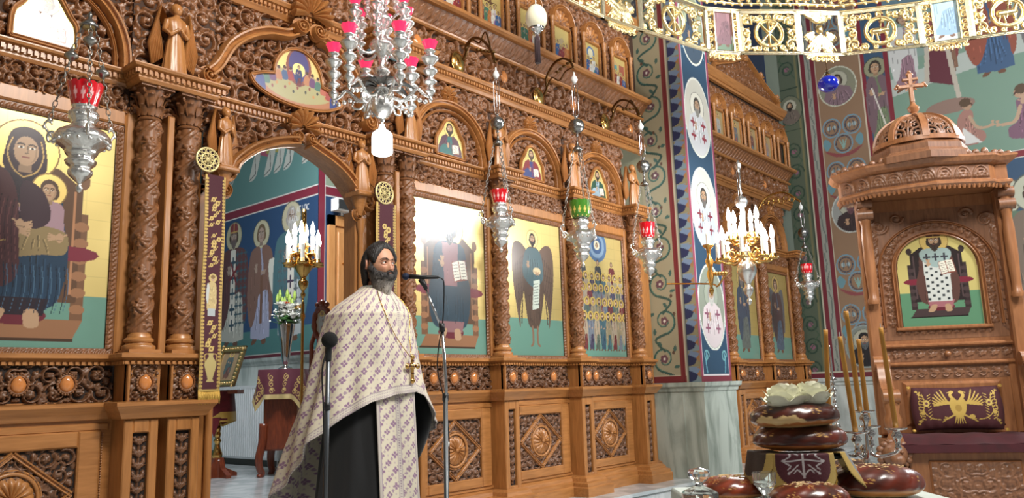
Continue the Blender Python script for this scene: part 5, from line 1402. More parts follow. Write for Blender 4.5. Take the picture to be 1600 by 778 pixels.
def sitter(Y, z, s, c, d):      # kneeling player, d = facing
    x, y = wy(Y), z-1.1
    P.poly([(x-.10*d*s, y+.95*s), (x-.26*d*s, y+.70*s), (x-.30*d*s, y+.25*s), (x-.18*d*s, y), (x+.30*d*s, y+.02*s), (x+.34*d*s, y+.28*s), (x+.12*d*s, y+.45*s), (x+.12*d*s, y+.9*s)], c, sm=True)
    p_folds(P, x, y+.8*s, y+.1*s, .12*s, .22*s, c, 5, int(z*7)); P.line([(x+.05*d*s, y+.75*s), (x+.2*d*s, y+.42*s), (x+.52*d*s, y+.40*s)], .09*s, (196, 156, 120), sm=True, w2=.06*s)
    p_hand(P, x+.55*d*s, y+.42*s, .08*s, (196, 156, 120)); P.ell(x+.02*d*s, y+1.10*s, .12*s, .15*s, (190, 146, 110)); P.ell(x-.02*d*s, y+1.17*s, .14*s, .12*s, (96, 70, 46)); P.line([(x+.1*d*s, y+1.12*s), (x+.14*d*s, y+1.06*s)], .02, (90, 50, 40))
sitter(1.93, 4.10, .50, (178, 120, 104), 1); sitter(1.30, 4.06, .55, (130, 84, 110), -1); sitter(.85, 4.2, .8, (150, 150, 70), -1)
P.poly([(wy(2.06), 4.12-1.1), (wy(2.0), 4.35-1.1), (wy(1.8), 4.1-1.1)], (220, 220, 214)); P.ell(wy(.62), 4.75-1.1, .22, .3, (60, 90, 150))
# haloed heads of the zone below
for k, Yc in enumerate((1.68, 1.3, .9, .5)):
    p_saint(P, wy(Yc), .35, 2.05, [(120, 80, 70), (70, 110, 100), (110, 120, 150), (150, 90, 70)][k], [(96, 130, 100), (130, 110, 90), (150, 70, 80), (70, 90, 120)][k], halo=(196, 200, 170), hm=0, seed=k)
P.rect(sx0, 0, WW, .9, (70, 120, 100))
P.mesh('mural', 'painted', wr, (WX-.003, 4.42, 1.10), (0, -1, 0), (0, 0, 1))
dd = MB().box(WX-.04, -2.5, 0, WX, 4.45, 1.05); run_moulding(dd, [(WX-.04, 4.42), (WX-.04, -2.5)], [(0, .99), (.015, 1.0), (.02, 1.03), (.045, 1.05), (.05, 1.10), (0, 1.10)]); struct('trim_2', dd, 'marble_cap', label='pale marble dado along the aisle wall behind the candles', cat='wall')
# wall behind the side screen, above it
m = MB().box(8.0, 4.62, 0, 11.8, 4.8, 8.0); wb = struct('wall_back', m, plain('back_plaster', (34, 50, 80), .7), label='dark blue painted wall behind the side icon screen', cat='wall')
P = Paint(3.6, 2.4, .015, (32, 48, 84)); p_bust(P, 1.75, .75, .5, .55, (120, 120, 110), (96, 100, 110), ring=(150, 150, 140)); P.mesh('mural', 'painted', wb, (8.1, 4.615, 5.0))
# nave walls out of frame, closing the room around the lamps
nl = MB().box(-3.2, 4.5, 0, .42, 4.7, 8.0); struct('wall_left', nl, plain('left_plaster', (170, 150, 120), .8), label='plaster wall beyond the left end of the screen', cat='wall')

# ------------------------------------------------------------------ sanctuary behind the royal door
SX, SY = float(dep(495, 553, 10.4)[0]), float(dep(495, 553, 10.4)[1])
TEALW = (84, 138, 134); NAVY = (34, 72, 124)
DADO = 1.62
m = MB().box(SX, SY, .15, SX+.3, 12.6, 6.2); sl = struct('wall_inner_left', m, plain('sanctuary_plaster', (120, 150, 150), .7), label='sanctuary wall with painted standing bishops', cat='wall')
LW = 4.1
P = Paint(LW, 4.4, .009, NAVY)       # x = distance from the far end: y = SY+LW-x ; z = DADO + y
P.rect(0, 2.16, LW, 2.28, (150, 30, 54)); P.rect(0, 2.28, LW, 4.4, TEALW); P.rect(0, 2.145, LW, 2.16, (220, 214, 206)); P.rect(0, 2.28, LW, 2.295, (220, 214, 206))
P.rect(0, 0, LW, .40, (64, 126, 124)); P.rect(0, 0, LW, .045, (110, 26, 44)); P.rect(0, .045, LW, .06, (214, 206, 196))
def sxp(px, py):     # along-wall coordinate of a pixel
    q = onX(px, py, SX); return SY+LW-q[1]
X1, X2, X3 = float(sxp(365, 400)), float(sxp(408, 400)), float(sxp(455, 380))
SK2 = (180, 150, 130)
p_saint(P, X1, .22, 1.80, (190, 190, 176), (110, 60, 60), halo=(196, 190, 150), hm=.2, seed=5, beard=(120, 100, 96), cap=(150, 50, 56), cross=(52, 84, 104), wide=1.35, skin=SK2)
for i in range(9):
    for j in range(3):
        x, y = X1+.12+.11*j, .55+.13*i
        P.line([(x-.035, y), (x+.035, y)], .028, (60, 96, 112)); P.line([(x, y-.04), (x, y+.04)], .022, (60, 96, 112))
P.line([(X1-.05, 1.45), (X1+.1, 1.15)], .04, (150, 30, 40)); P.line([(X1-.08, 1.22), (X1+.14, 1.40)], .04, (150, 30, 40))
p_saint(P, X2, .22, 1.72, (158, 162, 196), (140, 96, 80), halo=(200, 194, 156), hm=.2, seed=6, hair=(120, 92, 60), prop='none', wide=1.1, skin=SK2)
P.rect(X2+.0, .5, X2+.06, 1.2, (130, 84, 60))
P.poly([(X2+.22, 1.40), (X2+.75, 1.25), (X2+.85, .95), (X2+.35, .85)], (222, 222, 206), sm=True)
for k in range(6): P.line([(X2+.35, 1.30-.06*k), (X2+.72, 1.22-.055*k)], .014, (70, 70, 80))
p_saint(P, X3, .22, 1.86, (176, 184, 186), (70, 120, 130), halo=(206, 196, 156), hm=.2, seed=7, beard=(196, 190, 180), hair=(170, 160, 150), cross=(80, 60, 90), wide=1.3, skin=SK2)
for i in range(8):
    for j in (-2, -1, 1, 2):
        x, y = X3+.13*j, .5+.14*i
        P.line([(x-.04, y), (x+.04, y)], .028, (96, 104, 110)); P.line([(x, y-.045), (x, y+.045)], .024, (96, 104, 110))
q = LW-.62
p_text(P, q, 1.98, .075, 'O AΓIOC', (222, 222, 220), .95); p_text(P, q-.06, 1.86, .075, 'IAKWBOC', (222, 222, 220), .95)
# feet and hems of the scene above
for k, (x, c) in enumerate(((X1+.0, (150, 150, 140)), (X2-.1, (176, 70, 100)), (X2+.3, (170, 160, 60)), (X3-.2, (176, 80, 110)), (X3+.05, (80, 120, 180)), (X3+.5, (206, 206, 206)))):
    P.poly([(x-.22, 3.0+.1*(k % 2)), (x-.20, 3.9), (x+.24, 3.9), (x+.22, 2.95)], c, sm=False); p_folds(P, x, 3.8, 3.05, .1, .16, c, 5, k)
    P.poly([(x-.12, 3.05), (x+.02, 3.05), (x-.08, 2.72), (x-.26, 2.66), (x-.24, 2.78)], (186, 190, 180), sm=True); P.line([(x-.12, 3.0), (x-.1, 2.75), (x-.26, 2.68)], .015, (50, 60, 60))
P.mesh('mural', 'painted', sl, (SX-.003, SY+LW, DADO), (0, -1, 0), (0, 0, 1))
m = MB().box(SX+.0, SY-.0, .15, SX+2.6, SY+.3, 6.2); sf = struct('wall_inner_front', m, plain('sanctuary_plaster2', (110, 140, 146), .7), label='sanctuary wall face with the wooden side door', cat='wall')
P = Paint(2.5, 4.4, .009, NAVY)
P.rect(0, 2.16, 2.5, 2.28, (150, 30, 54)); P.rect(0, 2.28, 2.5, 4.4, (150, 170, 140)); P.rect(0, 2.145, 2.5, 2.16, (220, 214, 206)); P.rect(0, 2.28, 2.5, 2.295, (220, 214, 206)); P.rect(0, 0, .10, 4.4, (150, 30, 54)); P.rect(.10, 0, .115, 4.4, (214, 206, 200))
t = np.linspace(PI*.15, PI, 20)
P.line(np.stack([.62+.36*np.cos(t), 1.62+.38*np.sin(t)], 1), .10, (110, 140, 180)); P.line(np.stack([.62+.36*np.cos(t), 1.62+.38*np.sin(t)], 1), .03, (190, 206, 220))
for k in range(9): P.line([(.19, .1+k*.18), (.26, .2+k*.18), (.20, .3+k*.18)], .022, (130, 160, 190), sm=True, w2=.008)
P.line([(.22, 0), (.22, 1.7)], .018, (150, 176, 200))
P.mesh('mural', 'painted', sf, (SX, SY-.003, DADO))
m = MB().box(SX-.03, SY-.03, .15, SX, 12.5, DADO-.06).box(SX-.03, SY-.03, .15, SX+2.6, SY, DADO-.06); run_moulding(m, [(SX-.03, 12.5), (SX-.03, SY-.03), (SX+2.6, SY-.03)], [(0, DADO-.1), (.02, DADO-.08), (.04, DADO-.04), (.05, DADO), (0, DADO)])
struct('trim_3', m, 'marble_cap', label='pale marble dado of the sanctuary', cat='wall')
m = MB().box(SX-.05, SY-.05, .15, SX-.03, 12.5, .33); struct('baseboard_inner', m, 'dark_stone', label='dark stone skirting at the foot of the sanctuary wall', cat='baseboard')
m = MB().box(-1.5, 12.4, .15, SX+.1, 12.6, 6.2); struct('wall_inner_back', m, plain('apse_plaster', (84, 130, 140), .7), label='far apse wall of the sanctuary', cat='wall')
# ------------------------------------------------------------------ hanging oil lamps
LAMP_PROF = [(0, 0), (4, 3), (5, 10), (3, 15), (9, 21), (16, 28), (18, 35), (15, 41), (20, 45), (22, 51), (18, 57), (23, 63), (24, 68), (30, 73), (38, 81), (41, 87), (39, 93), (34, 99), (24, 105), (18, 109), (17, 115), (21, 121), (21, 129), (17, 137), (19, 141), (17, 141), (15, 138)]
def cup_painted(parent, k, zb, prof, base, oval, rim=0.0, name='glass_cup', n=72, rows=2):
    """coloured cut-glass cup: ovals of clear cutting on a coloured body"""
    pr = smooth_pts(prof, False, 6); ny = len(pr); th = np.linspace(0, 2*PI, n, endpoint=False)
    T, J = np.meshgrid(th, np.arange(ny)); t = J/(ny-1.0)
    r = pr[:, 0][J]; z = pr[:, 1][J]+rim*np.abs(np.sin(T*6))*np.clip(t*2.2-1.2, 0, 1)
    P = np.stack([r*np.cos(T)*k, r*np.sin(T)*k, zb+z*k], -1)
    C = np.zeros((ny, n, 4)); C[..., :3] = base
    ph = (T*12/(2*PI)) % 1-.5
    m1 = ((ph/.17)**2+((t-.60)/.15)**2) < 1; C[m1, :3] = oval
    ph2 = (T*12/(2*PI)+.5) % 1-.5; m2 = ((ph2/.12)**2+((t-.22)/.08)**2) < 1; C[m2, :3] = oval
    o = grid_mesh(name, P, C, None, 'glass_paint', parent, True, closeu=True)
    MB().lathe([(p[0]*k*.93, zb+p[1]*k+.001) for p in pr[::4]], 20).build('cup_lining', plain('cup_inside', dk(base, .8), .2), o, True)
    return o
def hanging_lamp(name, pos, k, label, glass=((206, 12, 30), (255, 196, 196)), gprof=None, chain_h=170, cap_r=15, upper=None, group='hanging oil lamps', rotz=.3, beads=False):
    """pos: bottom tip of the lamp; k metres per profile unit"""
    t = thing(name, label, 'oil lamp', pos, rotz, group)
    pr = smooth_pts(LAMP_PROF, False, 3)
    b = MB(); P = []
    for r, z in pr:
        P.append([(k*r*(1+.035*math.sin(12*a)*math.sin(z*.25))*math.cos(a), k*r*(1+.035*math.sin(12*a)*math.sin(z*.25))*math.sin(a), k*z) for a in np.linspace(0, 2*PI, 48, endpoint=False)])
    b.grid(P, False, True); b.torus((0, 0, 87*k), 40*k, 1.8*k, 32, 6); b.torus((0, 0, 129*k), 21.5*k, 1.2*k, 28, 6); b.torus((0, 0, 51*k), 22*k, 1.3*k, 24, 6)
    for q in range(16):
        a = 2*PI*q/16; b.ball((40*k*math.cos(a), 40*k*math.sin(a), 80*k), 3.2*k, 6, 5); b.ball((20*k*math.cos(a), 20*k*math.sin(a), 125*k), 2.4*k, 6, 4)
    b.build('lamp_body', 'silver', t, True)
    gp = gprof or [(15, 138), (18, 141), (21, 152), (25, 168), (27, 176)]
    cup_painted(t, k, 0, gp, glass[0], glass[1], 3.0)
    top = chain_h+100
    for q in range(3):
        a = 2*PI*q/3; c, s = math.cos(a), math.sin(a)
        h = MB(); pts = smooth_pts([(37, 92), (46, 100), (52, 94), (50, 84), (44, 88), (52, 100), (58, 112), (50, 120), (47, 112)], False, 5)
        h.tube([(k*r*c, k*r*s, k*z) for r, z in pts], 2.6*k, 6, 1.6*k); h.ball((50*k*c, 50*k*s, 119*k), 4.5*k, 8, 6); h.ball((58*k*c, 58*k*s, 108*k), 3.4*k, 8, 6)
        h.build('handle', 'silver', t, True)
        ch = MB(); chain_mb(ch, (50*k*c, 50*k*s, 122*k), (cap_r*.8*k*c, cap_r*.8*k*s, top*k), 9.5*k, 1.0*k, 3.2*k)
        if beads:
            f = .55+.12*q; x = (50+(cap_r*.8-50)*f)*k; z = (122+(top-122)*f)*k
            ch.lathe([(1*k, 16*k), (3*k, 12*k), (4*k, 9*k), (10*k, 4*k), (11*k, 0), (6*k, -4*k), (2*k, -9*k)], 14, (x*c, x*s, z))
        ch.build('chain', 'chain', t, True)
    cp_ = MB().lathe([(2, 26), (4, 20), (3, 14), (10, 8), (cap_r, 0), (cap_r*.9, -2), (2, 1)][::-1], 20, (0, 0, top)); cp_.v = [(x*k, y*k, (z-top)*k+top*k) for x, y, z in cp_.v]
    cp_.build('chain_cap', 'dark_silver', t, True)
    if upper:
        hb, hr, rb = upper       # ball height, rod top, ball radius (all in profile units above the cap)
        u = MB().tube([(0, 0, (top+20)*k), (0, 0, (top+hb)*k)], 1.6*k, 6).lathe([(1, -rb-10), (5, -rb-6), (3, -rb-2)]+[(rb*math.sin(PI*j/10)+.5, -rb*math.cos(PI*j/10)) for j in range(11)]+[(4, rb+2), (3, rb+7), (1, rb+10)], 20, (0, 0, 0))
        nn = len(u.v); off = 12
        u2 = MB().tube([(0, 0, (top+20)*k), (0, 0, (top+hb-rb)*k)], 1.6*k, 6)
        pr2 = [(1, -rb-10), (5, -rb-6), (3, -rb-2)]+[(rb*math.sin(PI*j/10)+.5, -rb*math.cos(PI*j/10)) for j in range(11)]+[(4, rb+2), (3, rb+7), (1, rb+10)]
        u2.lathe([(r*k, z*k) for r, z in pr2], 20, (0, 0, (top+hb)*k))
        u2.build('counterweight_ball', 'dark_silver', t, True)
        for q in range(3):
            a = 2*PI*q/3+.4; MB().tube([(3*k*math.cos(a), 3*k*math.sin(a), (top+hb+rb)*k), (9*k*math.cos(a), 9*k*math.sin(a), (top+hb+rb+14)*k), (9*k*math.cos(a), 9*k*math.sin(a), (top+hr-14)*k), (2*k*math.cos(a), 2*k*math.sin(a), (top+hr)*k)], 1.1*k, 5).build('suspension_rod', 'chrome', t, True)
        MB().lathe([(.5*k, 0), (7*k, 5*k), (10*k, 12*k), (7*k, 20*k), (3*k, 26*k), (2*k, 34*k), (.5*k, 36*k)], 16, (0, 0, (top+hr-4)*k)).build('pulley_cap', 'ceramic_white', t, True)
    return t
def wall_bracket(disk_px, mid_px, end_px, Yd, end, label, s=1.0):
    """brass arm curving out from the screen to a lamp's suspension point"""
    Yd = 4.29; d = np.array(onY(*disk_px, Yd)); t = thing('lamp_bracket', label, 'bracket', d, 0, 'brass lamp brackets on the icon screen')
    MB().lathe([(.001, .0), (.030, .002), (.052, .008), (.060, .016), (.066, .018), (.066, .024), (.001, .026)], 28).build('wall_plate', 'brass', t, True, 40)
    pl = t.children[0]; pl.rotation_euler = (rad(-90), 0, 0); pl.scale = (s*1.05, s*1.25, s); pl.location = (0, .02, 0)
    e = np.array(end)-d; mid = e*.5+np.array([0, 0, .17*s])
    pts = smooth_pts([(0, -.01, 0), (0, -.05, .05*s), e*.14+[0, 0, .12*s], e*.38+[0, 0, .185*s], e*.65+[0, 0, .175*s], e*.88+[0, 0, .11*s], e+[0, 0, .03]], False, 6)
    MB().tube(pts, lambda q: .012*s*(1-.3*q), 10).build('arm', 'old_brass', t, True)
    m = MB(); pts2 = smooth_pts([(0, -.02, -.01), (e[0]*.3, e[1]*.3, .10*s), (e[0]*.55, e[1]*.55, .04*s), (e[0]*.75, e[1]*.75, .08*s), (e[0]*.95, e[1]*.95, e[2]+.04)], False, 6); m.tube(pts2, .006*s, 6)
    for q in range(5):
        a = .5+q*.11; c = e*a+[0, 0, .10*s]; m.ball(c, .018*s, 8, 5, 1, 1, .6)
    m.build('leaf_scroll', 'old_brass', t, True)
    return t

# (tip px, tip py, units-per-pixel handled through depth)
def lamp_from_px(tx, ty, Y, half_w_px, label, name='oil_lamp', **kw):
    p = onY(tx, ty, Y); z = (p-CAM)@CF
    k = half_w_px/41.0*z/F_PX
    hanging_lamp(name, p, k, label, **kw); return p, k
p0, k0 = lamp_from_px(123, 302, 3.72, 41, 'large silver oil lamp with red glass cup, hanging before the hooded woman icon', chain_h=178, cap_r=15, beads=True)
LB = []
for (tx, ty, hw, lab, gl, gp, ch, up, dk_, bx) in [
    (783, 395, 23, 'silver oil lamp with red cup hanging between the enthroned figure and the winged figure', ((206, 12, 30), (255, 200, 200)), None, 215, (62, 200, 20), None, (722, 95)),
    (911, 418, 23.5, 'silver oil lamp with a green and yellow cup, the only green one', ((70, 130, 40), (232, 206, 110)), [(22, 138), (25, 142), (28, 152), (29, 168), (30, 184)], 232, (70, 200, 22), None, (848, 150)),
    (1016, 438, 20, 'silver oil lamp with red cup hanging before the painted pier', ((206, 12, 30), (255, 214, 214)), [(19, 138), (22, 142), (24, 156), (25, 170), (25.5, 186)], 215, (62, 190, 22), None, (952, 190)),
    (1266, 477, 15, 'small silver oil lamp with red cup hanging in the side aisle', ((206, 12, 30), (255, 214, 214)), [(19, 138), (22, 142), (24, 156), (25, 170), (25.5, 176)], 150, (66, 170, 22), None, None)]:
    Yl = 3.80 if tx < 1200 else 3.70
    p, k = lamp_from_px(tx, ty, Yl, hw, lab, glass=gl, gprof=gp, chain_h=ch, upper=up)
    tp = np.array(p)+[0, 0, k*(ch+100+up[1]+34)]
    if bx: wall_bracket(bx, None, None, 4.36, tp, 'dark brass scrolled bracket above the '+{783: 'first small lamp with a red cup', 911: 'lamp with the green cup', 1016: 'lamp before the painted pier'}[tx], 1.15)
    else:
        t = thing('lamp_bracket', 'brass scrolled bracket in the side aisle, above its small red lamp', 'bracket', tp)
        MB().tube(smooth_pts([(-.05, .60, -.10), (-.04, .45, .12), (-.02, .2, .16), (0, .02, .02), (0, 0, 0)], False, 6), .014, 8).build('arm', 'brass', t, True)
        m = MB()
        for q in range(7): m.torus((-.03, .1+.07*q, .04+.03*(q % 2)), .035, .007, 14, 5, (1, 0, 0))
        m.build('leaf_scroll', 'brass', t, True); MB().ball((-.05, .63, -.12), .05, 14, 8, 1, .4, 1).build('wall_plate', 'brass', t, True)

# ------------------------------------------------------------------ great silver chandelier with red cups
cpos = np.array(onY(597, 165, 3.15)); cz = (cpos-CAM)@CF; kk = cz/F_PX     # metres per pixel there
ch = thing('chandelier', 'silver many-armed chandelier with glowing red glass cups hanging before the royal door', 'chandelier', cpos)
m = MB()
prof = [(.5, -30), (3, -28), (4, -22), (8, -20), (14, -14), (18, -6), (19, 2), (17, 10), (12, 16), (5, 19), (7, 24), (12, 27), (6, 32), (5, 44), (9, 50), (13, 56), (9, 62), (5, 66), (6, 80), (14, 90), (20, 98), (16, 106), (8, 112), (7, 124), (12, 132), (17, 142), (12, 150), (6, 156), (5, 175), (5, 230), (4, 420)]
m.lathe([(r*kk, z*kk) for r, z in smooth_pts(prof, False, 3)], 28); m.build('stem', 'silver', ch, True)
lf = MB()
for q in range(8):
    a = 2*PI*q/8; ca, sa = math.cos(a), math.sin(a); P = []
    for j in range(9):
        t = j/8; r = (8+44*t)*kk; w_ = 11*math.sin(PI*min(1, t*.9+.08))**.7*kk; z = (34+9*math.sin(t*PI)-6*t)*kk
        P.append([(r*ca-s_*w_*sa, r*sa+s_*w_*ca, z-abs(s_)*3*kk) for s_ in (-1, -.6, 0, .6, 1)])
    lf.grid(P)
lf.build('leaf_collar', 'dark_silver', ch, True)
def stack_cup(parent, x, y, z, s=1.0):
    m = MB(); pr = [(1, -34), (4, -28), (2, -24), (5, -20), (9, -14), (6, -8), (4, -4), (9, 0), (11, 4), (6, 8), (5, 12), (10, 18), (13, 23), (8, 28), (5, 31), (9, 36), (14, 42), (15, 46), (9, 50), (7, 54), (10, 58), (9, 60)]
    m.lathe([(r*kk*s, q*kk*s) for r, q in smooth_pts(pr, False, 2)], 18, (x, y, z)); o = m.build('cup_holder', 'silver', parent, True)
    c = MB(); P = []
    for j in range(6):
        t = j/5
        P.append([(x+(7+6*t+1.2*t*math.cos(8*a))*kk*s*math.cos(a), y+(7+6*t+1.2*t*math.cos(8*a))*kk*s*math.sin(a), z+(59+17*t)*kk*s) for a in np.linspace(0, 2*PI, 32, endpoint=False)])
    c.grid(P, False, True); c.build('red_glass_cup', 'red_glow', o, True)
    MB().ball((x, y, z+68*kk*s), 5*kk*s, 10, 8, 1, 1, 1.2).build('small_bulb', 'white_bulb', o, True)
for q in range(6):
    a = 2*PI*q/6+HEAD-PI/2+.0; ca, sa = math.cos(a), math.sin(a); R = 76*kk
    pts = smooth_pts([(6, 26), (18, 12), (34, 8), (46, 18), (56, 26), (66, 16), (76, 12), (78, 24)], False, 5)
    m = MB().tube([(r*kk*ca, r*kk*sa, z*kk) for r, z in pts], 3.2*kk, 8, 2.4*kk)
    m.tube([(r*kk*ca, r*kk*sa, z*kk) for r, z in smooth_pts([(24, 10), (34, -4), (46, -2), (44, 8), (38, 6)], False, 4)], 2.2*kk, 6, 1.2*kk)
    for j in range(3): m.ball(((50+9*j)*kk*ca, (50+9*j)*kk*sa, (10-3*j)*kk), 4*kk, 8, 6)
    arm = m.build('arm', 'silver', ch, True); stack_cup(arm, R*ca, R*sa, 34*kk, .92)
for q in range(6):
    a = 2*PI*(q+.5)/6+HEAD-PI/2; ca, sa = math.cos(a), math.sin(a); R = 44*kk
    pts = smooth_pts([(6, 96), (18, 84), (32, 84), (42, 92), (44, 102)], False, 5)
    arm = MB().tube([(r*kk*ca, r*kk*sa, z*kk) for r, z in pts], 2.8*kk, 8, 2.2*kk).build('arm', 'silver', ch, True); stack_cup(arm, R*ca, R*sa, 112*kk, .78)
for q in range(4):
    a = 2*PI*(q+.25)/4+.3; ca, sa = math.cos(a), math.sin(a); R = 24*kk
    arm = MB().tube([(6*kk*ca, 6*kk*sa, 150*kk), (16*kk*ca, 16*kk*sa, 144*kk), (24*kk*ca, 24*kk*sa, 152*kk), (24*kk*ca, 24*kk*sa, 160*kk)], 2.4*kk, 8).build('arm', 'silver', ch, True); stack_cup(arm, R*ca, R*sa, 172*kk, .7)
bl = MB().lathe([(r*kk, z*kk) for r, z in [(1, -30), (4, -32), (5, -38), (10, -42), (15, -46), (16, -52), (16, -76), (14, -79), (1, -80)]][::-1], 24); bl.build('lit_bulb', 'white_bulb', ch, True, 40)
point_light('chandelier_bulb', cpos+np.array([0, -.10, -75*kk]), 9, .06, (1, .97, .94))

# ------------------------------------------------------------------ side chandelier with candle bulbs
def candle_chandelier(px, py, z, s_px, label, tiers, stem_mat='silver', armmat='brass', up=None, name='chandelier'):
    c = np.array(dep(px, py, z)); k = z/F_PX
    t = thing(name, label, 'chandelier', c)
    pr = [(1, -52), (4, -46), (2, -40), (6, -34), (8, -26), (4, -20), (10, -10), (15, 0), (14, 10), (8, 18), (5, 24), (9, 32), (5, 40), (4, 60), (4, 90)]
    MB().lathe([(r*k, q*k) for r, q in smooth_pts(pr, False, 3)], 24).build('stem', stem_mat, t, True)
    if up:
        MB().tube([(0, 0, 88*k), (0, 0, up[0]*k)], 1.0*k, 6).ball((0, 0, 112*k), 10*k, 16, 10).lathe([(1*k, up[0]*k-4*k), (3.5*k, up[0]*k+2*k), (5*k, up[0]*k+8*k), (1*k, up[0]*k+16*k)], 14).build('suspension', stem_mat, t, True)
        for q in range(3):
            a = 2*PI*q/3; MB().tube([(3*k*math.cos(a), 3*k*math.sin(a), 122*k), (3*k*math.cos(a), 3*k*math.sin(a), up[0]*k)], .7*k, 5).build('suspension_rod', 'chrome', t, True)
    for (n, R, z0, zt, off) in tiers:
        for q in range(n):
            a = 2*PI*(q+off)/n+HEAD; ca, sa = math.cos(a), math.sin(a)
            pts = smooth_pts([(6, z0), (R*.35, z0-16), (R*.75, z0-18), (R, z0-6), (R, zt)], False, 6)
            m = MB().tube([(r*k*ca, r*k*sa, w*k) for r, w in pts], 1.8*k, 7); m.lathe([(1*k, -2*k), (8*k, 0), (9*k, 2*k), (4*k, 3*k), (3.4*k, 8*k)], 14, (R*k*ca, R*k*sa, zt*k))
            m.torus(((R*.55)*k*ca, (R*.55)*k*sa, (z0-6)*k), 7*k, 1.3*k, 14, 5, (-sa, ca, 0))
            arm = m.build('arm', armmat, t, True)
            MB().lathe([(3.2*k, 6*k), (3.2*k, 30*k), (2.0*k, 31*k)], 10, (R*k*ca, R*k*sa, zt*k)).build('candle_sleeve', 'candle_sleeve', arm, True, 40)
            MB().lathe([(1.6*k, 31*k), (3.4*k, 35*k), (4.0*k, 39*k), (3.0*k, 45*k), (1.2*k, 51*k), (.3*k, 54*k)], 10, (R*k*ca, R*k*sa, zt*k)).build('candle_bulb', 'flame_bulb', arm, True)
    return t, c, k
t_, c_, k_ = candle_chandelier(1167, 425, 6.9, 1, 'brass and silver chandelier with blazing candle bulbs beside the painted pier', [(8, 42, 34, 18, .5), (5, 22, 62, 50, .3)], up=(165,))
point_light('side_chandelier_bulbs', c_+np.array([0, 0, 95*k_]), 64, .16, (.97, .98, 1.0))
# small arm with a single candle in front of the pier
b = np.array(dep(1110, 428, 7.1)); kb = 7.1/F_PX
t = thing('wall_sconce', 'slender brass and silver candle sconce fixed on the front of the painted pier', 'sconce', b)
MB().tube([(0, 0, -30*kb), (0, 0, 46*kb)], 2*kb, 8).lathe([(1*kb, -34*kb), (4*kb, -26*kb), (2*kb, -20*kb), (6*kb, 0), (3*kb, 8*kb), (7*kb, 20*kb), (3*kb, 28*kb), (4*kb, 40*kb), (9*kb, 44*kb), (9*kb, 46*kb)], 14).build('stem', 'brass', t, True)
xx = [(2*kb*j*2.4*CR[0]*1.0, 2*kb*j*2.4*CR[1]+0*j, 0) for j in range(6)]
m = MB().tube([(0, 0, 0), xx[-1]], 1.6*kb, 6)
for q in xx: m.ball(q, 3.6*kb, 8, 6)
m.tube(smooth_pts([xx[-1], (xx[-1][0]+.03, xx[-1][1]+.1, -.10), (xx[-1][0]+.12, xx[-1][1]+.22, -.06), (xx[-1][0]+.2, 3.86-b[1]-.03, 0)], False, 5), 1.5*kb, 6); m.build('arm', 'brass', t, True)
MB().lathe([(3*kb, 46*kb), (3*kb, 64*kb), (1*kb, 65*kb)], 10).build('candle_sleeve', 'candle_sleeve', t, True, 40)
MB().lathe([(1.5*kb, 65*kb), (3.6*kb, 71*kb), (2.6*kb, 79*kb), (.4*kb, 86*kb)], 10).build('candle_bulb', 'flame_bulb', t, True)
# sanctuary chandelier
t_, c_, k_ = candle_chandelier(474, 415, 8.6, 1, 'gilt candelabra with lit bulbs inside the sanctuary, seen through the royal door', [(6, 26, 18, 0, .2), (4, 14, 30, 16, .0)], 'brass', 'brass')
point_light('sanctuary_bulbs', c_+np.array([0, 0, 50*k_]), 30, .12, (.97, .98, 1.0))
st = MB().tube([(0, 0, -60*k_), (0, 0, -(415-0)*0*k_-260*k_)], 2*k_, 8)
# floor pole carrying it
z_low = (.15-c_[2]); MB().lathe([(.13, z_low), (.14, z_low+.03), (.05, z_low+.06), (.03, z_low+.15), (.018, z_low+.3), (.016, -.6), (.03, -.55), (.016, -.5), (.018, -.42), (.008, -.36)], 16).build('pole', 'brass', t_, True)

# ------------------------------------------------------------------ ostrich egg with tassel, blue glass ball
e = np.array(dep(838, 28, 4.6)); ke = 4.6/F_PX
t = thing('hanging_egg', 'cream ostrich egg hanging on a cord with a dark tassel below', 'ornament', e)
MB().lathe([(17*ke*math.sin(PI*j/16)*(1.0+.05*math.cos(PI*j/16)), -22*ke*math.cos(PI*j/16)) for j in range(17)], 24).build('egg', 'egg', t, True)
MB().lathe([(9*ke, -21*ke), (13*ke, -17.5*ke), (10*ke, -20*ke), (4*ke, -26*ke), (2*ke, -29*ke)][::-1], 18).build('silver_cup', 'silver_smooth', t, True)
m = MB()
for q in range(26):
    a = q*2.4; r = 4.2*ke*math.sqrt((q+.5)/26); m.tube([(r*.4*math.cos(a), r*.4*math.sin(a), -28*ke), (r*math.cos(a), r*math.sin(a), -40*ke), (r*1.05*math.cos(a), r*1.05*math.sin(a), -75*ke)], .9*ke, 5)
m.lathe([(1*ke, -44*ke), (4*ke, -40*ke), (4.6*ke, -33*ke), (2*ke, -27*ke)], 12); m.build('tassel', 'purple', t, True)
MB().tube([(0, 0, 21*ke), (0, 0, 260*ke)], .8*ke, 6).build('cord', 'chain', t)
e = np.array(dep(1294, 131, 6.2)); ke = 6.2/F_PX
t = thing('glass_ball', 'shiny cobalt blue glass ball hanging before the round saint of the right wall', 'ornament', e)
MB().ball((0, 0, 0), 16*ke, 24, 16, 1, 1, .82).build('ball', 'blue_glass', t, True)
MB().lathe([(6*ke, 12*ke), (5*ke, 15*ke), (2*ke, 17*ke), (1.5*ke, 20*ke)], 12).tube([(0, 0, 19*ke), (0, 0, 220*ke)], .5*ke, 5).torus((0, 0, 21*ke), 2.4*ke, .6*ke, 14, 5, (1, 0, 0)).build('cap', 'old_brass', t, True)

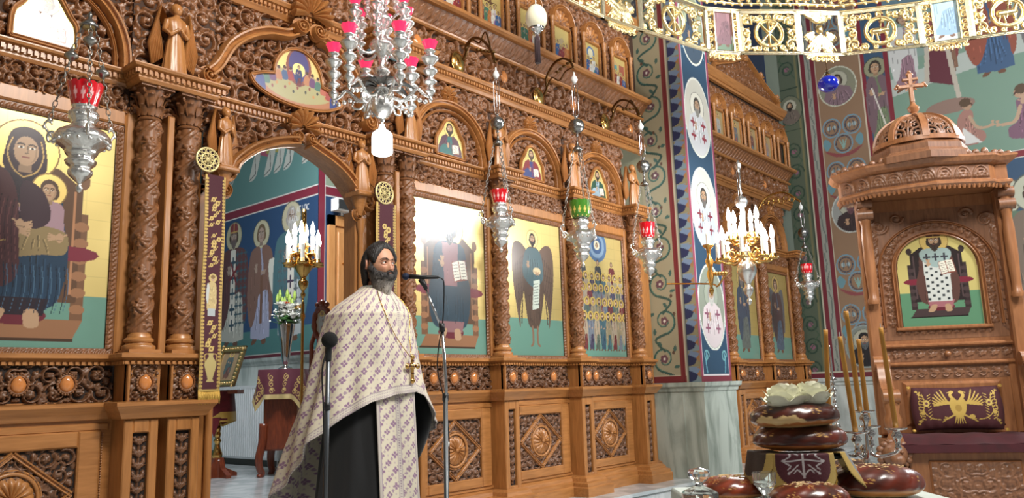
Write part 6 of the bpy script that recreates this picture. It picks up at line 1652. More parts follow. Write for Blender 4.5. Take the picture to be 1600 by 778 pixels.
# ------------------------------------------------------------------ gilded ring (choros) of openwork panels
RZ = 4.0
ringpx = [(860, -10), (940, 30), (1000, 50), (1104, 82), (1158, 86), (1250, 86), (1318, 88), (1442, 74), (1520, 62), (1640, 46)]
rp = [np.array(onZ(x, y, RZ)) for x, y in ringpx]
choros = thing('choros', 'gilded openwork ring of panels with round emblems hanging under the dome', 'ring chandelier', rp[5])
def seg_frame(a, b):
    u = (b-a); L = np.linalg.norm(u); u = u/L; w = np.cross(u, [0, 0, 1.0]); return u, L, w
def g_spiral(c, x, y, R, d, a0, w=.009, h=.012):
    t = np.linspace(0, 1, 22); c.tube(np.stack([x+R*(1-.8*t)*np.cos(a0+d*t*8), y+R*(1-.8*t)*np.sin(a0+d*t*8)], 1), w, w*.6, h)
def ring_panel(i, kind, H=.42):
    a, b = rp[i], rp[i+1]; u, L, w = seg_frame(a, b)        # w points away from the camera side? make it face the camera
    if w@(CAM-a) < 0: w = -w
    o = a-rp[5]
    m = MB()
    fr = .028
    def q(x0, z0, x1, z1, d=.02):
        m.prism([(x0, z0), (x1, z0), (x1, z1), (x0, z1)], o, u, (0, 0, 1), w, d)
    q(0, 0, L, fr); q(0, H-fr, L, H); q(0, 0, fr, H); q(L-fr, 0, L, H)
    for z in (.008, .022): m.tube([o+u*0+np.array([0, 0, z])+w*.022, o+u*L+np.array([0, 0, z])+w*.022], .005, 6)
    p = m.build('panel_frame', 'gilt_pale', choros)
    c = Carve(L, H, .0045); rng = np.random.default_rng(i)
    if kind in ('chirho', 'lamb'):
        cx, cy, R = L/2, .205, .130
        t = np.linspace(0, 2*PI, 40); c.tube(np.stack([cx+R*np.cos(t), cy+R*np.sin(t)], 1), .010, .010, .020); c.tube(np.stack([cx+R*.85*np.cos(t), cy+R*.85*np.sin(t)], 1), .004, .004, .014)
        if kind == 'chirho':
            c.tube([(cx-R*.6, cy-R*.7), (cx+R*.6, cy+R*.7)], .010, .010, .02); c.tube([(cx+R*.6, cy-R*.7), (cx-R*.6, cy+R*.7)], .010, .010, .02)
            c.tube([(cx, cy-R*.8), (cx, cy+R*.85)], .010, .010, .022); t = np.linspace(-PI/2, PI/2, 10); c.tube(np.stack([cx+R*.3*np.cos(t), cy+R*.6+R*.22*np.sin(t)], 1), .008, .008, .02)
        else:
            c.tube([(cx-R*.45, cy-R*.02), (cx+R*.4, cy+R*.02)], .030, .026, .024); c.tube([(cx+R*.4, cy+R*.1), (cx+R*.55, cy+R*.45)], .014, .012, .022); c.dome(cx+R*.62, cy+R*.5, .018, .013, .024)
            for dx, e in ((-.45, -.2), (-.3, .1), (.3, .12), (.45, -.12)): c.tube([(cx+dx*R, cy-R*.1), (cx+(dx+e)*R, cy-R*.68)], .008, .006, .018)
            c.tube([(cx-R*.1, cy-R*.3), (cx+R*.15, cy+R*.9)], .004, .004, .026); c.tube([(cx+R*.0, cy+R*.68), (cx+R*.26, cy+R*.60)], .004, .004, .026)
        for e in (-1, 1):
            x0 = cx+e*(L/4+R*.5)
            for (dx, y, r) in ((0, .10, .05), (.01, .21, .045), (0, .32, .05), (-.09, .065, .032), (-.09, .35, .032), (.05, .155, .025), (.05, .265, .025)):
                g_spiral(c, x0+e*dx, y, min(r, L*.12), e*(1 if y < .3 else -1), rng.uniform(0, 6)); c.dome(x0+e*dx, y, .012, .012, .018)
            for y in (.05, .13, .21, .29, .35): c.leaf(x0+e*.02, y, PI/2+e*.7, .07, .012, .012); c.leaf(x0-e*.03, y, PI/2-e*.9, .06, .010, .012)
        for x in np.linspace(.05, L-.05, 7): g_spiral(c, x, H-.06, .03, 1, x*20, .007)
        for x in np.linspace(.05, L-.05, 6): g_spiral(c, x, .055, .024, -1, x*30, .006)
    elif kind == 'seraph':
        cx, cy = L/2, .23
        for e in (-1, 1):
            for j in range(5):
                c.leaf(cx, cy+.10, PI/2-e*(.25+.22*j), .17, .026, .018); c.leaf(cx, cy-.02, -PI/2+e*(.15+.15*j), .22, .022, .016, 5); c.leaf(cx+e*.06, cy, e*.0+(0 if e > 0 else PI)-e*(.5+.2*j), .12, .02, .016)
            for j in range(4): c.tube([(cx+e*.03, cy-.12), (cx+e*(.10+.02*j), cy-.26)], .006, .004, .012)
        c.dome(cx, cy+.02, .032, .042, .032)
        t = np.linspace(0, 2*PI, 30); c.tube(np.stack([cx+.085*np.cos(t), cy+.17+.085*np.sin(t)], 1), .008, .008, .02)
    elif kind == 'icon':
        pass
    elif kind == 'edge':
        for k in range(9): g_spiral(c, L/2, .05+k*.065, .03, 1 if k % 2 else -1, 0, .008)
    if kind == 'icon':
        x0, x1 = L*.27, L*.77
        for xs_ in (L*.14, L*.89):
            for k in range(6): g_spiral(c, xs_, .06+k*.062, .034, 1 if k % 2 else -1, 0, .007)
        m = MB()
        for x in (x0-.012, x1): m.prism([(x, .02), (x+.012, .02), (x+.012, H), (x, H)], o, u, (0, 0, 1), w, .03)
        m.build('icon_frame', 'gilt_pale', p)
        Pp = Paint(x1-x0, H-.03, .005, (176, 196, 190)); wd = x1-x0
        if i == 3: Pp.rect(0, 0, wd, .12, (96, 130, 96)); p_saint(Pp, wd/2, .05, .56, (130, 80, 90), (150, 96, 104), halo=GOLD, hm=.4)
        else: Pp.rect(0, 0, wd, .08, (190, 206, 196)); p_saint(Pp, wd/2, .04, .62, (120, 160, 190), (150, 190, 206), halo=GOLD, hm=.4, wide=1.2)
        Pp.mesh('painting', 'painted', p, o+u*x0+w*.006+np.array([0, 0, .02]), u)
        bkb = MB(); bkb.prism([(x0, .02), (x1, .02), (x1, H), (x0, H)], o, u, (0, 0, 1), w, .005); bkb.build('icon_board', 'gilt', p)
    # upper frieze of the ring: running scrolls between two rails
    c3 = Carve(L, .30, .0045)
    for k in range(max(1, int(L/.085))):
        x = (k+.5)*L/max(1, int(L/.085))
        g_spiral(c3, x, .16, .045, 1 if k % 2 else -1, k*2.0, .013, .014); c3.leaf(x, .05, PI/2+.5, .09, .02, .014); c3.leaf(x, .28, -PI/2+.5, .08, .02, .014); c3.dome(x, .16, .013, .013, .018)
    for z in (.012, .075, .25, .288): c3.tube([(0, z), (L, z)], .010, .010, .014)
    c3.mesh('upper_frieze', 'gilt', p, o+w*.004+np.array([0, 0, H]), u, (0, 0, 1), w, cut=.002)
    c.mesh('openwork', 'gilt', p, o+w*.004, u, (0, 0, 1), w, cut=.002)
    cc = c.H.copy(); c.H = -np.maximum(c.H*.4, 0); 
    c2 = np.where(cc > .002, .5, 0); c.H = c2
    # back face so that the openwork has thickness
    X, Y = np.meshgrid(c.x, c.y); Pq = (o+w*.0)+X[..., None]*u+Y[..., None]*np.array([0, 0, 1.0])
    keep = np.maximum.reduce([cc[:-1, :-1], cc[1:, :-1], cc[:-1, 1:], cc[1:, 1:]]) > .002
    grid_mesh('openwork_back', Pq, None, keep, 'gilt', p, False)
    if kind in ('seraph', 'icon'):      # pendent crest below
        c = Carve(.34, .075, .004)
        for k in range(7): g_spiral(c, .035+k*.045, .045-.014*math.sin(PI*k/6), .022, 1 if k < 3 else -1, k, .006, .012)
        c.tube([(.02, .068), (.32, .068)], .006, .006, .012)
        c.mesh('pendent_crest', 'gilt', p, o+u*(L/2-.17)+np.array([0, 0, -.074])+w*.006, u, (0, 0, 1), w, cut=.002)
for i, kd in enumerate(['chirho', 'seraph', 'chirho', 'icon', 'chirho', 'seraph', 'lamb', 'icon', 'lamb']): ring_panel(i, kd)
m = MB()
for i in (2, 5, 7):
    a = rp[i]-rp[5]; m.tube([a+np.array([0, 0, .6]), a+np.array([0, 0, 3.6])], .008, 6)
m.build('hanging_chains', 'brass', choros)
# ------------------------------------------------------------------ bishop's throne (local: x to the right, -y to the front, z up)
TA = rad(25.0)      # heading of its back
thp = np.array(dep(1480, 560, 6.05)); THX, THY = float(thp[0]), float(thp[1])
th = thing('throne', 'carved wooden canopied throne with a domed roof and an icon in its back', 'throne', (THX, THY, 0), TA-PI/2); th.scale = (1.12, 1, 1)
kt = 6.05/F_PX
DARK = 'throne_dark'
tw = .50    # half width
ZS = .66    # seat height
def zpx(y): return float(dep(1478, y, 6.05)[2])
# back: posts, panels, arch with icon
zi0, zi1 = zpx(508), zpx(359)
m = MB()
m.bbox(-.46, -.02, .0, .46, .04, ZS, .01)
m.bbox(-.46, -.01, ZS, .46, .04, zi1+.30, .01)
m.build('back_board', 'throne', th)
icw = .54
# icon opening frame: carved arch border
c = Carve(.92, zi1-zi0+.30, .005)
cx = .46
for k in range(34):
    t = k/33*(2*(zi1-zi0-.27)+PI*.315); hgt = zi1-zi0-.27
    if t < hgt: x, y, a = cx-.315, .13+t, 0
    elif t < hgt+PI*.315: an = PI-(t-hgt)/.315; x, y, a = cx+.315*math.cos(an), .13+hgt+.315*math.sin(an), an
    else: x, y, a = cx+.315, .13+hgt-(t-hgt-PI*.315), 0
    c.rosette(x, y, .030, 4, .016, k*.4)
for k in range(12): c.rosette(cx-.28+k*.051, .06, .024, 4, .014, k)
for e in (-1, 1):
    for k in range(12): c.leaf(cx+e*.40, .05+k*.075, PI/2+e*.5, .09, .022, .014, 2); c.leaf(cx+e*.42, .09+k*.075, PI/2-e*.6, .05, .014, .014, 2)
    for (x, y, R) in ((cx+e*.34, zi1-zi0+.18, .06), (cx+e*.22, zi1-zi0+.24, .045), (cx+e*.40, zi1-zi0+.09, .04)): c.spiral(x, y, R, e, 0, .010, .016); c.rosette(x, y, R*.4, 5, .02)
c.H = np.maximum(c.H, 0.0)
c.mesh('carved_arch', DARK, th, (-.46, -.012, zi0-.10))
m = MB(); aa = np.linspace(PI, 0, 30); hh = zi1-zi0-.27
path = [(-.275, zi0)]+[(-.275, zi0+hh*.98)]+[(.275*math.cos(a), zi0+hh+.275*math.sin(a)) for a in aa[1:-1]]+[(.275, zi0+hh*.98), (.275, zi0)]
moulding2d(m, path, .016, .04, -.01); path2 = [(x*1.33, z if z < zi0+hh else zi0+hh+(z-zi0-hh)*1.33) for x, z in path]; moulding2d(m, path2, .010, .03, -.01)
m.bbox(-.30, -.045, zi0-.03, .30, -.01, zi0, .008); m.bbox(-.46, -.05, zi0-.16, .46, -.0, zi0-.13, .01); m.bbox(-.46, -.045, zi0-.30, .46, 0, zi0-.27, .01)
m.ball((0, -.035, zi0-.215), .022, 14, 8); m.build('arch_moulding', 'throne', th, True, 40)
c = Carve(.90, .10, .005)
for k in range(12): c.leaf(.04+k*.075, .03, .5, .07, .018, .012, 2); c.spiral(.05+k*.075, .065, .022, 1, 0, .005, .012)
c.mesh('carved_rail', DARK, th, (-.45, -.012, zi0-.265)); c.H = c.H[::-1]; c.mesh('carved_rail', DARK, th, (-.45, -.012, zi0-.40))
# panel under the rail
m = MB().bbox(-.30, -.035, ZS+.06, .30, -.01, zi0-.42, .02).bbox(-.46, -.03, ZS, -.36, -.0, zi0-.3, .01).bbox(.36, -.03, ZS, .46, 0, zi0-.3, .01); m.build('back_panel', 'throne', th)
# the throne's icon
P = Paint(.53, zi1-zi0, .0045, (226, 208, 120), .55); P.rect(0, 0, .53, .26, (86, 150, 104))
p_enthroned(P, .265, .10, .62, (176, 96, 104), (100, 60, 50), (70, 54, 44), (60, 46, 40), cap=(110, 60, 50), vest=(44, 52, 56), throne=(60, 44, 44))
hw, hI = .265, zi1-zi0
def tmask(X, Y): return (Y < hI-.265) | (np.hypot(X-.265, Y-(hI-.265)) < .262)
ou = [(0, 0), (.53, 0), (.53, hI-.265)]+[(.265+.265*math.cos(a), hI-.265+.265*math.sin(a)) for a in np.linspace(0, PI, 20)[1:-1]]+[(0, hI-.265)]
ticon = thing('icon', 'arched icon of an enthroned bishop in a green robe, in the throne back', 'icon', (THX, THY, zi0), TA-PI/2); ticon.scale = (1.06, 1, 1)
MB().prism(ou, (-.265, -.021, 0), (1, 0, 0), (0, 0, 1), (0, 1, 0), .008).build('board', 'throne', ticon); P.mesh('painting', 'icon', ticon, (-.265, -.024, 0), mask=tmask)
# side posts carrying the canopy, arms
zc = zpx(300)
for e, nm in ((-1, 'left'), (1, 'right')):
    m = MB(); x = e*.44
    m.bbox(x-.05, -.30, .25*0, x+.05, -.02, ZS-.02, .012)
    m.bbox(x-.045, -.10, ZS, x+.045, -.02, zc+.05, .012)
    m.build('side_post', 'throne', th)
    m = MB(); m.lathe([(.035, 0), (.04, .03), (.03, .05), (.028, .10), (.036, .3), (.036, .52), (.028, .60), (.034, .64), (.04, .66), (.03, .70), (.045, .76), (.05, .80)], 18, (x, -.14, zc-.82)); m.build('canopy_colonnette', 'throne', th, True, 40)
    for q in (0, 1):
        mm = MB(); mm.tube([(x-.05, -.16, zc-.03-.09*q), (x+.05, -.16, zc-.03-.09*q)], .042, 16); mm.build('carved_corbel', DARK, th, True, 40)
    # arm: scrolled board with volutes, lion-head finial
    zA = zpx(590); pts = [(-.05, zA+.12), (-.16, zA+.13), (-.24, zA+.06), (-.28, zA-.04), (-.36, zA-.12), (-.42, zA-.10)]
    sp_ = smooth_pts(pts, False, 5); top_ = [(y, z+.035) for y, z in sp_]; bt_ = [(y, z-.045) for y, z in sp_][::-1]
    a = MB().prism(top_+bt_, (x-.04, 0, 0), (0, 1, 0), (0, 0, 1), (1, 0, 0), .08)
    a.tube([(x-.05, -.17, zA+.12), (x+.05, -.17, zA+.12)], .055, 18); a.tube([(x-.05, -.42, zA-.12), (x+.05, -.42, zA-.12)], .05, 18)
    a.build('arm', 'throne', th, True, 40)
    s_ = MB(); pr = [(.05, 0), (.06, .05), (.05, .10), (.035, .14), (.05, .18), (.055, .24), (.04, .28), (.05, .33), (.045, .40)]
    s_.lathe([(r, z) for r, z in pr], 18, (x, -.40, zA-.52)); s_.build('arm_support', 'throne', th, True, 40)
    lion = MB(); zl = zpx(712)
    lion.ball((x+e*.02, -.46, zl+.06), .085, 18, 12, .9, 1.1, 1.0); lion.ball((x+e*.02, -.56, zl+.03), .045, 12, 8); 
    for j in range(14):
        an = 2*PI*j/14; lion.ball((x+e*.02+.085*math.cos(an), -.44, zl+.06+.085*math.sin(an)), .028, 8, 6)
    for q in (-1, 1): lion.ball((x+e*.02+q*.03, -.545, zl+.085), .012, 6, 5)
    P_ = []
    for j in range(9):
        t = j/8; P_.append([(x+e*.02+(.07+.03*math.sin(t*3))*math.cos(a_)*(1+.08*math.sin(8*a_)), -.44+.07*(1+.6*t)*math.sin(a_), zl-.02-t*(zl-.02)) for a_ in np.linspace(0, 2*PI, 24, endpoint=False)])
    lion.grid(P_, False, True); lion.build('lion_figure', DARK, th, True)
# seat
MB().bbox(-.40, -.46, ZS-.10, .40, -.0, ZS-.05, .01).bbox(-.38, -.40, .0, .38, -.02, ZS-.10, .01).bbox(-.26, -.42, .10, .26, -.40, ZS-.16, .012).build('seat', 'throne', th)
c = Carve(.50, ZS-.28, .006); c.field(.12, .014, 77, True); c.mesh('carved_seat_front', DARK, th, (-.25, -.421, .11))
sp2 = MB(); P_ = []
for j in range(12):
    t = j/11; z = [-.045, -.03, -.005, .01, .018, .02, .018, .01, -.005, -.03, -.04, -.045][j]; 
    P_.append([(x, -.475+.46*t, ZS+z+.004*math.sin(x*30)) for x in np.linspace(-.43, .43, 24)])
sp2.grid(P_); sp2.grid([[(x, -.475, ZS-.045) for x in np.linspace(-.43, .43, 24)], [(x, -.48, ZS-.10) for x in np.linspace(-.43, .43, 24)]])
sp2.build('seat_cover', 'velvet_dark', th, True)
MB().bbox(-.62, -.60, .0, .62, .10, .06, .01).build('platform', 'throne', th)
# canopy: faceted cornice bowing forward, dome with pierced panels, cross
cpath = [(-.57, .06), (-.57, -.10), (-.40, -.30), (-.02, -.42), (.32, -.34), (.37, -.28), (.44, -.28), (.44, .06)]
zb = zpx(300); zt = zpx(236)
m = MB(); prof = [(-.06, 0), (0, 0), (.02, .02), (.02, .035), (0, .05), (0, .16), (.02, .165), (.04, .18), (.06, .21), (.06, .225), (-.2, .24)]
run_moulding(m, cpath, [(o, zb+z) for o, z in prof]); m.add([(x, y, zb+.01) for x, y in cpath], [tuple(range(len(cpath)))[::-1]]); m.add([(x, y, zb+.24) for x, y in offset_path(cpath, -.1)], [tuple(range(len(cpath)))])
# scalloped lower edge
for i in range(len(cpath)-1):
    a, b = np.array(cpath[i]), np.array(cpath[i+1]); L = np.linalg.norm(b-a); n = max(1, int(L/.03)); u = (b-a)/L
    for k in range(n):
        p = a+u*(k+.5)*L/n; m.tube([(p[0], p[1], zb+.015), (p[0], p[1], zb-.018)], .014, 6, .008)
can = m.build('canopy', 'throne', th)
for i in range(1, len(cpath)-2):
    a, b = np.array(cpath[i]), np.array(cpath[i+1]); L = np.linalg.norm(b-a)
    if L < .1: continue
    u = (b-a)/L; w = np.array([u[1], -u[0], 0]); c = Carve(L, .11, .005); n = max(1, int(round(L/.11)))
    for k in range(n):
        xx_ = (k+.5)*L/n
        for rr in (.048, .034, .018):
            t = np.linspace(0, PI, 14); c.tube(np.stack([xx_+rr*np.cos(t), .015+rr*1.7*np.sin(t)], 1), .006, .006, .014)
        for e in (-1, 1): c.leaf(xx_, .01, PI/2+e*.45, .07, .012, .016, 2)
    c.mesh('carved_band', DARK, can, (a[0]+w[0]*.001, a[1]+w[1]*.001, zb+.05), (u[0], u[1], 0), (0, 0, 1), w)
m = MB(); z1 = zb+.23
crest = cpath
for i in range(len(cpath)-1):
    a, b = np.array(cpath[i]), np.array(cpath[i+1]); L = np.linalg.norm(b-a); n = max(1, int(L/.05)); u = (b-a)/L; w = np.array([u[1], -u[0]])
    for k in range(n):
        p = a+u*(k+.5)*L/n+w*.03; m.ball((p[0], p[1], z1+.010), .024, 8, 6, 1, 1, 1.1+.5*(k % 2))
run_moulding(m, cpath, [(.0, z1-.02), (.045, z1-.02), (.045, z1+.006), (.0, z1+.006)]); m.build('canopy_crest', DARK, can, True, 40)
m = MB(); cyd = -.16
R0, R1 = .36, .27
m.lathe([(R0, z1-.02), (R0, z1+.03), (R0-.03, z1+.05), (R1+.04, z1+.07), (R1+.04, z1+.11), (R1+.01, z1+.14), (R1-.01, z1+.15)], 8, (-.05, cyd, 0)); drum = m.build('drum', DARK, can)
zd = z1+.15; Hd = .25
m = MB()
for q in range(8):
    a = 2*PI*q/8; P_ = []
    for j in range(14):
        t = j/13*PI/2; r = R1*math.cos(t)+.01; P_.append([(-.05+(r+d)*math.cos(a)-s_*.020*math.sin(a), cyd+(r+d)*math.sin(a)+s_*.020*math.cos(a), zd+Hd*math.sin(t)+d) for s_, d in ((-1, -.01), (-1, .012), (1, .012), (1, -.01))])
    m.grid(P_, False, True)
m.lathe([(R1+.02, zd-.01), (R1+.02, zd+.025), (R1-.01, zd+.03)], 40, (-.05, cyd, 0)); m.build('dome_rib', 'throne', can, True, 40)
for q in range(8):
    a0 = 2*PI*(q+.5)/8; c = Carve(.27, .42, .005)
    for y in (.05, .15, .25):
        R = .055*(1-y*1.2)+.012
        for e in (-1, 1): c.spiral(.135+e*R*1.15, y, R, e, PI/2, .008, .012); c.leaf(.135, y-.03, PI/2+e*.7, .07, .014, .012, 2)
    c.tube([(.135, 0), (.135, .38)], .007, .007, .012)
    t = np.linspace(0, PI, 12); c.tube(np.stack([.135+.11*np.cos(t), .01+.30*np.sin(t)], 1), .009, .009, .012)
    def dfn(X, Y, H, a0=a0):
        t = Y/.42*PI/2*.92; an = a0+(X-.135)/.27*(2*PI/8)*1.0; r = (R1-.005)*np.cos(t)+.008+H*.6
        return np.stack([-.05+r*np.cos(an), cyd+r*np.sin(an), zd+Hd*np.sin(t)+H*.3], -1)
    c.mesh('dome_openwork', DARK, can, (0, 0, 0), fn=dfn, cut=.002)
MB().lathe([(.001, zd+Hd*.9)]+[((R1-.05)*math.cos(t), zd+(Hd-.03)*math.sin(t)) for t in np.linspace(PI/2-.05, 0, 10)], 24, (-.05, cyd, 0)).build('dome_lining', 'backing', can, True)
zx = zd+Hd
m = MB().lathe([(.05, zx-.02), (.03, zx+.01), (.018, zx+.03), (.035, zx+.05), (.04, zx+.075), (.02, zx+.10), (.015, zx+.12)], 16, (-.05, cyd, 0))
def crs(x0, z0, x1, z1): m.bbox(x0-.05, cyd-.014, z0, x1-.05, cyd+.014, z1, .004)
crs(-.014, zx+.12, .014, zx+.36); crs(-.085, zx+.24, .085, zx+.268); crs(-.05, zx+.30, .05, zx+.32)
for x, z in ((-.085, .254), (.085, .254), (0, .36)):
    for q in range(3): a = q*2*PI/3+PI/2; m.ball((x-.05+.014*math.cos(a), cyd, zx+z+.014*math.sin(a)), .013, 8, 6)
for q in range(4): a = PI/4+q*PI/2; m.tube([(-.05, cyd, zx+.254), (-.05+.05*math.cos(a), cyd, zx+.254+.05*math.sin(a))], .005, 5)
m.build('cross', M['throne'], can, True, 40)

# cushion with the gold double-headed eagle
P = Paint(.62, .32, .0035, (84, 12, 22))
G = (208, 170, 70)
def gl(pts, w, **k): P.line([(x, y) for x, y in pts], w, G, .5, sm=True, **k)
cx, cy = .31, .165
P.poly([(cx-.045, cy+.06), (cx-.055, cy), (cx-.035, cy-.06), (cx, cy-.085), (cx+.035, cy-.06), (cx+.055, cy), (cx+.045, cy+.06), (cx, cy+.05)], G, .5, sm=True)
for e in (-1, 1):
    P.line([(cx+e*.02, cy+.05), (cx+e*.045, cy+.09), (cx+e*.03, cy+.115)], .024, G, .5, sm=True, w2=.018); P.ell(cx+e*.032, cy+.115, .014, .012, G, .5); P.line([(cx+e*.04, cy+.118), (cx+e*.066, cy+.108)], .010, G, .5, w2=.003)
    for j in range(7):
        a = PI/2-e*(.35+.21*j); L = .155-.008*j
        P.line([(cx+e*.05, cy+.03), (cx+e*(.075+.012*j), cy+.05-.006*j), (cx+e*.055+math.cos(a)*L, cy+.015+math.sin(a)*L*.8)], .016, G, .5, sm=True, w2=.008)
    P.line([(cx+e*.03, cy-.06), (cx+e*.075, cy-.085)], .012, G, .5)
    for j in range(3): P.line([(cx+e*.075, cy-.085), (cx+e*(.10+.01*j), cy-.075-.018*j)], .007, G, .5)
    # floral sprays at both ends
    x = cx+e*.21
    P.ell(x, cy+.03, .022, .024, (220, 190, 90), .5); P.ell(x, cy+.03, .010, .010, (120, 50, 60)); P.ell(x+e*.03, cy-.04, .014, .015, G, .5)
    gl([(x-e*.08, cy-.095), (x-e*.02, cy-.08), (x+e*.02, cy-.03), (x+e*.01, cy+.04), (x+e*.03, cy+.10)], .006)
    for j in range(9):
        yy = cy-.09+.022*j; gl([(x+e*.02, yy), (x+e*(.04+.01*(j % 2)), yy+.012), (x+e*.05, yy+.03)], .006, w2=.003); P.ell(x+e*.045, yy+.028, .006, .005, G, .5)
        gl([(x-e*.01, yy), (x-e*.03, yy+.014)], .006, w2=.003)
    for (a, b) in ((.28, .12), (.28, -.12), (.26, .10), (.27, -.10)): P.ell(cx+e*a, cy+b, .010, .007, G, .5); gl([(cx+e*a, cy+b), (cx+e*(a-.03), cy+b*.8)], .005)
for k in range(5): P.line([(cx-.02+.01*k, cy-.07), (cx-.036+.018*k, cy-.125)], .010, G, .5, w2=.006)
P.ell(cx, cy-.01, .022, .026, (180, 140, 50), .5); P.ell(cx+.085, cy-.075, .020, .016, G, .5)
def cush(X, Y):
    u = X/.62*2-1; v = Y/.32*2-1
    e_ = np.clip(1-np.abs(u)**3.2, 0, 1)*np.clip(1-np.abs(v)**3.2, 0, 1)
    px = (X-.31)*(1-.07*v*v); pz = (Y-.16)*(1-.08*(1-u*u)*0-.06*(1-np.abs(u)))
    return np.stack([px, -.055*np.sqrt(e_)-.002*np.sin(X*90)*np.abs(v), pz], -1)
cz_ = ZS+.025
cu = thing('cushion', 'burgundy velvet cushion with a gold embroidered double-headed eagle on the throne seat', 'cushion', (THX-math.cos(TA)*.12+math.sin(TA)*.0, THY-math.sin(TA)*.12, cz_), TA-PI/2)
f = P.mesh('front', 'cloth_paint', cu, None, fn=lambda X, Y: cush(X, Y)+np.array([0, 0, .165]))
def cushb(X, Y):
    q = cush(X, Y); q[..., 1] *= -1; return q+np.array([0, 0, .165])
Xb, Yb = np.meshgrid(np.linspace(0, .62, 40), np.linspace(0, .32, 24)); grid_mesh('back', cushb(Xb, Yb), None, None, 'velvet_dark', cu, True)
m = MB()
for (x, z) in ((-.31, .005), (.31, .005), (-.31, .325), (.31, .325)):
    for j in range(8): a = j*.785; m.tube([(x*.97, 0, z*.97+.004), (x+.014*math.cos(a), .006*math.sin(a)-.006, z+.012*math.sin(a))], .003, 5)
m.build('corner_tassels', 'gold_thread', cu, True)
cu.rotation_euler = (rad(-8), 0, TA-PI/2)
# ------------------------------------------------------------------ the priest
ZF = .15
pb = dep(582, 600, 4.4); PRX, PRY = float(pb[0]), float(pb[1])
pr = thing('person', 'bearded dark-haired man in a cream cape with purple crosses, speaking at a microphone', 'person', (PRX, PRY, ZF))
def skinned(name, verts, edges, radii, mat, parent, sub=2, root=0):
    me = bpy.data.meshes.new(name); me.from_pydata([tuple(v) for v in verts], edges, []); me.update()
    o = link(name, me, mat, parent)
    md = o.modifiers.new('skin', 'SKIN'); md.use_smooth_shade = True
    for i, r in enumerate(radii):
        sv = me.skin_vertices[0].data[i]; sv.radius = (r, r) if not isinstance(r, tuple) else r; sv.use_root = (i == root)
    s = o.modifiers.new('sub', 'SUBSURF'); s.levels = sub; s.render_levels = sub
    return o
BV = [(0, .02, .95), (0, .02, 1.10), (0, .02, 1.28), (0, .0, 1.42), (0, -.03, 1.52), (0, -.07, 1.60),
      (-.16, .02, 1.40), (-.20, .0, 1.14), (-.10, -.15, 1.02), (-.04, -.19, 1.03),
      (.16, .02, 1.40), (.20, .0, 1.14), (.10, -.15, 1.02), (.05, -.19, 1.00),
      (-.10, .02, .88), (-.11, .0, .50), (-.11, .03, .10), (-.11, -.10, .05),
      (.10, .02, .88), (.11, .0, .50), (.11, .03, .10), (.11, -.10, .05)]
BE = [(0, 1), (1, 2), (2, 3), (3, 4), (4, 5), (3, 6), (6, 7), (7, 8), (8, 9), (3, 10), (10, 11), (11, 12), (12, 13), (0, 14), (14, 15), (15, 16), (16, 17), (0, 18), (18, 19), (19, 20), (20, 21)]
BR = [(.16, .12), (.16, .13), (.15, .12), (.12, .09), .058, .055, .055, .045, .034, .03, .055, .045, .034, .03, .085, .06, .045, .04, .085, .06, .045, .04]
skinned('body', BV, BE, BR, 'skin', pr)
# head: local origin at its centre, -y is the face
HZ = 1.648; HC = Vector((-.008, -.072, HZ)); HROT = rad(-4)
hd = bpy.data.objects.new('head_pivot', None)
bpy.data.objects.remove(hd)
def hface(th, ph):
    """th polar from crown 0..pi, ph around, 0 = front (-y); returns xyz arrays"""
    x = np.sin(th)*np.sin(ph); y = -np.sin(th)*np.cos(ph); z = np.cos(th)
    zz = z
    wx = .074*(1-.22*np.clip(-zz, 0, 1)**1.3)*(1+.03*np.sin(zz*2)); X = wx*x
    Y = .094*y*(1-.10*np.clip(-zz-.3, 0, 1)); Z = .118*z
    fr = np.clip(-y, 0, 1)
    g = lambda a, b, s, t: np.exp(-((x-a)/s)**2-((zz-b)/t)**2)*(fr > 0)
    nose = np.where((zz < .20) & (zz > -.40), np.clip((.20-zz)/.44, 0, 1)**1.1, 0)*np.exp(-(x/(.10+.07*np.clip(.1-zz, 0, 1)))**2)*(fr > .5)
    nose = nose*np.where(zz < -.24, np.clip((zz+.36)/.12, 0, 1), 1)
    Y = Y-.032*nose
    Y = Y-.007*g(-.30, .27, .28, .07)-.007*g(.30, .27, .28, .07)-.004*g(0, .25, .15, .08)
    Y = Y+.013*g(-.36, .10, .17, .11)+.013*g(.36, .10, .17, .11)
    Y = Y-.006*g(-.50, -.12, .2, .16)-.006*g(.50, -.12, .2, .16)
    Y = Y-.010*g(0, -.52, .26, .14)-.012*g(0, -.86, .25, .14)
    return np.stack([X, Y, Z], -1)
Rz = np.array([[math.cos(HROT), -math.sin(HROT), 0], [math.sin(HROT), math.cos(HROT), 0], [0, 0, 1.0]])
tl = rad(4); Rx = np.array([[1, 0, 0], [0, math.cos(tl), -math.sin(tl)], [0, math.sin(tl), math.cos(tl)]])
def H(P): return np.asarray(P) @ (Rz@Rx).T + np.array(HC)
nth, nph = 90, 128
TH, PH = np.meshgrid(np.linspace(.001, PI-.001, nth), np.linspace(-PI, PI, nph, endpoint=False), indexing='ij')
C = np.zeros((nth, nph, 4)); C[..., :3] = (184, 134, 106)
x_ = np.sin(TH)*np.sin(PH); z_ = np.cos(TH); fr_ = np.cos(PH) > 0
def tint(m, c, a): C[m, :3] = C[m, :3]*(1-a)+np.array(c)*a
tint(fr_ & (((np.abs(x_)-.50)/.22)**2+((z_+.12)/.16)**2 < 1), (190, 122, 100), .30); tint(fr_ & ((x_/.14)**2+((z_+.2)/.14)**2 < 1), (188, 118, 98), .28)
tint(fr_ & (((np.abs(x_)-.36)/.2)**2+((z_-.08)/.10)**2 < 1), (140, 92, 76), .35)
head = grid_mesh('head', H(hface(TH, PH)), C, None, painted('face_skin', .55), pr, True, closeu=True)
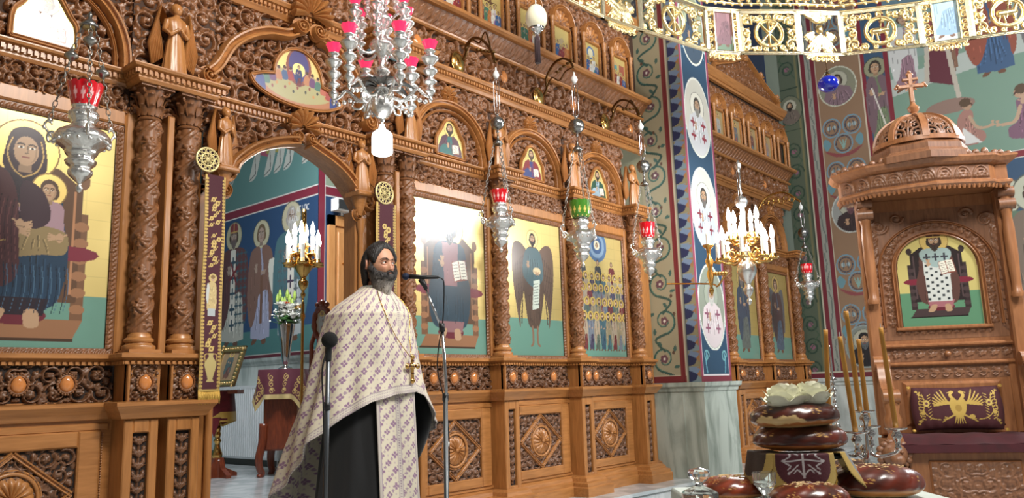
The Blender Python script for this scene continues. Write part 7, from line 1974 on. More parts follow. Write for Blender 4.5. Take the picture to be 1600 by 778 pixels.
for e in (-1, 1):
    m = MB(); P_ = []
    for j in range(9):
        t = j/8; row = []
        for k in range(16):
            a = 2*PI*k/16; r = (.030-.012*t); cx = e*(.074+.014*math.sin(t*PI)*.9); row.append((cx-e*.006*math.cos(a), .012+r*.62*math.cos(a)+.004, .004+r*1.05*math.sin(a)-.004*t))
        P_.append(row)
    m.grid(P_, False, True); m.v = [tuple(H(np.array([v]))[0]) for v in m.v]; m.build('ear', 'skin', head, True)
    m = MB().ball((e*.029, -.0735, .011), .0128, 16, 12); m.v = [tuple(H(np.array([v]))[0]) for v in m.v]; ey = m.build('eye', 'eye', head, True)
    m = MB().ball((e*.029+.0035, -.0815, .011), .0062, 12, 8, 1, .8, 1); m.v = [tuple(H(np.array([v]))[0]) for v in m.v]; m.build('iris', 'iris', ey, True)
    m = MB().tube(smooth_pts([(e*.013, -.085, .014), (e*.022, -.0885, .0215), (e*.034, -.087, .021), (e*.045, -.079, .013)], False, 4), .0032, 8); m.tube(smooth_pts([(e*.015, -.084, .008), (e*.027, -.087, .0015), (e*.043, -.079, .007)], False, 4), .0028, 8)
    m.v = [tuple(H(np.array([v]))[0]) for v in m.v]; m.build('eyelid', 'skin', head, True)
    m = MB().tube(smooth_pts([(e*.010, -.0945, .030), (e*.026, -.0965, .036), (e*.042, -.089, .034), (e*.055, -.078, .026)], False, 4), lambda q: .0046*(1-.55*abs(q-.35)), 8, flat=.6); m.v = [tuple(H(np.array([v]))[0]) for v in m.v]; m.build('eyebrow', 'hair', head, True)
m = MB().ball((0, -.100, -.051), .017, 14, 8, 1, .45, .32); m.v = [tuple(H(np.array([v]))[0]) for v in m.v]; m.build('lips', 'lip', head, True)
# hair: swept back from the forehead down to the collar
nth, nph = 90, 150
TH, PH = np.meshgrid(np.linspace(.001, PI*.80, nth), np.linspace(-PI, PI, nph, endpoint=False), indexing='ij')
a_ = np.abs(PH); rngn = np.random.default_rng(3)
lim = np.interp(a_, [0, .35, .62, .90, 1.10, 1.30, 1.62, 1.80, 2.1, PI], [.60, .60, .80, 1.10, 1.48, 1.40, 1.22, 1.95, 2.35, 2.45])
d = np.clip((lim-TH)/.16, -.3, 1)
P = hface(TH, PH); nrm = P/np.linalg.norm(P, axis=-1, keepdims=True)
thick = .019*np.sqrt(np.clip(d, 0, 1))+.008*(a_ > 1.7)*np.clip(TH-1.2, 0, 1)-.004
thick = thick+.0016*np.sin(PH*46+TH*9)*np.clip(d, 0, 1)+.001*np.sin(PH*87+TH*14)*np.clip(d, 0, 1)
P = P+nrm*thick[..., None]; low = np.clip((TH-1.75)/.6, 0, 1)*(a_ > 1.5)
P[..., 2] -= .050*low; P[..., 1] += .012*low; P[..., 0] *= (1-.08*low)
keep = (d[:-1, :] > -.12); 
hair = grid_mesh('hair', H(P), None, keep, 'hair', pr, True, closeu=True)
sd = hair.modifiers.new('thick', 'SOLIDIFY'); sd.thickness = .006; sd.offset = -1
# beard
nv_, nu_ = 46, 120
V, A = np.meshgrid(np.linspace(0, 1, nv_), np.linspace(-1.30, 1.30, nu_), indexing='ij'); aa_ = np.abs(A)
thtop = np.interp(aa_, [0, .16, .34, .60, .90, 1.12, 1.30], [2.03, 2.03, 1.92, 1.90, 1.84, 1.66, 1.46])
thb = np.full_like(A, 2.75)
top = hface(thtop+(thb-thtop)*np.clip(V*1.4, 0, 1), A)
n_ = top/np.linalg.norm(top, axis=-1, keepdims=True); n_[..., 2] = 0
fw = np.cos(np.clip(aa_, 0, PI/2))
bulge = (.015*np.sin(PI*np.clip(V*1.1+.04, 0, 1))+.006)*np.clip(V*6, .15, 1)
P = top+n_*(bulge*(.6+.4*fw))[..., None]
drop = np.clip(V-.30, 0, 1)/.70
P[..., 2] -= drop**1.1*(.035+.125*fw**1.2); P[..., 1] -= drop*.012*fw; P[..., 0] *= 1-.42*drop**1.6*np.ones_like(A)
st = .0026*np.sin(A*52+V*6+2*np.sin(V*9))+.0018*np.sin(A*97-V*11)+.0012*np.sin(A*160+V*30); P = P+n_*(st*np.clip(V*5, 0, 1))[..., None]
P[..., 2] += .006*np.sin(A*38)*drop
Cb = np.zeros((nv_, nu_, 4)); g_ = np.clip(.12+1.5*drop*fw+.35*(V > .2)*fw+.12*np.sin(A*60+V*20), 0, 1)[..., None]
Cb[..., :3] = np.array((34, 30, 30))*(1-g_)+np.array((158, 150, 140))*g_
beard = grid_mesh('beard', H(P), Cb, None, painted('beard_hair', .75), pr, True)
sd = beard.modifiers.new('thick', 'SOLIDIFY'); sd.thickness = .02; sd.offset = -1
m = MB()
for e in (-1, 1):
    m.tube(smooth_pts([(0, -.106, -.036), (e*.014, -.107, -.040), (e*.030, -.098, -.050), (e*.040, -.088, -.070), (e*.042, -.085, -.085)], False, 4), lambda q: .0075*(1-.5*q), 8, flat=.7)
m.v = [tuple(H(np.array([v]))[0]) for v in m.v]; m.build('moustache', 'hair', pr, True)

# cape (phelonion): surface from collar to a hem that is short in front and long behind
RR = ([.30, .63, .78, .94, 1.12, 1.20, 1.37, 1.42, 1.46, 1.50, 1.53], [.44, .40, .372, .305, .262, .250, .210, .178, .140, .098, .070])
LL = ([.30, .35, .63, .915, 1.20, 1.37, 1.42, 1.46, 1.50, 1.53], [.52, .50, .435, .36, .295, .258, .215, .160, .105, .075])
def hem(ph):
    return np.interp(ph, [-PI, -2.45, -1.95, -1.55, -1.1, -.7, -.2, .42, .56, .66, .85, 1.15, 1.6, 2.3, PI], [.30, .33, .52, .70, .83, .90, .935, .945, .925, .83, .79, .76, .70, .45, .30])
def capeR(z, ph):
    w_ = (1-np.cos(ph-rad(40)))/2
    r = np.interp(z, RR[0], RR[1])*(1-w_)+np.interp(z, LL[0], LL[1])*w_
    flat = 1-.12*np.cos(ph)**2*np.clip((1.5-z)/.3, 0, 1)*(np.abs(ph) < PI/2)
    return r*flat
def capeP(z, ph, off=0):
    a = np.clip((1.42-z)/1.0, 0, 1)
    f = a*(.020*np.sin(ph*9+1.3+1.2*np.sin(z*3))+.012*np.sin(ph*17+.6+z*3))*(1+.8*np.clip(np.abs(ph)-1.2, 0, 1))
    f = f+.010*np.exp(-((ph+.35)/.10)**2)*a-.014*np.exp(-((ph+.85)/.16)**2)*a
    r = capeR(z, ph)+f+off
    cy = -.02*np.clip((z-1.3)/.2, 0, 1)
    return np.stack([r*np.sin(ph), cy-r*np.cos(ph), z], -1)
nu, nv = 560, 300
PH, T = np.meshgrid(np.linspace(-PI, PI, nu, endpoint=False), np.linspace(0, 1, nv))
Z = 1.53-(1.53-hem(PH))*(T**.92)
P = capeP(Z, PH)
# droop of cloth along the hem
U_ = PH*.36; V_ = 1.53-Z
def cloth_cols(U, V, hemd=None):
    base = np.array((206, 197, 176.)); C = np.zeros(U.shape+(4,)); C[..., :3] = base
    s = .043; a_ = (U/s) % 2; b_ = (V/s) % 2
    def near(ou, ov):
        du = np.abs(((U/s-ou+1) % 2)-1)*s; dv = np.abs(((V/s-ov+1) % 2)-1)*s; return du, dv
    for ou, ov in ((0, 0), (1, 1)):
        du, dv = near(ou, ov)
        m_ = ((du < .0062) & (dv < .018)) | ((dv < .0062) & (du < .018)); C[m_, :3] = (150, 122, 146)
        pe = (np.abs(du-.012)+np.abs(dv) < .0085) | (np.abs(dv-.012)+np.abs(du) < .0085); C[pe, :3] = (138, 106, 134); C[(du < .003) & (dv < .003), :3] = (206, 190, 180)
    for ou, ov in ((.5, 1.5), (1.5, .5)):
        du, dv = near(ou, ov); C[((du < .0035) & (dv < .0095)) | ((dv < .0035) & (du < .0095)), :3] = (156, 132, 150)
    for ou, ov in ((0, 1), (1, 0)):
        du, dv = near(ou, ov); C[(du < .0045) & (dv < .0045), :3] = (184, 166, 166)
    if hemd is not None:
        b = hemd < .040; C[b, :3] = (200, 192, 178); C[(hemd > .040) & (hemd < .045), :3] = (160, 146, 148); C[(hemd > .006) & (hemd < .010), :3] = (166, 152, 154)
        dt = b & ((U/.012 % 1) < .4) & (((hemd/.012) % 1) < .4); C[dt, :3] = (146, 128, 142)
    return C
C = cloth_cols(U_, V_, Z-hem(PH))
# dark slit with its dotted placket at the throat
sl_ = (np.abs(PH-.02) < .075) & (Z > 1.30); C[sl_, :3] = (200, 190, 176); dt = sl_ & ((Z/.010 % 1) < .4) & ((PH/.03 % 1) < .4); C[dt, :3] = (130, 110, 120); C[(np.abs(PH-.02) < .012) & (Z > 1.38), :3] = (40, 34, 36)
cape = grid_mesh('cape', P, C, None, 'cloth_paint', pr, True, closeu=True)
sd = cape.modifiers.new('thick', 'SOLIDIFY'); sd.thickness = .006; sd.offset = -1
# collar
MB().tube([(.078*math.sin(a)*1.0, -.035-.075*math.cos(a), 1.53) for a in np.linspace(0, 2*PI, 30)], .006, 8).build('collar', M['white_cloth'], pr, True)
# cassock
nu, nv = 160, 60
PH, T = np.meshgrid(np.linspace(-PI, PI, nu, endpoint=False), np.linspace(0, 1, nv)); Z = 1.25-1.22*T
r = .19+.055*T+.085*T*np.clip(-np.sin(PH-.4), -.2, 1)+.010*T*np.sin(PH*11)+.006*T*np.sin(PH*19+1); r = r*(1+.06*np.abs(np.sin(PH)))
cas = grid_mesh('cassock', np.stack([r*np.sin(PH)*1.12, -r*np.cos(PH), Z], -1), None, None, 'cassock', pr, True, closeu=True)
# wide black sleeves
for e, pts, rr in ((1, [(.20, .0, 1.15), (.27, -.04, .98), (.31, -.06, .84), (.285, -.08, .70), (.24, -.10, .58)], [.07, .09, .10, .07, .012]), (-1, [(-.20, 0, 1.15), (-.24, -.05, 1.0), (-.22, -.10, .90), (-.2, -.10, .78)], [.07, .08, .07, .03])):
    MB().tube(smooth_pts(pts, False, 5), lambda q, rr=rr: float(np.interp(q, np.linspace(0, 1, len(rr)), rr)), 20, flat=.6).build('sleeve', 'cassock', pr, True)
# stole hanging down the front
nu, nv = 60, 190
U, V = np.meshgrid(np.linspace(-.135, .135, nu), np.linspace(0, 1, nv)); Z = 1.02-V*.84
yf = -(.236+.062*(1.02-Z))-.006*np.sin(U*26)+.010*(np.abs(U)/.13)**2
C = cloth_cols(U+.03, V*.92)
for e in (-1, 1): C[np.abs(U-e*.128) < .008, :3] = (186, 176, 168); C[(np.abs(U-e*.116) < .002), :3] = (150, 136, 146)
C[np.abs(U) < .014, :3] = (196, 188, 176); C[(np.abs(U) < .0035) & ((V*.92/.014 % 1) < .5), :3] = (140, 120, 134); C[(np.abs(U) > .009) & (np.abs(U) < .012), :3] = (160, 146, 150)
st_ = grid_mesh('stole', np.stack([U-.034, yf-.008*np.sin(V*22)*0-.004*np.exp(-((V-.78)/.02)**2), Z], -1), C, None, 'cloth_paint', pr, True)
sd = st_.modifiers.new('thick', 'SOLIDIFY'); sd.thickness = .006; sd.offset = 0
m = MB()
for k in range(54):
    x = -.168+.27*k/53; m.tube([(x, -.29, .185), (x+.002*math.sin(k), -.292, .11)], .0022, 4)
m.build('stole_fringe', 'gold_thread', st_)
# pendant cross on its chain
c0 = capeP(np.array(1.09), np.array(.16), .034); cc = MB()
for a0, z0 in ((-.55, 1.50), (.65, 1.50)):
    pts = [capeP(np.array(z0+(1.13-z0)*q), np.array(a0+(.16-a0)*q**1.5), .012+.022*q**4) for q in np.linspace(0, 1, 14)]
    cc.tube(pts, .0024, 6)
cc.build('neck_chain', 'brass', pr, True)
m = MB()
def cb(x0, z0, x1, z1): m.box(c0[0]+x0, c0[1]-.006, c0[2]+z0, c0[0]+x1, c0[1], c0[2]+z1)
cb(-.009, -.085, .009, .042); cb(-.036, -.017, .036, .001)
for x, z in ((0, .037), (-.034, -.008), (.034, -.008), (0, -.078), (0, -.008)):
    m.ball((c0[0]+x*1.1, c0[1]-.005, c0[2]+z*1.1), .015, 10, 6, 1, .6, 1)
for q in range(4): a = PI/4+q*PI/2; m.tube([(c0[0], c0[1]-.003, c0[2]-.008), (c0[0]+.022*math.cos(a), c0[1]-.003, c0[2]-.008+.022*math.sin(a))], .003, 5)
pc = m.build('pendant_cross', 'brass', pr, True, 40)
for x, z in ((0, -.008), (0, .02), (0, -.045), (-.026, -.008), (.026, -.008)):
    MB().ball((c0[0]+x, c0[1]-.013, c0[2]+z), .005, 8, 5).build('gem', plain('garnet', (70, 10, 30), .1, coat=1), pc, True)
for e in (-1, 1):
    MB().ball((e*.11, -.08, .035), .06, 16, 8, .75, 2.0, .62).build('shoe', 'black', pr, True)

# ------------------------------------------------------------------ microphones
def on_floor(p, z): return (float(p[0]), float(p[1]), z)
b = dep(511, 700, 3.3); k = 3.3/F_PX
t = thing('microphone_stand', 'dark upright microphone stand with a black foam microphone, before the hem of the cape', 'microphone stand', on_floor(b, ZF))
def Lz(px, py, z): return np.array(dep(px, py, z))-np.array([b[0], b[1], ZF])
tp, md, lo = Lz(515, 531, 3.3), Lz(513, 560, 3.3), Lz(508, 778, 3.3)
m = MB().tube([md+[0, 0, -.01], lo, (lo[0]*.0, lo[1]*.0, .03)], .0105, 12); m.build('pole', 'grey_metal', t, True)
MB().tube([Lz(511, 628, 3.3), Lz(511, 640, 3.3)], .014, 12).build('clutch', 'black', t, True)
m = MB()
for q in range(3): a = q*2*PI/3+.4; m.tube([(0, 0, .12), (.16*math.cos(a), .16*math.sin(a), .06), (.28*math.cos(a), .28*math.sin(a), .012)], .009, 8)
m.build('tripod_base', 'black', t, True)
MB().tube([md+[0, 0, -.01], md+[0, 0, .03], tp+[0, 0, -.01]], .013, 12, .016).build('microphone_body', 'black', t, True)
MB().ball(tp, .034, 20, 14, 1, 1, 1).build('foam_windshield', 'foam', t, True)
MB().tube(smooth_pts([md+[-.012, 0, .02], md+[-.03, .0, -.06], md+[-.02, .0, -.25], (-.012, 0, .5), (-.02, .01, .1)], False, 6), .0035, 6).build('cable', 'black', t, True)
b = dep(696, 720, 4.0); k = 4.0/F_PX
t = thing('microphone_stand', 'tall chrome microphone stand with a boom and cable, aimed at the mouth of the man', 'microphone stand', on_floor(b, ZF))
z4 = 4.0
j = Lz(692, 535, z4)
MB().tube([Lz(691, 512, z4), Lz(697, 600, z4)*[1, 1, 1], (0, 0, .03)], .0085, 12).build('pole', 'chrome', t, True)
MB().tube([Lz(696, 620, z4), (0, 0, .06)], .0125, 12).build('lower_pole', 'grey_metal', t, True)
MB().tube([Lz(690, 505, z4), Lz(691, 518, z4)], .015, 12).build('boom_joint', 'black', t, True); MB().tube([Lz(696, 614, z4), Lz(696, 626, z4)], .016, 12).build('clutch', 'black', t, True)
MB().tube([Lz(693, 520, z4), Lz(664, 448, z4)], .0055, 10).build('boom', 'chrome', t, True)
MB().tube([Lz(666, 452, z4), Lz(660, 437, z4)], .011, 10).tube([Lz(664, 447, z4), Lz(656, 436, z4)], .012, 10).build('clip', 'black', t, True)
m = MB().tube([Lz(640, 432, z4), Lz(662, 433, z4), Lz(685, 433, z4)], lambda q: .0125-.004*q, 14); mi = m.build('microphone', 'black', t, True)
MB().ball(Lz(634, 432, z4), .018, 16, 10, 1.1, 1.1, 1).build('grille_ball', M['dark_silver'], mi, True); bpy.data.objects[mi.children[0].name].data.materials.clear(); mi.children[0].data.materials.append(plain('mic_grille', (24, 34, 60), .5, .4, bump=.8, bscale=500))
MB().tube(smooth_pts([Lz(685, 433, z4), Lz(692, 437, z4), Lz(694, 450, z4), Lz(692, 500, z4), Lz(685, 545, z4), Lz(684, 580, z4), Lz(692, 615, z4), Lz(700, 660, z4), Lz(702, 720, z4), Lz(700, 790, z4), (.03, .02, .1)], False, 6), .0034, 6).build('cable', 'black', t, True)
MB().tube([Lz(698, 690, z4), Lz(698, 697, z4)], .0145, 10).build('tape_band', 'ceramic_white', t, True)
m = MB()
for q in range(3): a = q*2*PI/3+1.2; m.tube([(0, 0, .14), (.18*math.cos(a), .18*math.sin(a), .06), (.30*math.cos(a), .30*math.sin(a), .012)], .009, 8)
m.build('tripod_base', 'black', t, True)

# ------------------------------------------------------------------ embroidered bands hanging on the columns by the royal door
def band(px0, px1, pytop, pybot, disk, Rpx, label, Yb=4.19):
    a = np.array(onY(px0, pybot, Yb)); b_ = np.array(onY(px1, pybot, Yb)); tz = float(onY((px0+px1)/2, pytop, Yb)[2]); dc = np.array(onY(*disk, Yb)); w_ = b_[0]-a[0]; w_ = float(w_); h_ = tz-a[2]
    dpx = float((dc-CAM)@CF)/F_PX*Rpx
    t = thing('embroidered_band', label, 'embroidered band', (dc[0], Yb, a[2]), 0)
    P = Paint(w_, h_, .0022, (86, 14, 34))
    G = (206, 170, 84)
    for e in (.04, .96): P.rect(w_*e-w_*.05, 0, w_*e+w_*.05, h_, G, .5); 
    for k in range(int(h_/.02)):
        for e in (.13, .87): P.ell(w_*e, k*.02+.01, .005, .007, G, .5)
        for e in (.05, .95): P.ell(w_*e, k*.02, .003, .005, (120, 84, 40))
    P.rect(0, 0, w_, .012, G, .5)
    def flowers(y0, y1, n, seed):
        rg = np.random.default_rng(seed)
        for k in range(n):
            x = w_*(.28+.44*rg.random()); y = y0+(y1-y0)*(k+.5)/n; r = rg.uniform(.008, .014)*w_/.12
            P.ell(x, y, r, r*1.1, (222, 190, 104), .45); P.ell(x, y, r*.45, r*.5, (150, 104, 44)); P.ell(x+.014, y+.012, .004, .005, G, .5); P.ell(x-.013, y-.010, .004, .005, G, .5)
    f = h_/1.17
    # vase at the foot
    cx = w_/2
    P.poly([(cx-.022, .05*f), (cx+.022, .05*f), (cx+.014, .065*f), (cx+.034, .13*f), (cx+.034, .15*f), (cx+.012, .18*f), (cx+.016, .20*f), (cx-.016, .20*f), (cx-.012, .18*f), (cx-.034, .15*f), (cx-.034, .13*f), (cx-.014, .065*f)], (198, 176, 104), .4)
    for e in (-1, 1): P.line([(cx+e*.014, .195*f), (cx+e*.034, .19*f), (cx+e*.032, .155*f)], .005, G, .5, sm=True)
    flowers(.21*f, .37*f, 7, 1)
    # angel
    P.ell(cx, .60*f, .024, .026, (214, 186, 110), .4); P.ell(cx, .597*f, .012, .015, (206, 160, 120)); P.ell(cx, .606*f, .013, .011, (150, 110, 60))
    P.poly([(cx-.020, .575*f), (cx+.016, .575*f), (cx+.026, .52*f), (cx+.022, .43*f), (cx-.028, .43*f), (cx-.026, .52*f)], (214, 184, 116), .2, sm=True)
    P.poly([(cx-.03, .57*f), (cx-.036, .50*f), (cx-.024, .46*f), (cx-.018, .55*f)], (200, 204, 200), sm=True); P.rect(cx-.024, .395*f, cx+.020, .435*f, (176, 186, 190)); p_folds(P, cx, .56*f, .44*f, .014, .022, (214, 184, 116), 4, 3)
    flowers(.66*f, .84*f, 10, 2); flowers(.88*f, 1.04*f, 9, 3)
    c = MB().box(-.001, -.001, -.001, .001, .001, .001)
    def fn(X, Y): return np.stack([X-w_/2+(a[0]+b_[0])/2-dc[0], -.004*np.sin(Y*9)-.012*np.abs(np.sin((X/w_)*PI))*.4, Y], -1)
    s_ = P.mesh('embroidered_strip', 'cloth_paint', t, None, fn=fn); sd = s_.modifiers.new('thick', 'SOLIDIFY'); sd.thickness = .005; sd.offset = 1
    m = MB(); x0 = (a[0]+b_[0])/2-dc[0]-w_/2
    for k in range(46):
        x = x0+w_*k/45; m.tube([(x, -.003, .008), (x+.003*math.sin(k*1.7), -.008, -.03), (x+.004*math.sin(k*2.3), -.006, -.062-.008*math.sin(k))], .0024, 5)
    m.build('fringe', 'gold_thread', t, True)
    # pierced round medallion
    zc_ = float(dc[2]-a[2]); m = MB(); m.torus((0, -.012, zc_), dpx*.93, .006, 32, 6, (0, 1, 0)); m.torus((0, -.012, zc_), dpx*.50, .005, 26, 6, (0, 1, 0))
    for k in range(12): an = 2*PI*k/12; m.torus((dpx*.72*math.cos(an), -.012, zc_+dpx*.72*math.sin(an)), dpx*.15, .003, 12, 5, (0, 1, 0))
    for k in range(6): an = PI*k/6; m.tube([(-dpx*.46*math.cos(an), -.014, zc_-dpx*.46*math.sin(an)), (dpx*.46*math.cos(an), -.014, zc_+dpx*.46*math.sin(an))], .0028, 5)
    for k in range(8): an = 2*PI*k/8; m.ball((dpx*.34*math.cos(an), -.014, zc_+dpx*.34*math.sin(an)), .006, 7, 5)
    o = m.build('medallion', plain('pale_gold_medallion', (214, 196, 140), .4, .5), t, True); mm = MB(); mm.add(*disk_y(0, zc_, dpx, -.006, 32)); mm.build('medallion_ground', plain('aubergine', (50, 22, 40), .8), o)
band(309, 342, 272, 612, (323, 250), 20, 'long burgundy band embroidered with gold flowers, angel and vase, hanging in full view')
band(588, 620, 318, 640, (599, 302), 18.5, 'burgundy embroidered band half hidden behind the head of the bearded man')

# ------------------------------------------------------------------ sanctuary furniture
# table under its embroidered cover
tc_ = np.array(onZ(443, 742, .15)); D = float((tc_-CAM)@CF); k = D/F_PX
t = thing('pedestal_table', 'small carved redwood table standing behind the royal door', 'table', (tc_[0], tc_[1], .15), HEAD-PI/2)
zt_ = float(dep(445, 577, D)[2])-.15; hw = .255
MB().bbox(-hw, -hw, zt_-.05, hw, hw, zt_-.012, .01).bbox(-.20, -.20, .30, .20, .20, zt_-.05, .02).build('table_body', 'redwood', t)
for ex in (-1, 1):
    for ey in (-1, 1):
        MB().tube(smooth_pts([(ex*.19, ey*.19, .62), (ex*.20, ey*.20, .40), (ex*.23, ey*.23, .22), (ex*.22, ey*.22, .10), (ex*.20, ey*.20, .04), (ex*.23, ey*.23, 0)], False, 4), lambda q: .055-.02*q, 12).build('leg', 'redwood', t, True)
P = Paint(1.24, 1.24, .006, (100, 16, 40))
c = .62
for e in range(4):
    an = e*PI/2
    def rt(x, y): return (c+x*math.cos(an)-y*math.sin(an), c+x*math.sin(an)+y*math.cos(an))
    P.line([rt(-.62, -.60), rt(.62, -.60)], .075, (206, 178, 110), .4)
    rg = np.random.default_rng(e)
    for s_ in (-.35, -.12, .12, .35, .5, -.5):
        for kk_ in range(3):
            x, y, R = s_, -.52+.085*kk_, .045; t__ = np.linspace(0, 1, 16); P.line([rt(x+R*(1-.8*q)*math.cos(q*8+kk_), y+R*(1-.8*q)*math.sin(q*8+kk_)) for q in t__], .009, (210, 174, 92), .5)
        P.ell(*rt(s_, -.50), .018, .018, (214, 180, 100), .5)
P.mesh('x', 'cloth_paint', None, (0, 0, 0)); tmp = bpy.data.objects['x']; bpy.data.objects.remove(tmp)
def coverfn(X, Y):
    x, y = X-c, Y-c; m_ = np.maximum(np.abs(x), np.abs(y)); over = np.clip(m_-hw, 0, None); s_ = np.where(m_ > hw, hw/np.maximum(m_, 1e-6), 1.0)
    bx, by = x*s_, y*s_; ang = np.arctan2(y, x); cor = np.abs(np.sin(2*ang))**3
    fl_ = over*(.16+.10*np.sin(ang*9))
    ln = np.hypot(bx, by)+1e-6
    ov = np.hypot(x-np.clip(x, -hw, hw), y-np.clip(y, -hw, hw))
    return np.stack([bx+bx/ln*fl_, by+by/ln*fl_, zt_+.004-ov*.97], -1)
cov = P.mesh('table_cover', 'cloth_paint', None, None, fn=coverfn); cov.name = 'table_cover'
tag(cov, 'burgundy table cover with gold embroidery and pale gold border, draped behind the royal door', 'table cover'); cov.location = t.location; cov.rotation_euler = t.rotation_euler
# vase of flowers
vb = np.array([tc_[0], tc_[1], .15+zt_+.006]); 
t = thing('vase', 'tall silver vase of white and yellow flowers with lily buds on the burgundy cover', 'vase', vb)
kv = D/F_PX
MB().lathe([(r*kv, z*kv) for r, z in smooth_pts([(.5, 0), (11, 0), (11, 2), (4, 6), (5, 12), (7, 22), (9, 40), (12, 58), (14, 72), (12, 72), (10, 58), (.5, 20)], False, 4)], 20).build('vase_body', 'silver_smooth', t, True)
rg = np.random.default_rng(12)
m_w, m_l, m_g, m_y, m_r, m_b = MB(), MB(), MB(), MB(), MB(), MB()
def bloom(m, cpt, R, n=7):
    for ring in range(3):
        for q in range(n):
            a = 2*PI*q/n+ring*.4; r = R*(1-.28*ring); d_ = np.array([math.cos(a), math.sin(a), .15+.45*ring]); 
            p0_ = np.array(cpt); p1 = p0_+d_*r; s_ = np.cross(d_, [0, 0, 1.0]); s_ = s_/np.linalg.norm(s_)*r*.34
            m.add([p0_, p0_+d_*r*.5+s_, p1+[0, 0, r*.12], p0_+d_*r*.5-s_, p0_+d_*r*.5+[0, 0, r*.10]], [(0, 1, 4), (1, 2, 4), (2, 3, 4), (3, 0, 4)])
for q in range(20):
    a, rr_ = rg.uniform(0, 6.3), rg.uniform(0, 20); q3 = (rr_*math.cos(a)*kv, rr_*math.sin(a)*kv, (82+rg.uniform(0, 22))*kv); bloom(m_w, q3, 12*kv); m_w.ball(q3, 4.5*kv, 8, 6)
for q in range(60):
    a, rr_ = rg.uniform(0, 6.3), rg.uniform(12, 27); p = (rr_*math.cos(a)*kv, rr_*math.sin(a)*kv, (74+rg.uniform(0, 24))*kv); m_g.ball(p, 1.6*kv, 5, 4); m_l.tube([(0, 0, 70*kv), p], .35*kv, 3)
for q in range(16):
    a, rr_ = rg.uniform(0, 6.3), rg.uniform(10, 20); p = np.array((rr_*math.cos(a)*kv, rr_*math.sin(a)*kv, (72+rg.uniform(0, 14))*kv)); m_l.ball(p, 5*kv, 8, 5, 1.2, 1, .5)
for q in range(8):
    x = (-14+4*q)*kv; m_b.lathe([(.3*kv, 0), (2.4*kv, 4*kv), (3.0*kv, 9*kv), (1.6*kv, 15*kv), (.2*kv, 18*kv)], 8, (x*CR[0]-.01, x*CR[1], (104+8*math.sin(q*1.9))*kv)); m_l.tube([(0, 0, 78*kv), (x*CR[0]-.01, x*CR[1], (105+8*math.sin(q*1.9))*kv)], .6*kv, 4)
bloom(m_y, (16*kv*CR[0], 16*kv*CR[1]-.03, 96*kv), 10*kv); bloom(m_r, (-4*kv, -.05, 104*kv), 7*kv)
for nm, mm, mt in (('white_flowers', m_w, 'petal_white'), ('small_white_sprays', m_g, 'petal_white'), ('foliage', m_l, 'leaf'), ('lily_buds', m_b, 'bud'), ('yellow_flower', m_y, 'petal_yellow'), ('coral_flower', m_r, 'petal_red')): mm.build(nm, mt, t, False)
# lectern stand on the left with gilt stem and tilted gilt frame
sc_ = np.array(onZ(338, 746, .15)); D2 = float((sc_-CAM)@CF); k2 = D2/F_PX
t = thing('lectern', 'slender icon stand with gilt stem and burgundy gold-trimmed cloth, before the radiator', 'icon stand', (sc_[0], sc_[1], .15), HEAD-PI/2)
m = MB()
for q in range(4):
    a = q*PI/2+PI/4; m.prism([(0, 0), (34*k2, 0), (34*k2, 5*k2), (14*k2, 14*k2), (7*k2, 30*k2), (0, 30*k2)], (0, 0, 0), (math.cos(a), math.sin(a), 0), (0, 0, 1), (-math.sin(a), math.cos(a), 0), 8*k2)
m.lathe([(9*k2, 0), (9*k2, 26*k2), (6*k2, 30*k2)], 8); m.build('foot', 'redwood', t)
MB().bbox(-20*k2, -16*k2, 128*k2, 34*k2, 16*k2, 134*k2, .01).build('desk', 'redwood', t)
MB().lathe([(r*k2, z*k2) for r, z in smooth_pts([(7, 28), (8, 36), (5, 44), (4, 52), (6, 56), (4, 60), (5, 66), (4, 70), (5, 76), (4, 80), (3, 120)], False, 3)], 18).build('stem', 'brass', t, True)
m = MB(); P_ = []
for j in range(8):
    tt = j/7; P_.append([((19+3*tt)*k2*x*(1-.0*tt), -((16+4*tt)*k2)*y, (132-44*tt-(10*tt if abs(x) < .5 else 0))*k2) for x, y in ((-1, 1), (-.5, 1.05), (0, 1.1), (.5, 1.05), (1, 1), (1.05, 0), (1, -1), (0, -1.05), (-1, -1), (-1.05, 0))])
m.grid(P_, False, True); m.build('cloth', 'velvet', t, True)
m = MB(); m.grid([[(p[0]*1.02, p[1]*1.02, p[2]) for p in P_[5]], [(p[0]*1.03, p[1]*1.03, p[2]-9*k2) for p in P_[6]]], False, True); m.build('gold_border', 'gold_thread', t, True)
m = MB().add([(-8*k2, -22*k2, 92*k2), (12*k2, -22*k2, 92*k2), (2*k2, -22*k2, 62*k2), (-8*k2, -20*k2, 92*k2), (12*k2, -20*k2, 92*k2), (2*k2, -20*k2, 62*k2)], [(0, 2, 1), (3, 4, 5), (0, 1, 4, 3), (1, 2, 5, 4), (2, 0, 3, 5)]); m.build('cloth_point', 'velvet', t)
DF = D2; fa = dep(358, 573, DF); kf = DF/F_PX
t = thing('framed_icon', 'gilt carved frame tilted on top of the burgundy-draped icon stand', 'framed icon', (fa[0], fa[1], .15), HEAD-PI/2-.5)
zz = float(fa[2])-.15; m = MB(); ux, vx = np.array([1, 0, 0.0]), np.array([0, .35, .94]); ww, hh_ = 27*kf, 33*kf; wN = np.cross(ux, vx)
for (x0, y0, x1, y1) in ((-ww, -hh_, ww, -hh_*.72), (-ww, hh_*.72, ww, hh_), (-ww, -hh_, -ww*.68, hh_), (ww*.68, -hh_, ww, hh_)): m.prism([(x0, y0), (x1, y0), (x1, y1), (x0, y1)], (0, 0, zz), ux, vx, wN, .03)
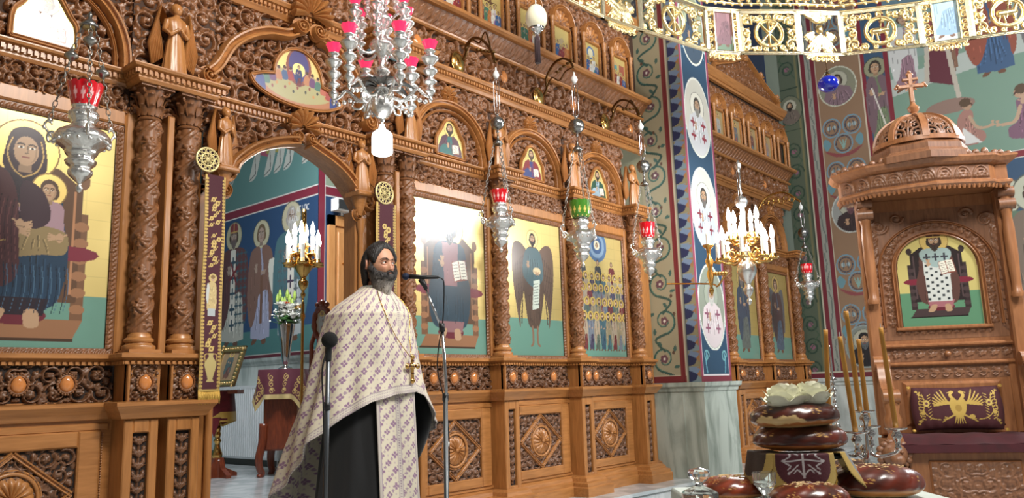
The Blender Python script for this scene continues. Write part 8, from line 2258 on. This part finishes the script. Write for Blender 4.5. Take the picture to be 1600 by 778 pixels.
for q in range(40):
    s_ = q/40*4; e_ = int(s_); f_ = s_-e_; x, y = [(-1+2*f_, -.86), (.84, -1+2*f_), (1-2*f_, .86), (-.84, 1-2*f_)][e_]; pt = np.array([0, 0, zz])+ux*x*ww+vx*y*hh_+wN*.03; m.ball(pt, .018, 7, 5)
m.build('gilt_frame', 'gilt', t, True, 40)
P = Paint(ww*1.36, hh_*1.44, .008, (150, 120, 80)); p_saint(P, ww*.68, .03, hh_*1.3, (110, 70, 60), (70, 90, 90)); P.mesh('painting', 'icon', t, np.array([0, 0, zz])-ux*ww*.68-vx*hh_*.72+wN*.012, ux, vx)
MB().prism([(-ww*.7, -hh_), (ww*.7, -hh_), (ww*.7, hh_), (-ww*.7, hh_)], (0, 0, zz), ux, vx, wN, .008).build('panel_back', 'redwood', t)
# radiator
ya, yb = float(onX(343, 660, SX-.10)[1]), float(onX(436, 660, SX-.10)[1]); zt2 = float(onX(420, 602, SX-.10)[2]); zb2 = float(onX(400, 718, SX-.10)[2])
t = thing('radiator', 'white ribbed panel radiator on the sanctuary wall', 'radiator', (SX-.10, (ya+yb)/2, zb2)); L_ = abs(ya-yb); Hh = zt2-zb2
m = MB().box(-.0, -L_/2, 0, .06, L_/2, Hh); n = 28
for q in range(n):
    y = -L_/2+(q+.5)*L_/n; m.box(-.014, y-L_/n*.30, .03, .0, y+L_/n*.30, Hh-.03)
m.build('panel', 'radiator', t)
MB().box(-.014, -L_/2-.005, Hh-.03, .06, L_/2+.005, Hh+.012).build('top_grille', 'radiator', t)
m = MB()
for e in (-1, 1): m.box(.05, e*L_*.3-.02, Hh*.2, .09, e*L_*.3+.02, Hh*.7).tube([(.03, e*L_*.46, .02), (.03, e*L_*.46, -(zb2-.15)+.01)], .012, 8)
m.build('brackets', 'radiator', t)
# ornate chair with oval back
ca_ = dep(503, 505, 6.9); kc = 6.9/F_PX
t = thing('ornate_chair', 'carved gilt-brown chair with an oval painted back, partly behind the bearded man', 'chair', (ca_[0], ca_[1], .15), HEAD-PI/2-.45)
zz = float(ca_[2])-.15; m = MB()
m.torus((0, 0, zz), 21*kc, 5*kc, 36, 8, (0, 1, 0), 1.0, 1.55) if False else None
P_ = []
for q in range(40):
    a = 2*PI*q/40; rx_, rz_ = 15*kc, 25*kc; cxx = np.array([rx_*math.cos(a), 0, zz+rz_*math.sin(a)]); dn = np.array([math.cos(a), 0, math.sin(a)])
    P_.append([tuple(cxx+dn*(4.5*kc*math.cos(b2))*(1+.25*math.sin(10*a))+np.array([0, 4*kc*math.sin(b2), 0])) for b2 in np.linspace(0, 2*PI, 8, endpoint=False)])
m.grid(P_, True, True); m.ball((0, 0, zz+31*kc), 6*kc, 10, 8); 
for e in (-1, 1): m.ball((e*9*kc, 0, zz+29*kc), 4.5*kc, 9, 7); m.tube([(e*14*kc, 0, zz-16*kc), (e*20*kc, 0, zz-32*kc), (e*20*kc, 0, .02)], 3.5*kc, 8)
m.build('back_frame', 'redwood', t, True); 
P = Paint(26*kc, 46*kc, .006, (196, 186, 160)); p_saint(P, 13*kc, 3*kc, 38*kc, (150, 60, 50), (190, 200, 200)); P.mesh('painted_oval', 'painted', t, (-13*kc, .0, zz-23*kc), mask=lambda X, Y: ((X-13*kc)/(13*kc))**2+((Y-23*kc)/(23*kc))**2 < 1)
MB().bbox(-.24, .02, .42, .24, .47, .50, .02).build('seat', 'velvet', t)
for ex in (-1, 1): MB().tube([(ex*.2, .42, .44), (ex*.22, .42, .2), (ex*.2, .42, 0)], .022, 8).build('leg', 'redwood', t, True)
# side door and floodlight
dl, dr = float(onY(513, 400, SY-.04)[0]), float(onY(562, 400, SY-.04)[0]); dz = float(onY(530, 338, SY-.04)[2])
m = MB().box(dl, SY-.06, .15, dl+.10, SY, dz).box(dr-.1, SY-.06, .15, dr, SY, dz).box(dl, SY-.06, dz-.14, dr, SY, dz)
d1 = struct('door_1', m, 'door', label='orange wooden side door of the sanctuary', cat='door')
m = MB().bbox(dl+.10, SY-.03, .15, dr-.1, SY, dz-.14, .01).bbox(dl+.16, SY-.045, 1.3, dr-.16, SY-.03, dz-.22, .01); m.build('door_panel', 'door', d1)
MB().ball(((dl+dr)/2, SY-.07, float(onY(530, 412, SY)[2])), .03, 12, 8).lathe([(.045, 0), (.05, .01), (.03, .02)], 16, ((dl+dr)/2, SY-.06, float(onY(530, 412, SY)[2])-.01)).build('door_knob', 'brass', d1, True)
fl_ = np.array(onY(536, 322, SY-.12)); 
t = thing('floodlight', 'white box floodlight sitting on top of the side door frame', 'floodlight', (fl_[0], fl_[1], dz)); zq = float(fl_[2])-dz
MB().bbox(-.17, -.10, zq-.09, .13, .04, zq+.08, .02).build('housing', 'ceramic_white', t); MB().box(-.15, -.106, zq-.07, .11, -.10, zq+.06).build('lens', 'glass', t); MB().tube([(-.02, 0, 0), (-.02, 0, zq-.08)], .015, 8).tube([(.06, 0, 0), (.06, 0, zq-.08)], .012, 8).bbox(.13, -.06, zq-.07, .22, .03, zq+.05, .01).build('bracket', 'ceramic_white', t)
# ------------------------------------------------------------------ foreground offering table
TZ = .795
D0 = 2.05; k0 = D0/F_PX
tb = np.array(dep(1262, 740, D0+.05))
FX, FY = -CF[:2]/np.linalg.norm(CF[:2]), CR[:2]/np.linalg.norm(CR[:2])      # towards the camera, to the right
t = thing('offering_table', 'table under a plain white cloth, carrying the glazed loaves and candelabrum', 'table', (tb[0], tb[1], 0), HEAD-PI/2)
m = MB(); hw, hd = .31, .26; P_ = []
for j in range(10):
    z = [TZ, TZ-.004, TZ-.012, TZ-.05, TZ-.2, TZ-.35, TZ-.5, TZ-.6, TZ-.7, .02][j]; o_ = [0, .004, .006, .008, .014, .02, .026, .03, .034, .036][j]; row = []
    for q in range(96):
        s_ = q/96*4; e_ = int(s_); f_ = s_-e_; x, y = [(-1+2*f_, -1), (1, -1+2*f_), (1-2*f_, 1), (-1, 1-2*f_)][e_]
        w_ = 1+(.018*math.sin(q*1.1)*(j > 2))*j/6; row.append((x*(hw+o_)*w_, y*(hd+o_)*w_, z))
    P_.append(row)
m.grid(P_, False, True); m.add(P_[0], [tuple(range(96))]); m.build('tablecloth', 'white_cloth', t, True, 50)
for ex in (-1, 1):
    for ey in (-1, 1): MB().box(ex*(hw-.05)-.02, ey*(hd-.05)-.02, 0, ex*(hw-.05)+.02, ey*(hd-.05)+.02, TZ-.02).build('leg', 'wood_v', t)
def loaf(px, py, d, rx, ry, h, label, seed, seam=.22, pale=.0, base=(98, 38, 24), zb=None, tilt=0, sesame=True, dark=1.0):
    p = np.array(dep(px, py, d)); nu_, nv_ = 150, 70; rg = np.random.default_rng(seed)
    PHI, T = np.meshgrid(np.linspace(0, 2*PI, nu_, endpoint=False), np.linspace(0, 1, nv_)); th_ = PI*T
    r = np.sin(th_)**.62; z = np.where(T < .5, np.cos(th_)*.62, np.cos(th_)*.38)
    bump = 1+.012*np.sin(5*PHI+seed)+.010*np.sin(9*PHI+T*7+seed)+.006*np.sin(17*PHI+T*23)
    X = rx*r*np.cos(PHI)*bump; Y = ry*r*np.sin(PHI)*bump; Z = h*z*(1+.02*np.sin(4*PHI+2*seed))+h*.38
    C = np.zeros(X.shape+(4,)); b_ = np.array(base, float)*dark
    shade = .85+.25*np.sin(PHI*3+T*5+seed)*.5+.12*np.sin(PHI*11+T*17); C[..., :3] = b_*shade[..., None]
    lowm = T > .5+seam*.35; C[lowm, :3] = np.array((176, 112, 60)); C[T > .5+seam, :3] = (196, 158, 108)
    if pale: 
        ps = PI+.9; q_ = .05*np.sin(PHI*9)+.03*np.sin(PHI*23+T*30); mm_ = ((PHI-ps)/.62)**2+((T-.54+q_*.6)/.11)**2 < 1; C[mm_, :3] = (216, 184, 130)
    if sesame:
        n_ = np.sin(PHI*23+3*np.sin(T*31+seed))*np.sin(T*70+2*np.sin(PHI*9))*.6+.5*np.sin(PHI*5+seed)*np.sin(T*14+seed*1.3)
        C[(n_ > .72) & (T < .42), :3] = (196, 150, 84)
    t = thing('loaf', label, 'bread', (p[0], p[1], zb if zb is not None else float(p[2])), HEAD-PI/2, None); t.rotation_euler[1] = tilt
    grid_mesh('crust', np.stack([X, Y, Z], -1), C, None, 'bread_paint', t, True, closeu=True)
    if sesame:
        m = MB()
        for q in range(46):
            a = rg.uniform(0, 2*PI); s_ = rg.uniform(.15, .62); x, y = rx*s_*math.cos(a), ry*s_*math.sin(a)
            # on the dome: r=sin^.62(th)
            thv = math.asin(min(1, s_**(1/.62))); zz_ = h*math.cos(thv)*.62+h*.38
            m.ball((x, y, zz_), .0032, 6, 4, 1.4, .8, .6)
        m.build('almond_flakes', 'crust_pale', t, True)
    return t
zst = .913
st = np.array(dep(1246, 720, D0))
t = thing('bread_stand', 'dark round stand beneath the stacked loaves, mostly under the cross cloth', 'stand', (st[0], st[1], TZ), HEAD-PI/2)
MB().lathe([(.001, 0), (.085, 0), (.085, .008), (.05, .014), (.03, .03), (.03, .08), (.05, .10), (.112, .106), (.115, .112), (.001, .114)], 36).build('stand_body', plain('dark_green_metal', (40, 46, 42), .4, .3), t, True, 40)
loaf(1250, 700, D0, .118, .105, .068, 'glazed brown round loaf, second from the top of the stack, resting on the cross cloth', 2, zb=TZ+.124, seam=.3)
top_l = loaf(1243, 665, D0, .112, .100, .066, 'topmost glazed loaf with a pale torn side, carrying two white roses', 5, zb=TZ+.124+.058, pale=1, tilt=rad(-1.5), dark=.85)
loaf(1266, 792, D0-.20, .092, .08, .060, 'glazed loaf at the very front, just below the cross on the burgundy cloth', 7, zb=TZ+.004, base=(112, 44, 24))
loaf(1372, 785, D0-.03, .115, .10, .078, 'large shiny red-brown loaf below the candles, on the throne side of the table', 9, zb=TZ+.004, base=(120, 46, 28), dark=.95)
loaf(1146, 790, D0+.02, .090, .085, .056, 'glazed loaf lying between the two glass vessels', 11, zb=TZ+.004, base=(136, 54, 26))
loaf(1325, 765, D0+.20, .10, .09, .070, 'dark crusted loaf partly behind the large red-brown loaf below the candles', 13, zb=TZ+.004, base=(74, 30, 20), dark=.8)
# cross cloth draped over the stand
cl = thing('cross_cloth', 'burgundy cloth with a pale cross and gold fringe draped over the bread stand', 'cloth', (st[0], st[1], TZ), HEAD-PI/2)
def tongue(a0, width, length, P, nm, curl=0.0):
    def fn(X, Y):
        s_ = Y.max()-Y if False else Y      # Y from hem 0 to top
        x = X-width/2; over = length-Y      # distance beyond the rim
        ov = np.clip(over-.06, 0, None); rad_ = .118+np.minimum(over, .06)*0+.004*np.sin(X*60)+ov*(.10+curl); inn = np.clip(.06-over, 0, .06)
        z = .122-ov*.96+.002*np.sin(X*80+1); z = np.where(over < .06, .122, z)
        an = a0+x/.118; r = rad_-inn
        return np.stack([r*np.cos(an), r*np.sin(an), z], -1)
    w_ = P.w; L_ = P.h
    def mk(X, Y): x = (X-w_/2)/(w_/2); return Y > (1-np.sqrt(np.clip(1-np.abs(x)**2.6, 0, 1)))*L_*.38
    o = P.mesh(nm, 'cloth_paint', cl, None, mask=mk, fn=fn); sd = o.modifiers.new('thick', 'SOLIDIFY'); sd.thickness = .003; sd.offset = 0
    return o, fn
def cloth_paint(w_, L_, base, cross=True):
    P = Paint(w_, L_, .0018, (206, 170, 84), .45)
    q = [(w_/2+(w_/2-.016)*s_*min(1, 1), 0) for s_ in (-1, 1)]
    xs = np.linspace(-1, 1, 30); low = [(w_/2+x*(w_/2-.018), .018+(1-math.sqrt(max(0, 1-abs(x)**2.6)))*L_*.36) for x in xs]
    P.poly(low+[(w_-.018, L_+.01), (.018, L_+.01)], base)
    if cross:
        cx, cy = w_/2, L_*.52; W_ = (196, 190, 196)
        P.line([(cx, cy-.044), (cx, cy+.040)], .0045, W_); P.line([(cx-.048, cy), (cx+.048, cy)], .0045, W_)
        for e in (-1, 1):
            for f_ in (-1, 1):
                P.line([(cx+e*.048, cy), (cx+e*.030, cy+f_*.012), (cx+e*.036, cy+f_*.020)], .0032, W_, sm=True); P.line([(cx, cy+e*.040), (cx+f_*.014, cy+e*.024), (cx+f_*.022, cy+e*.030)], .0032, W_, sm=True)
                P.line([(cx+e*.012, cy+f_*.012), (cx+e*.034, cy+f_*.030)], .0032, W_); P.ell(cx+e*.034, cy+f_*.030, .0035, .0035, W_)
    for k in range(60): P.line([(k*w_/60, 0), (k*w_/60, .016)], .0008, (140, 100, 40))
    return P
tongue(-PI/2-.22, .165, .155, cloth_paint(.165, .155, (92, 18, 36)), 'front_flap')
tongue(-PI+.12, .15, .14, cloth_paint(.15, .14, (70, 44, 30), False), 'left_flap', .1)
tongue(-.25, .15, .155, cloth_paint(.15, .155, (130, 134, 140), False), 'right_flap', .35)
m = MB()
for k in range(70):
    a = -PI/2-.22+(k/69-.5)*1.36; x = (k/69-.5)*2; zz_ = .122-.096+(1-math.sqrt(max(0, 1-abs(x)**2.6)))*.058*.9; r = .118+(.122-zz_)*.10
    m.tube([(r*math.cos(a), r*math.sin(a), zz_+.006), ((r+.002)*math.cos(a), (r+.002)*math.sin(a), zz_-.010)], .0014, 4)
m.build('fringe', 'gold_thread', cl)
# roses on the top loaf
def rose(px, py, label, s=1.0, seed=1):
    p = np.array(dep(px, py, D0-.01)); t = thing('rose', label, 'rose', (p[0], p[1], p[2]), HEAD-PI/2+seed)
    rg = np.random.default_rng(seed); R = .042*s
    for ring, (n_, sr, th0) in enumerate([(3, .34, .25), (3, .50, .52), (4, .66, .80), (5, .82, 1.08), (5, .98, 1.32), (6, 1.12, 1.60)]):
        for q in range(n_):
            a0 = 2*PI*(q+.37*ring)/n_+rg.uniform(-.15, .15); tt0 = th0+rg.uniform(-.06, .06); P_ = []
            half = (2*PI/n_)*.60
            for i in range(11):
                u_ = (i/10-.5)*2; row = []
                for j in range(10):
                    v_ = j/9; edge = tt0+.20*abs(u_)**3; th_ = 2.75+(edge-2.75)*v_
                    an = a0+u_*half*(.55+.45*math.sin(PI*min(1, .12+v_*.7))); rr = R*sr*(math.sin(th_)**.8)*(1+.04*(1-u_*u_)+.02*math.sin(u_*9+q)*v_); z = R*.92*sr**.30*math.cos(th_)+R*.10*v_*(1-abs(u_)**2.5)
                    if v_ > .72: cl_ = (v_-.72)/.28; rr += R*.20*cl_**1.4*(.5+.5*sr); z -= R*.10*cl_**2.2
                    row.append((rr*math.cos(an), rr*math.sin(an), z))
                P_.append(row)
            MB().grid(P_).build('petal', 'petal', t, True)
    m = MB().lathe([(.001, -.62*R), (.35*R, -.6*R), (.5*R, -.4*R), (.3*R, -.2*R)], 12).tube([(0, 0, -.6*R), (.004, .006, -R*1.3)], .0028, 8)
    for q in range(5):
        a = 2*PI*q/5; m.add([(.2*R*math.cos(a-.4), .2*R*math.sin(a-.4), -.5*R), (.2*R*math.cos(a+.4), .2*R*math.sin(a+.4), -.5*R), (.9*R*math.cos(a), .9*R*math.sin(a), -.75*R)], [(0, 1, 2)])
    for e in (-1, 1):
        m.add([(0, 0, -R*1.0), (e*R*.7, -R*.3, -R*.85), (e*R*1.25, -R*.4, -R*1.2), (e*R*.6, .0, -R*1.25)], [(0, 1, 2, 3)])
    m.build('stem', 'leaf', t)
    return t
rose(1226, 617, 'fuller white rose on the topmost loaf, on the side of the torn crust', 1.08, 1)
rose(1266, 612, 'rounder white rose on the topmost loaf, on the side of the pale candle', .98, 4)
# candelabrum with its candles
DC = 2.12; kc = DC/F_PX
cb_ = np.array(dep(1356, 740, DC)); t = thing('candelabrum', 'silver branched candelabrum standing behind the loaves', 'candelabrum', (cb_[0], cb_[1], TZ))
def Lc(px, py, d=DC): return np.array(dep(px, py, d))-np.array([cb_[0], cb_[1], TZ])
base_top = Lc(1352, 690); 
MB().lathe([(.001, 0), (.065, 0), (.062, .010), (.03, .020), (.012, .032), (.010, .05), (.016, .06), (.009, .07), (.010, .10), (.016, .115), (.008, .125)], 24).build('base', 'silver_smooth', t, True)
socks = [((1337, 676), DC-.03), ((1350, 643), DC), ((1359, 667), DC+.05), ((1400, 670), DC-.01), ((1298, 668), DC+.08)]
cands = [((1312, 526), (1337, 676)), ((1322, 486), (1344, 643)), ((1341, 530), (1357, 667)), ((1376, 512), (1400, 669)), ((1290, 515), (1296, 668))]
ctr = np.array([0, 0, .115])
for (s_, d_), cd_ in zip(socks, cands):
    q = Lc(s_[0], s_[1], d_); out = q-ctr; out[2] = 0
    a = MB().tube(smooth_pts([ctr, ctr+out*.35+[0, 0, -.02], ctr+out*.85+[0, 0, -.012], q+[0, 0, -.055]], False, 6), .0042, 8)
    arm = a.build('arm', 'silver_smooth', t, True)
    MB().lathe([(.004, -.055), (.010, -.050), (.006, -.042), (.007, -.03), (.014, -.018), (.010, -.010), (.008, -.004), (.026, -.001), (.028, .003), (.024, .002), (.010, .002)], 20, q, fl=.04, fn=8).build('candle_cup', 'silver_smooth', arm, True)
labs = ['slanting beeswax candle in the front cup, second from the roses', 'tallest beeswax candle in the central cup of the candelabrum', 'short upright-leaning beeswax candle just right of the tallest one', 'beeswax candle standing apart in its own cup, in front of the throne', 'pale beeswax candle nearest the roses, rising behind the stacked loaves']
for (tp, bt), (s_, d_), lab in zip(cands, socks, labs):
    a = np.array(dep(bt[0], bt[1], d_))+[0, 0, .003]; b_ = np.array(dep(tp[0], tp[1], d_))
    c_ = thing('candle', lab, 'candle', a); d3 = b_-a
    n_ = 14; MB().tube([d3*q/n_ for q in range(n_+1)], lambda q: .0072-.0015*q+.0002*math.sin(q*40), 14).build('wax_body', 'wax', c_, True)
    MB().tube([d3, d3+[0, 0, .012]], .0011, 5).build('wick', 'ceramic_white', c_)
b_ = np.array(dep(1306, 640, 2.4)); 
ks = 2.4/F_PX; zt_ = float(dep(1304, 596, 2.4)[2])-TZ; m = MB(); m.lathe([(.001, 0), (.04, 0), (.038, .008), (.008, .02), (.006, .05)], 16)
for q in range(14): z = .05+(zt_-.05)*q/14; m.lathe([(.0025, z), (.006 if q % 3 else .010, z+.008), (.0025, z+(zt_-.05)/14)], 10)
m.lathe([(.004, zt_), (.014, zt_+.004), (.008, zt_+.01), (.003, zt_+.02), (.0025, zt_+.10), (.0005, zt_+.11)], 10); t = tag(m.build('silver_candlestick', 'silver_smooth', None, True), 'slim beaded silver candlestick standing behind the pale candle', 'candlestick'); t.location = (b_[0], b_[1], TZ)
# cut-glass vessels
g1 = np.array(dep(1092, 745, D0-.05)); t = thing('glass_jar', 'cut-glass lidded jar with a faceted knob, in front of the marble pier base', 'glass jar', (g1[0], g1[1], TZ))
zk = float(dep(1092, 741, D0-.05)[2])-TZ
MB().lathe([(.001, 0), (.04, 0), (.045, .01), (.046, zk-.045), (.040, zk-.040), (.012, zk-.028), (.008, zk-.022)], 10).build('jar_body', 'glass', t)
MB().lathe([(.006, zk-.024), (.018, zk-.016), (.026, zk-.004), (.028, zk+.004), (.022, zk+.013), (.001, zk+.017)], 12, fl=.03, fn=6).build('lid_knob', 'glass', t)
g2 = np.array(dep(1195, 760, D0-.22)); t = thing('glass_goblet', 'cut-glass goblet standing before the burgundy cross cloth', 'goblet', (g2[0], g2[1], TZ))
zk = float(dep(1195, 738, D0-.22)[2])-TZ
MB().lathe([(.001, 0), (.032, 0), (.030, .004), (.008, .012), (.007, max(.02, zk-.05)), (.018, zk-.035), (.026, zk-.025), (.027, zk), (.024, zk), (.022, zk-.022), (.001, zk-.030)], 16, fl=.02, fn=8).build('bowl', 'glass', t, False)
MB().lathe([(.009, zk*.35), (.013, zk*.40), (.009, zk*.45)], 8).build('stem_knop', 'glass', t, False)
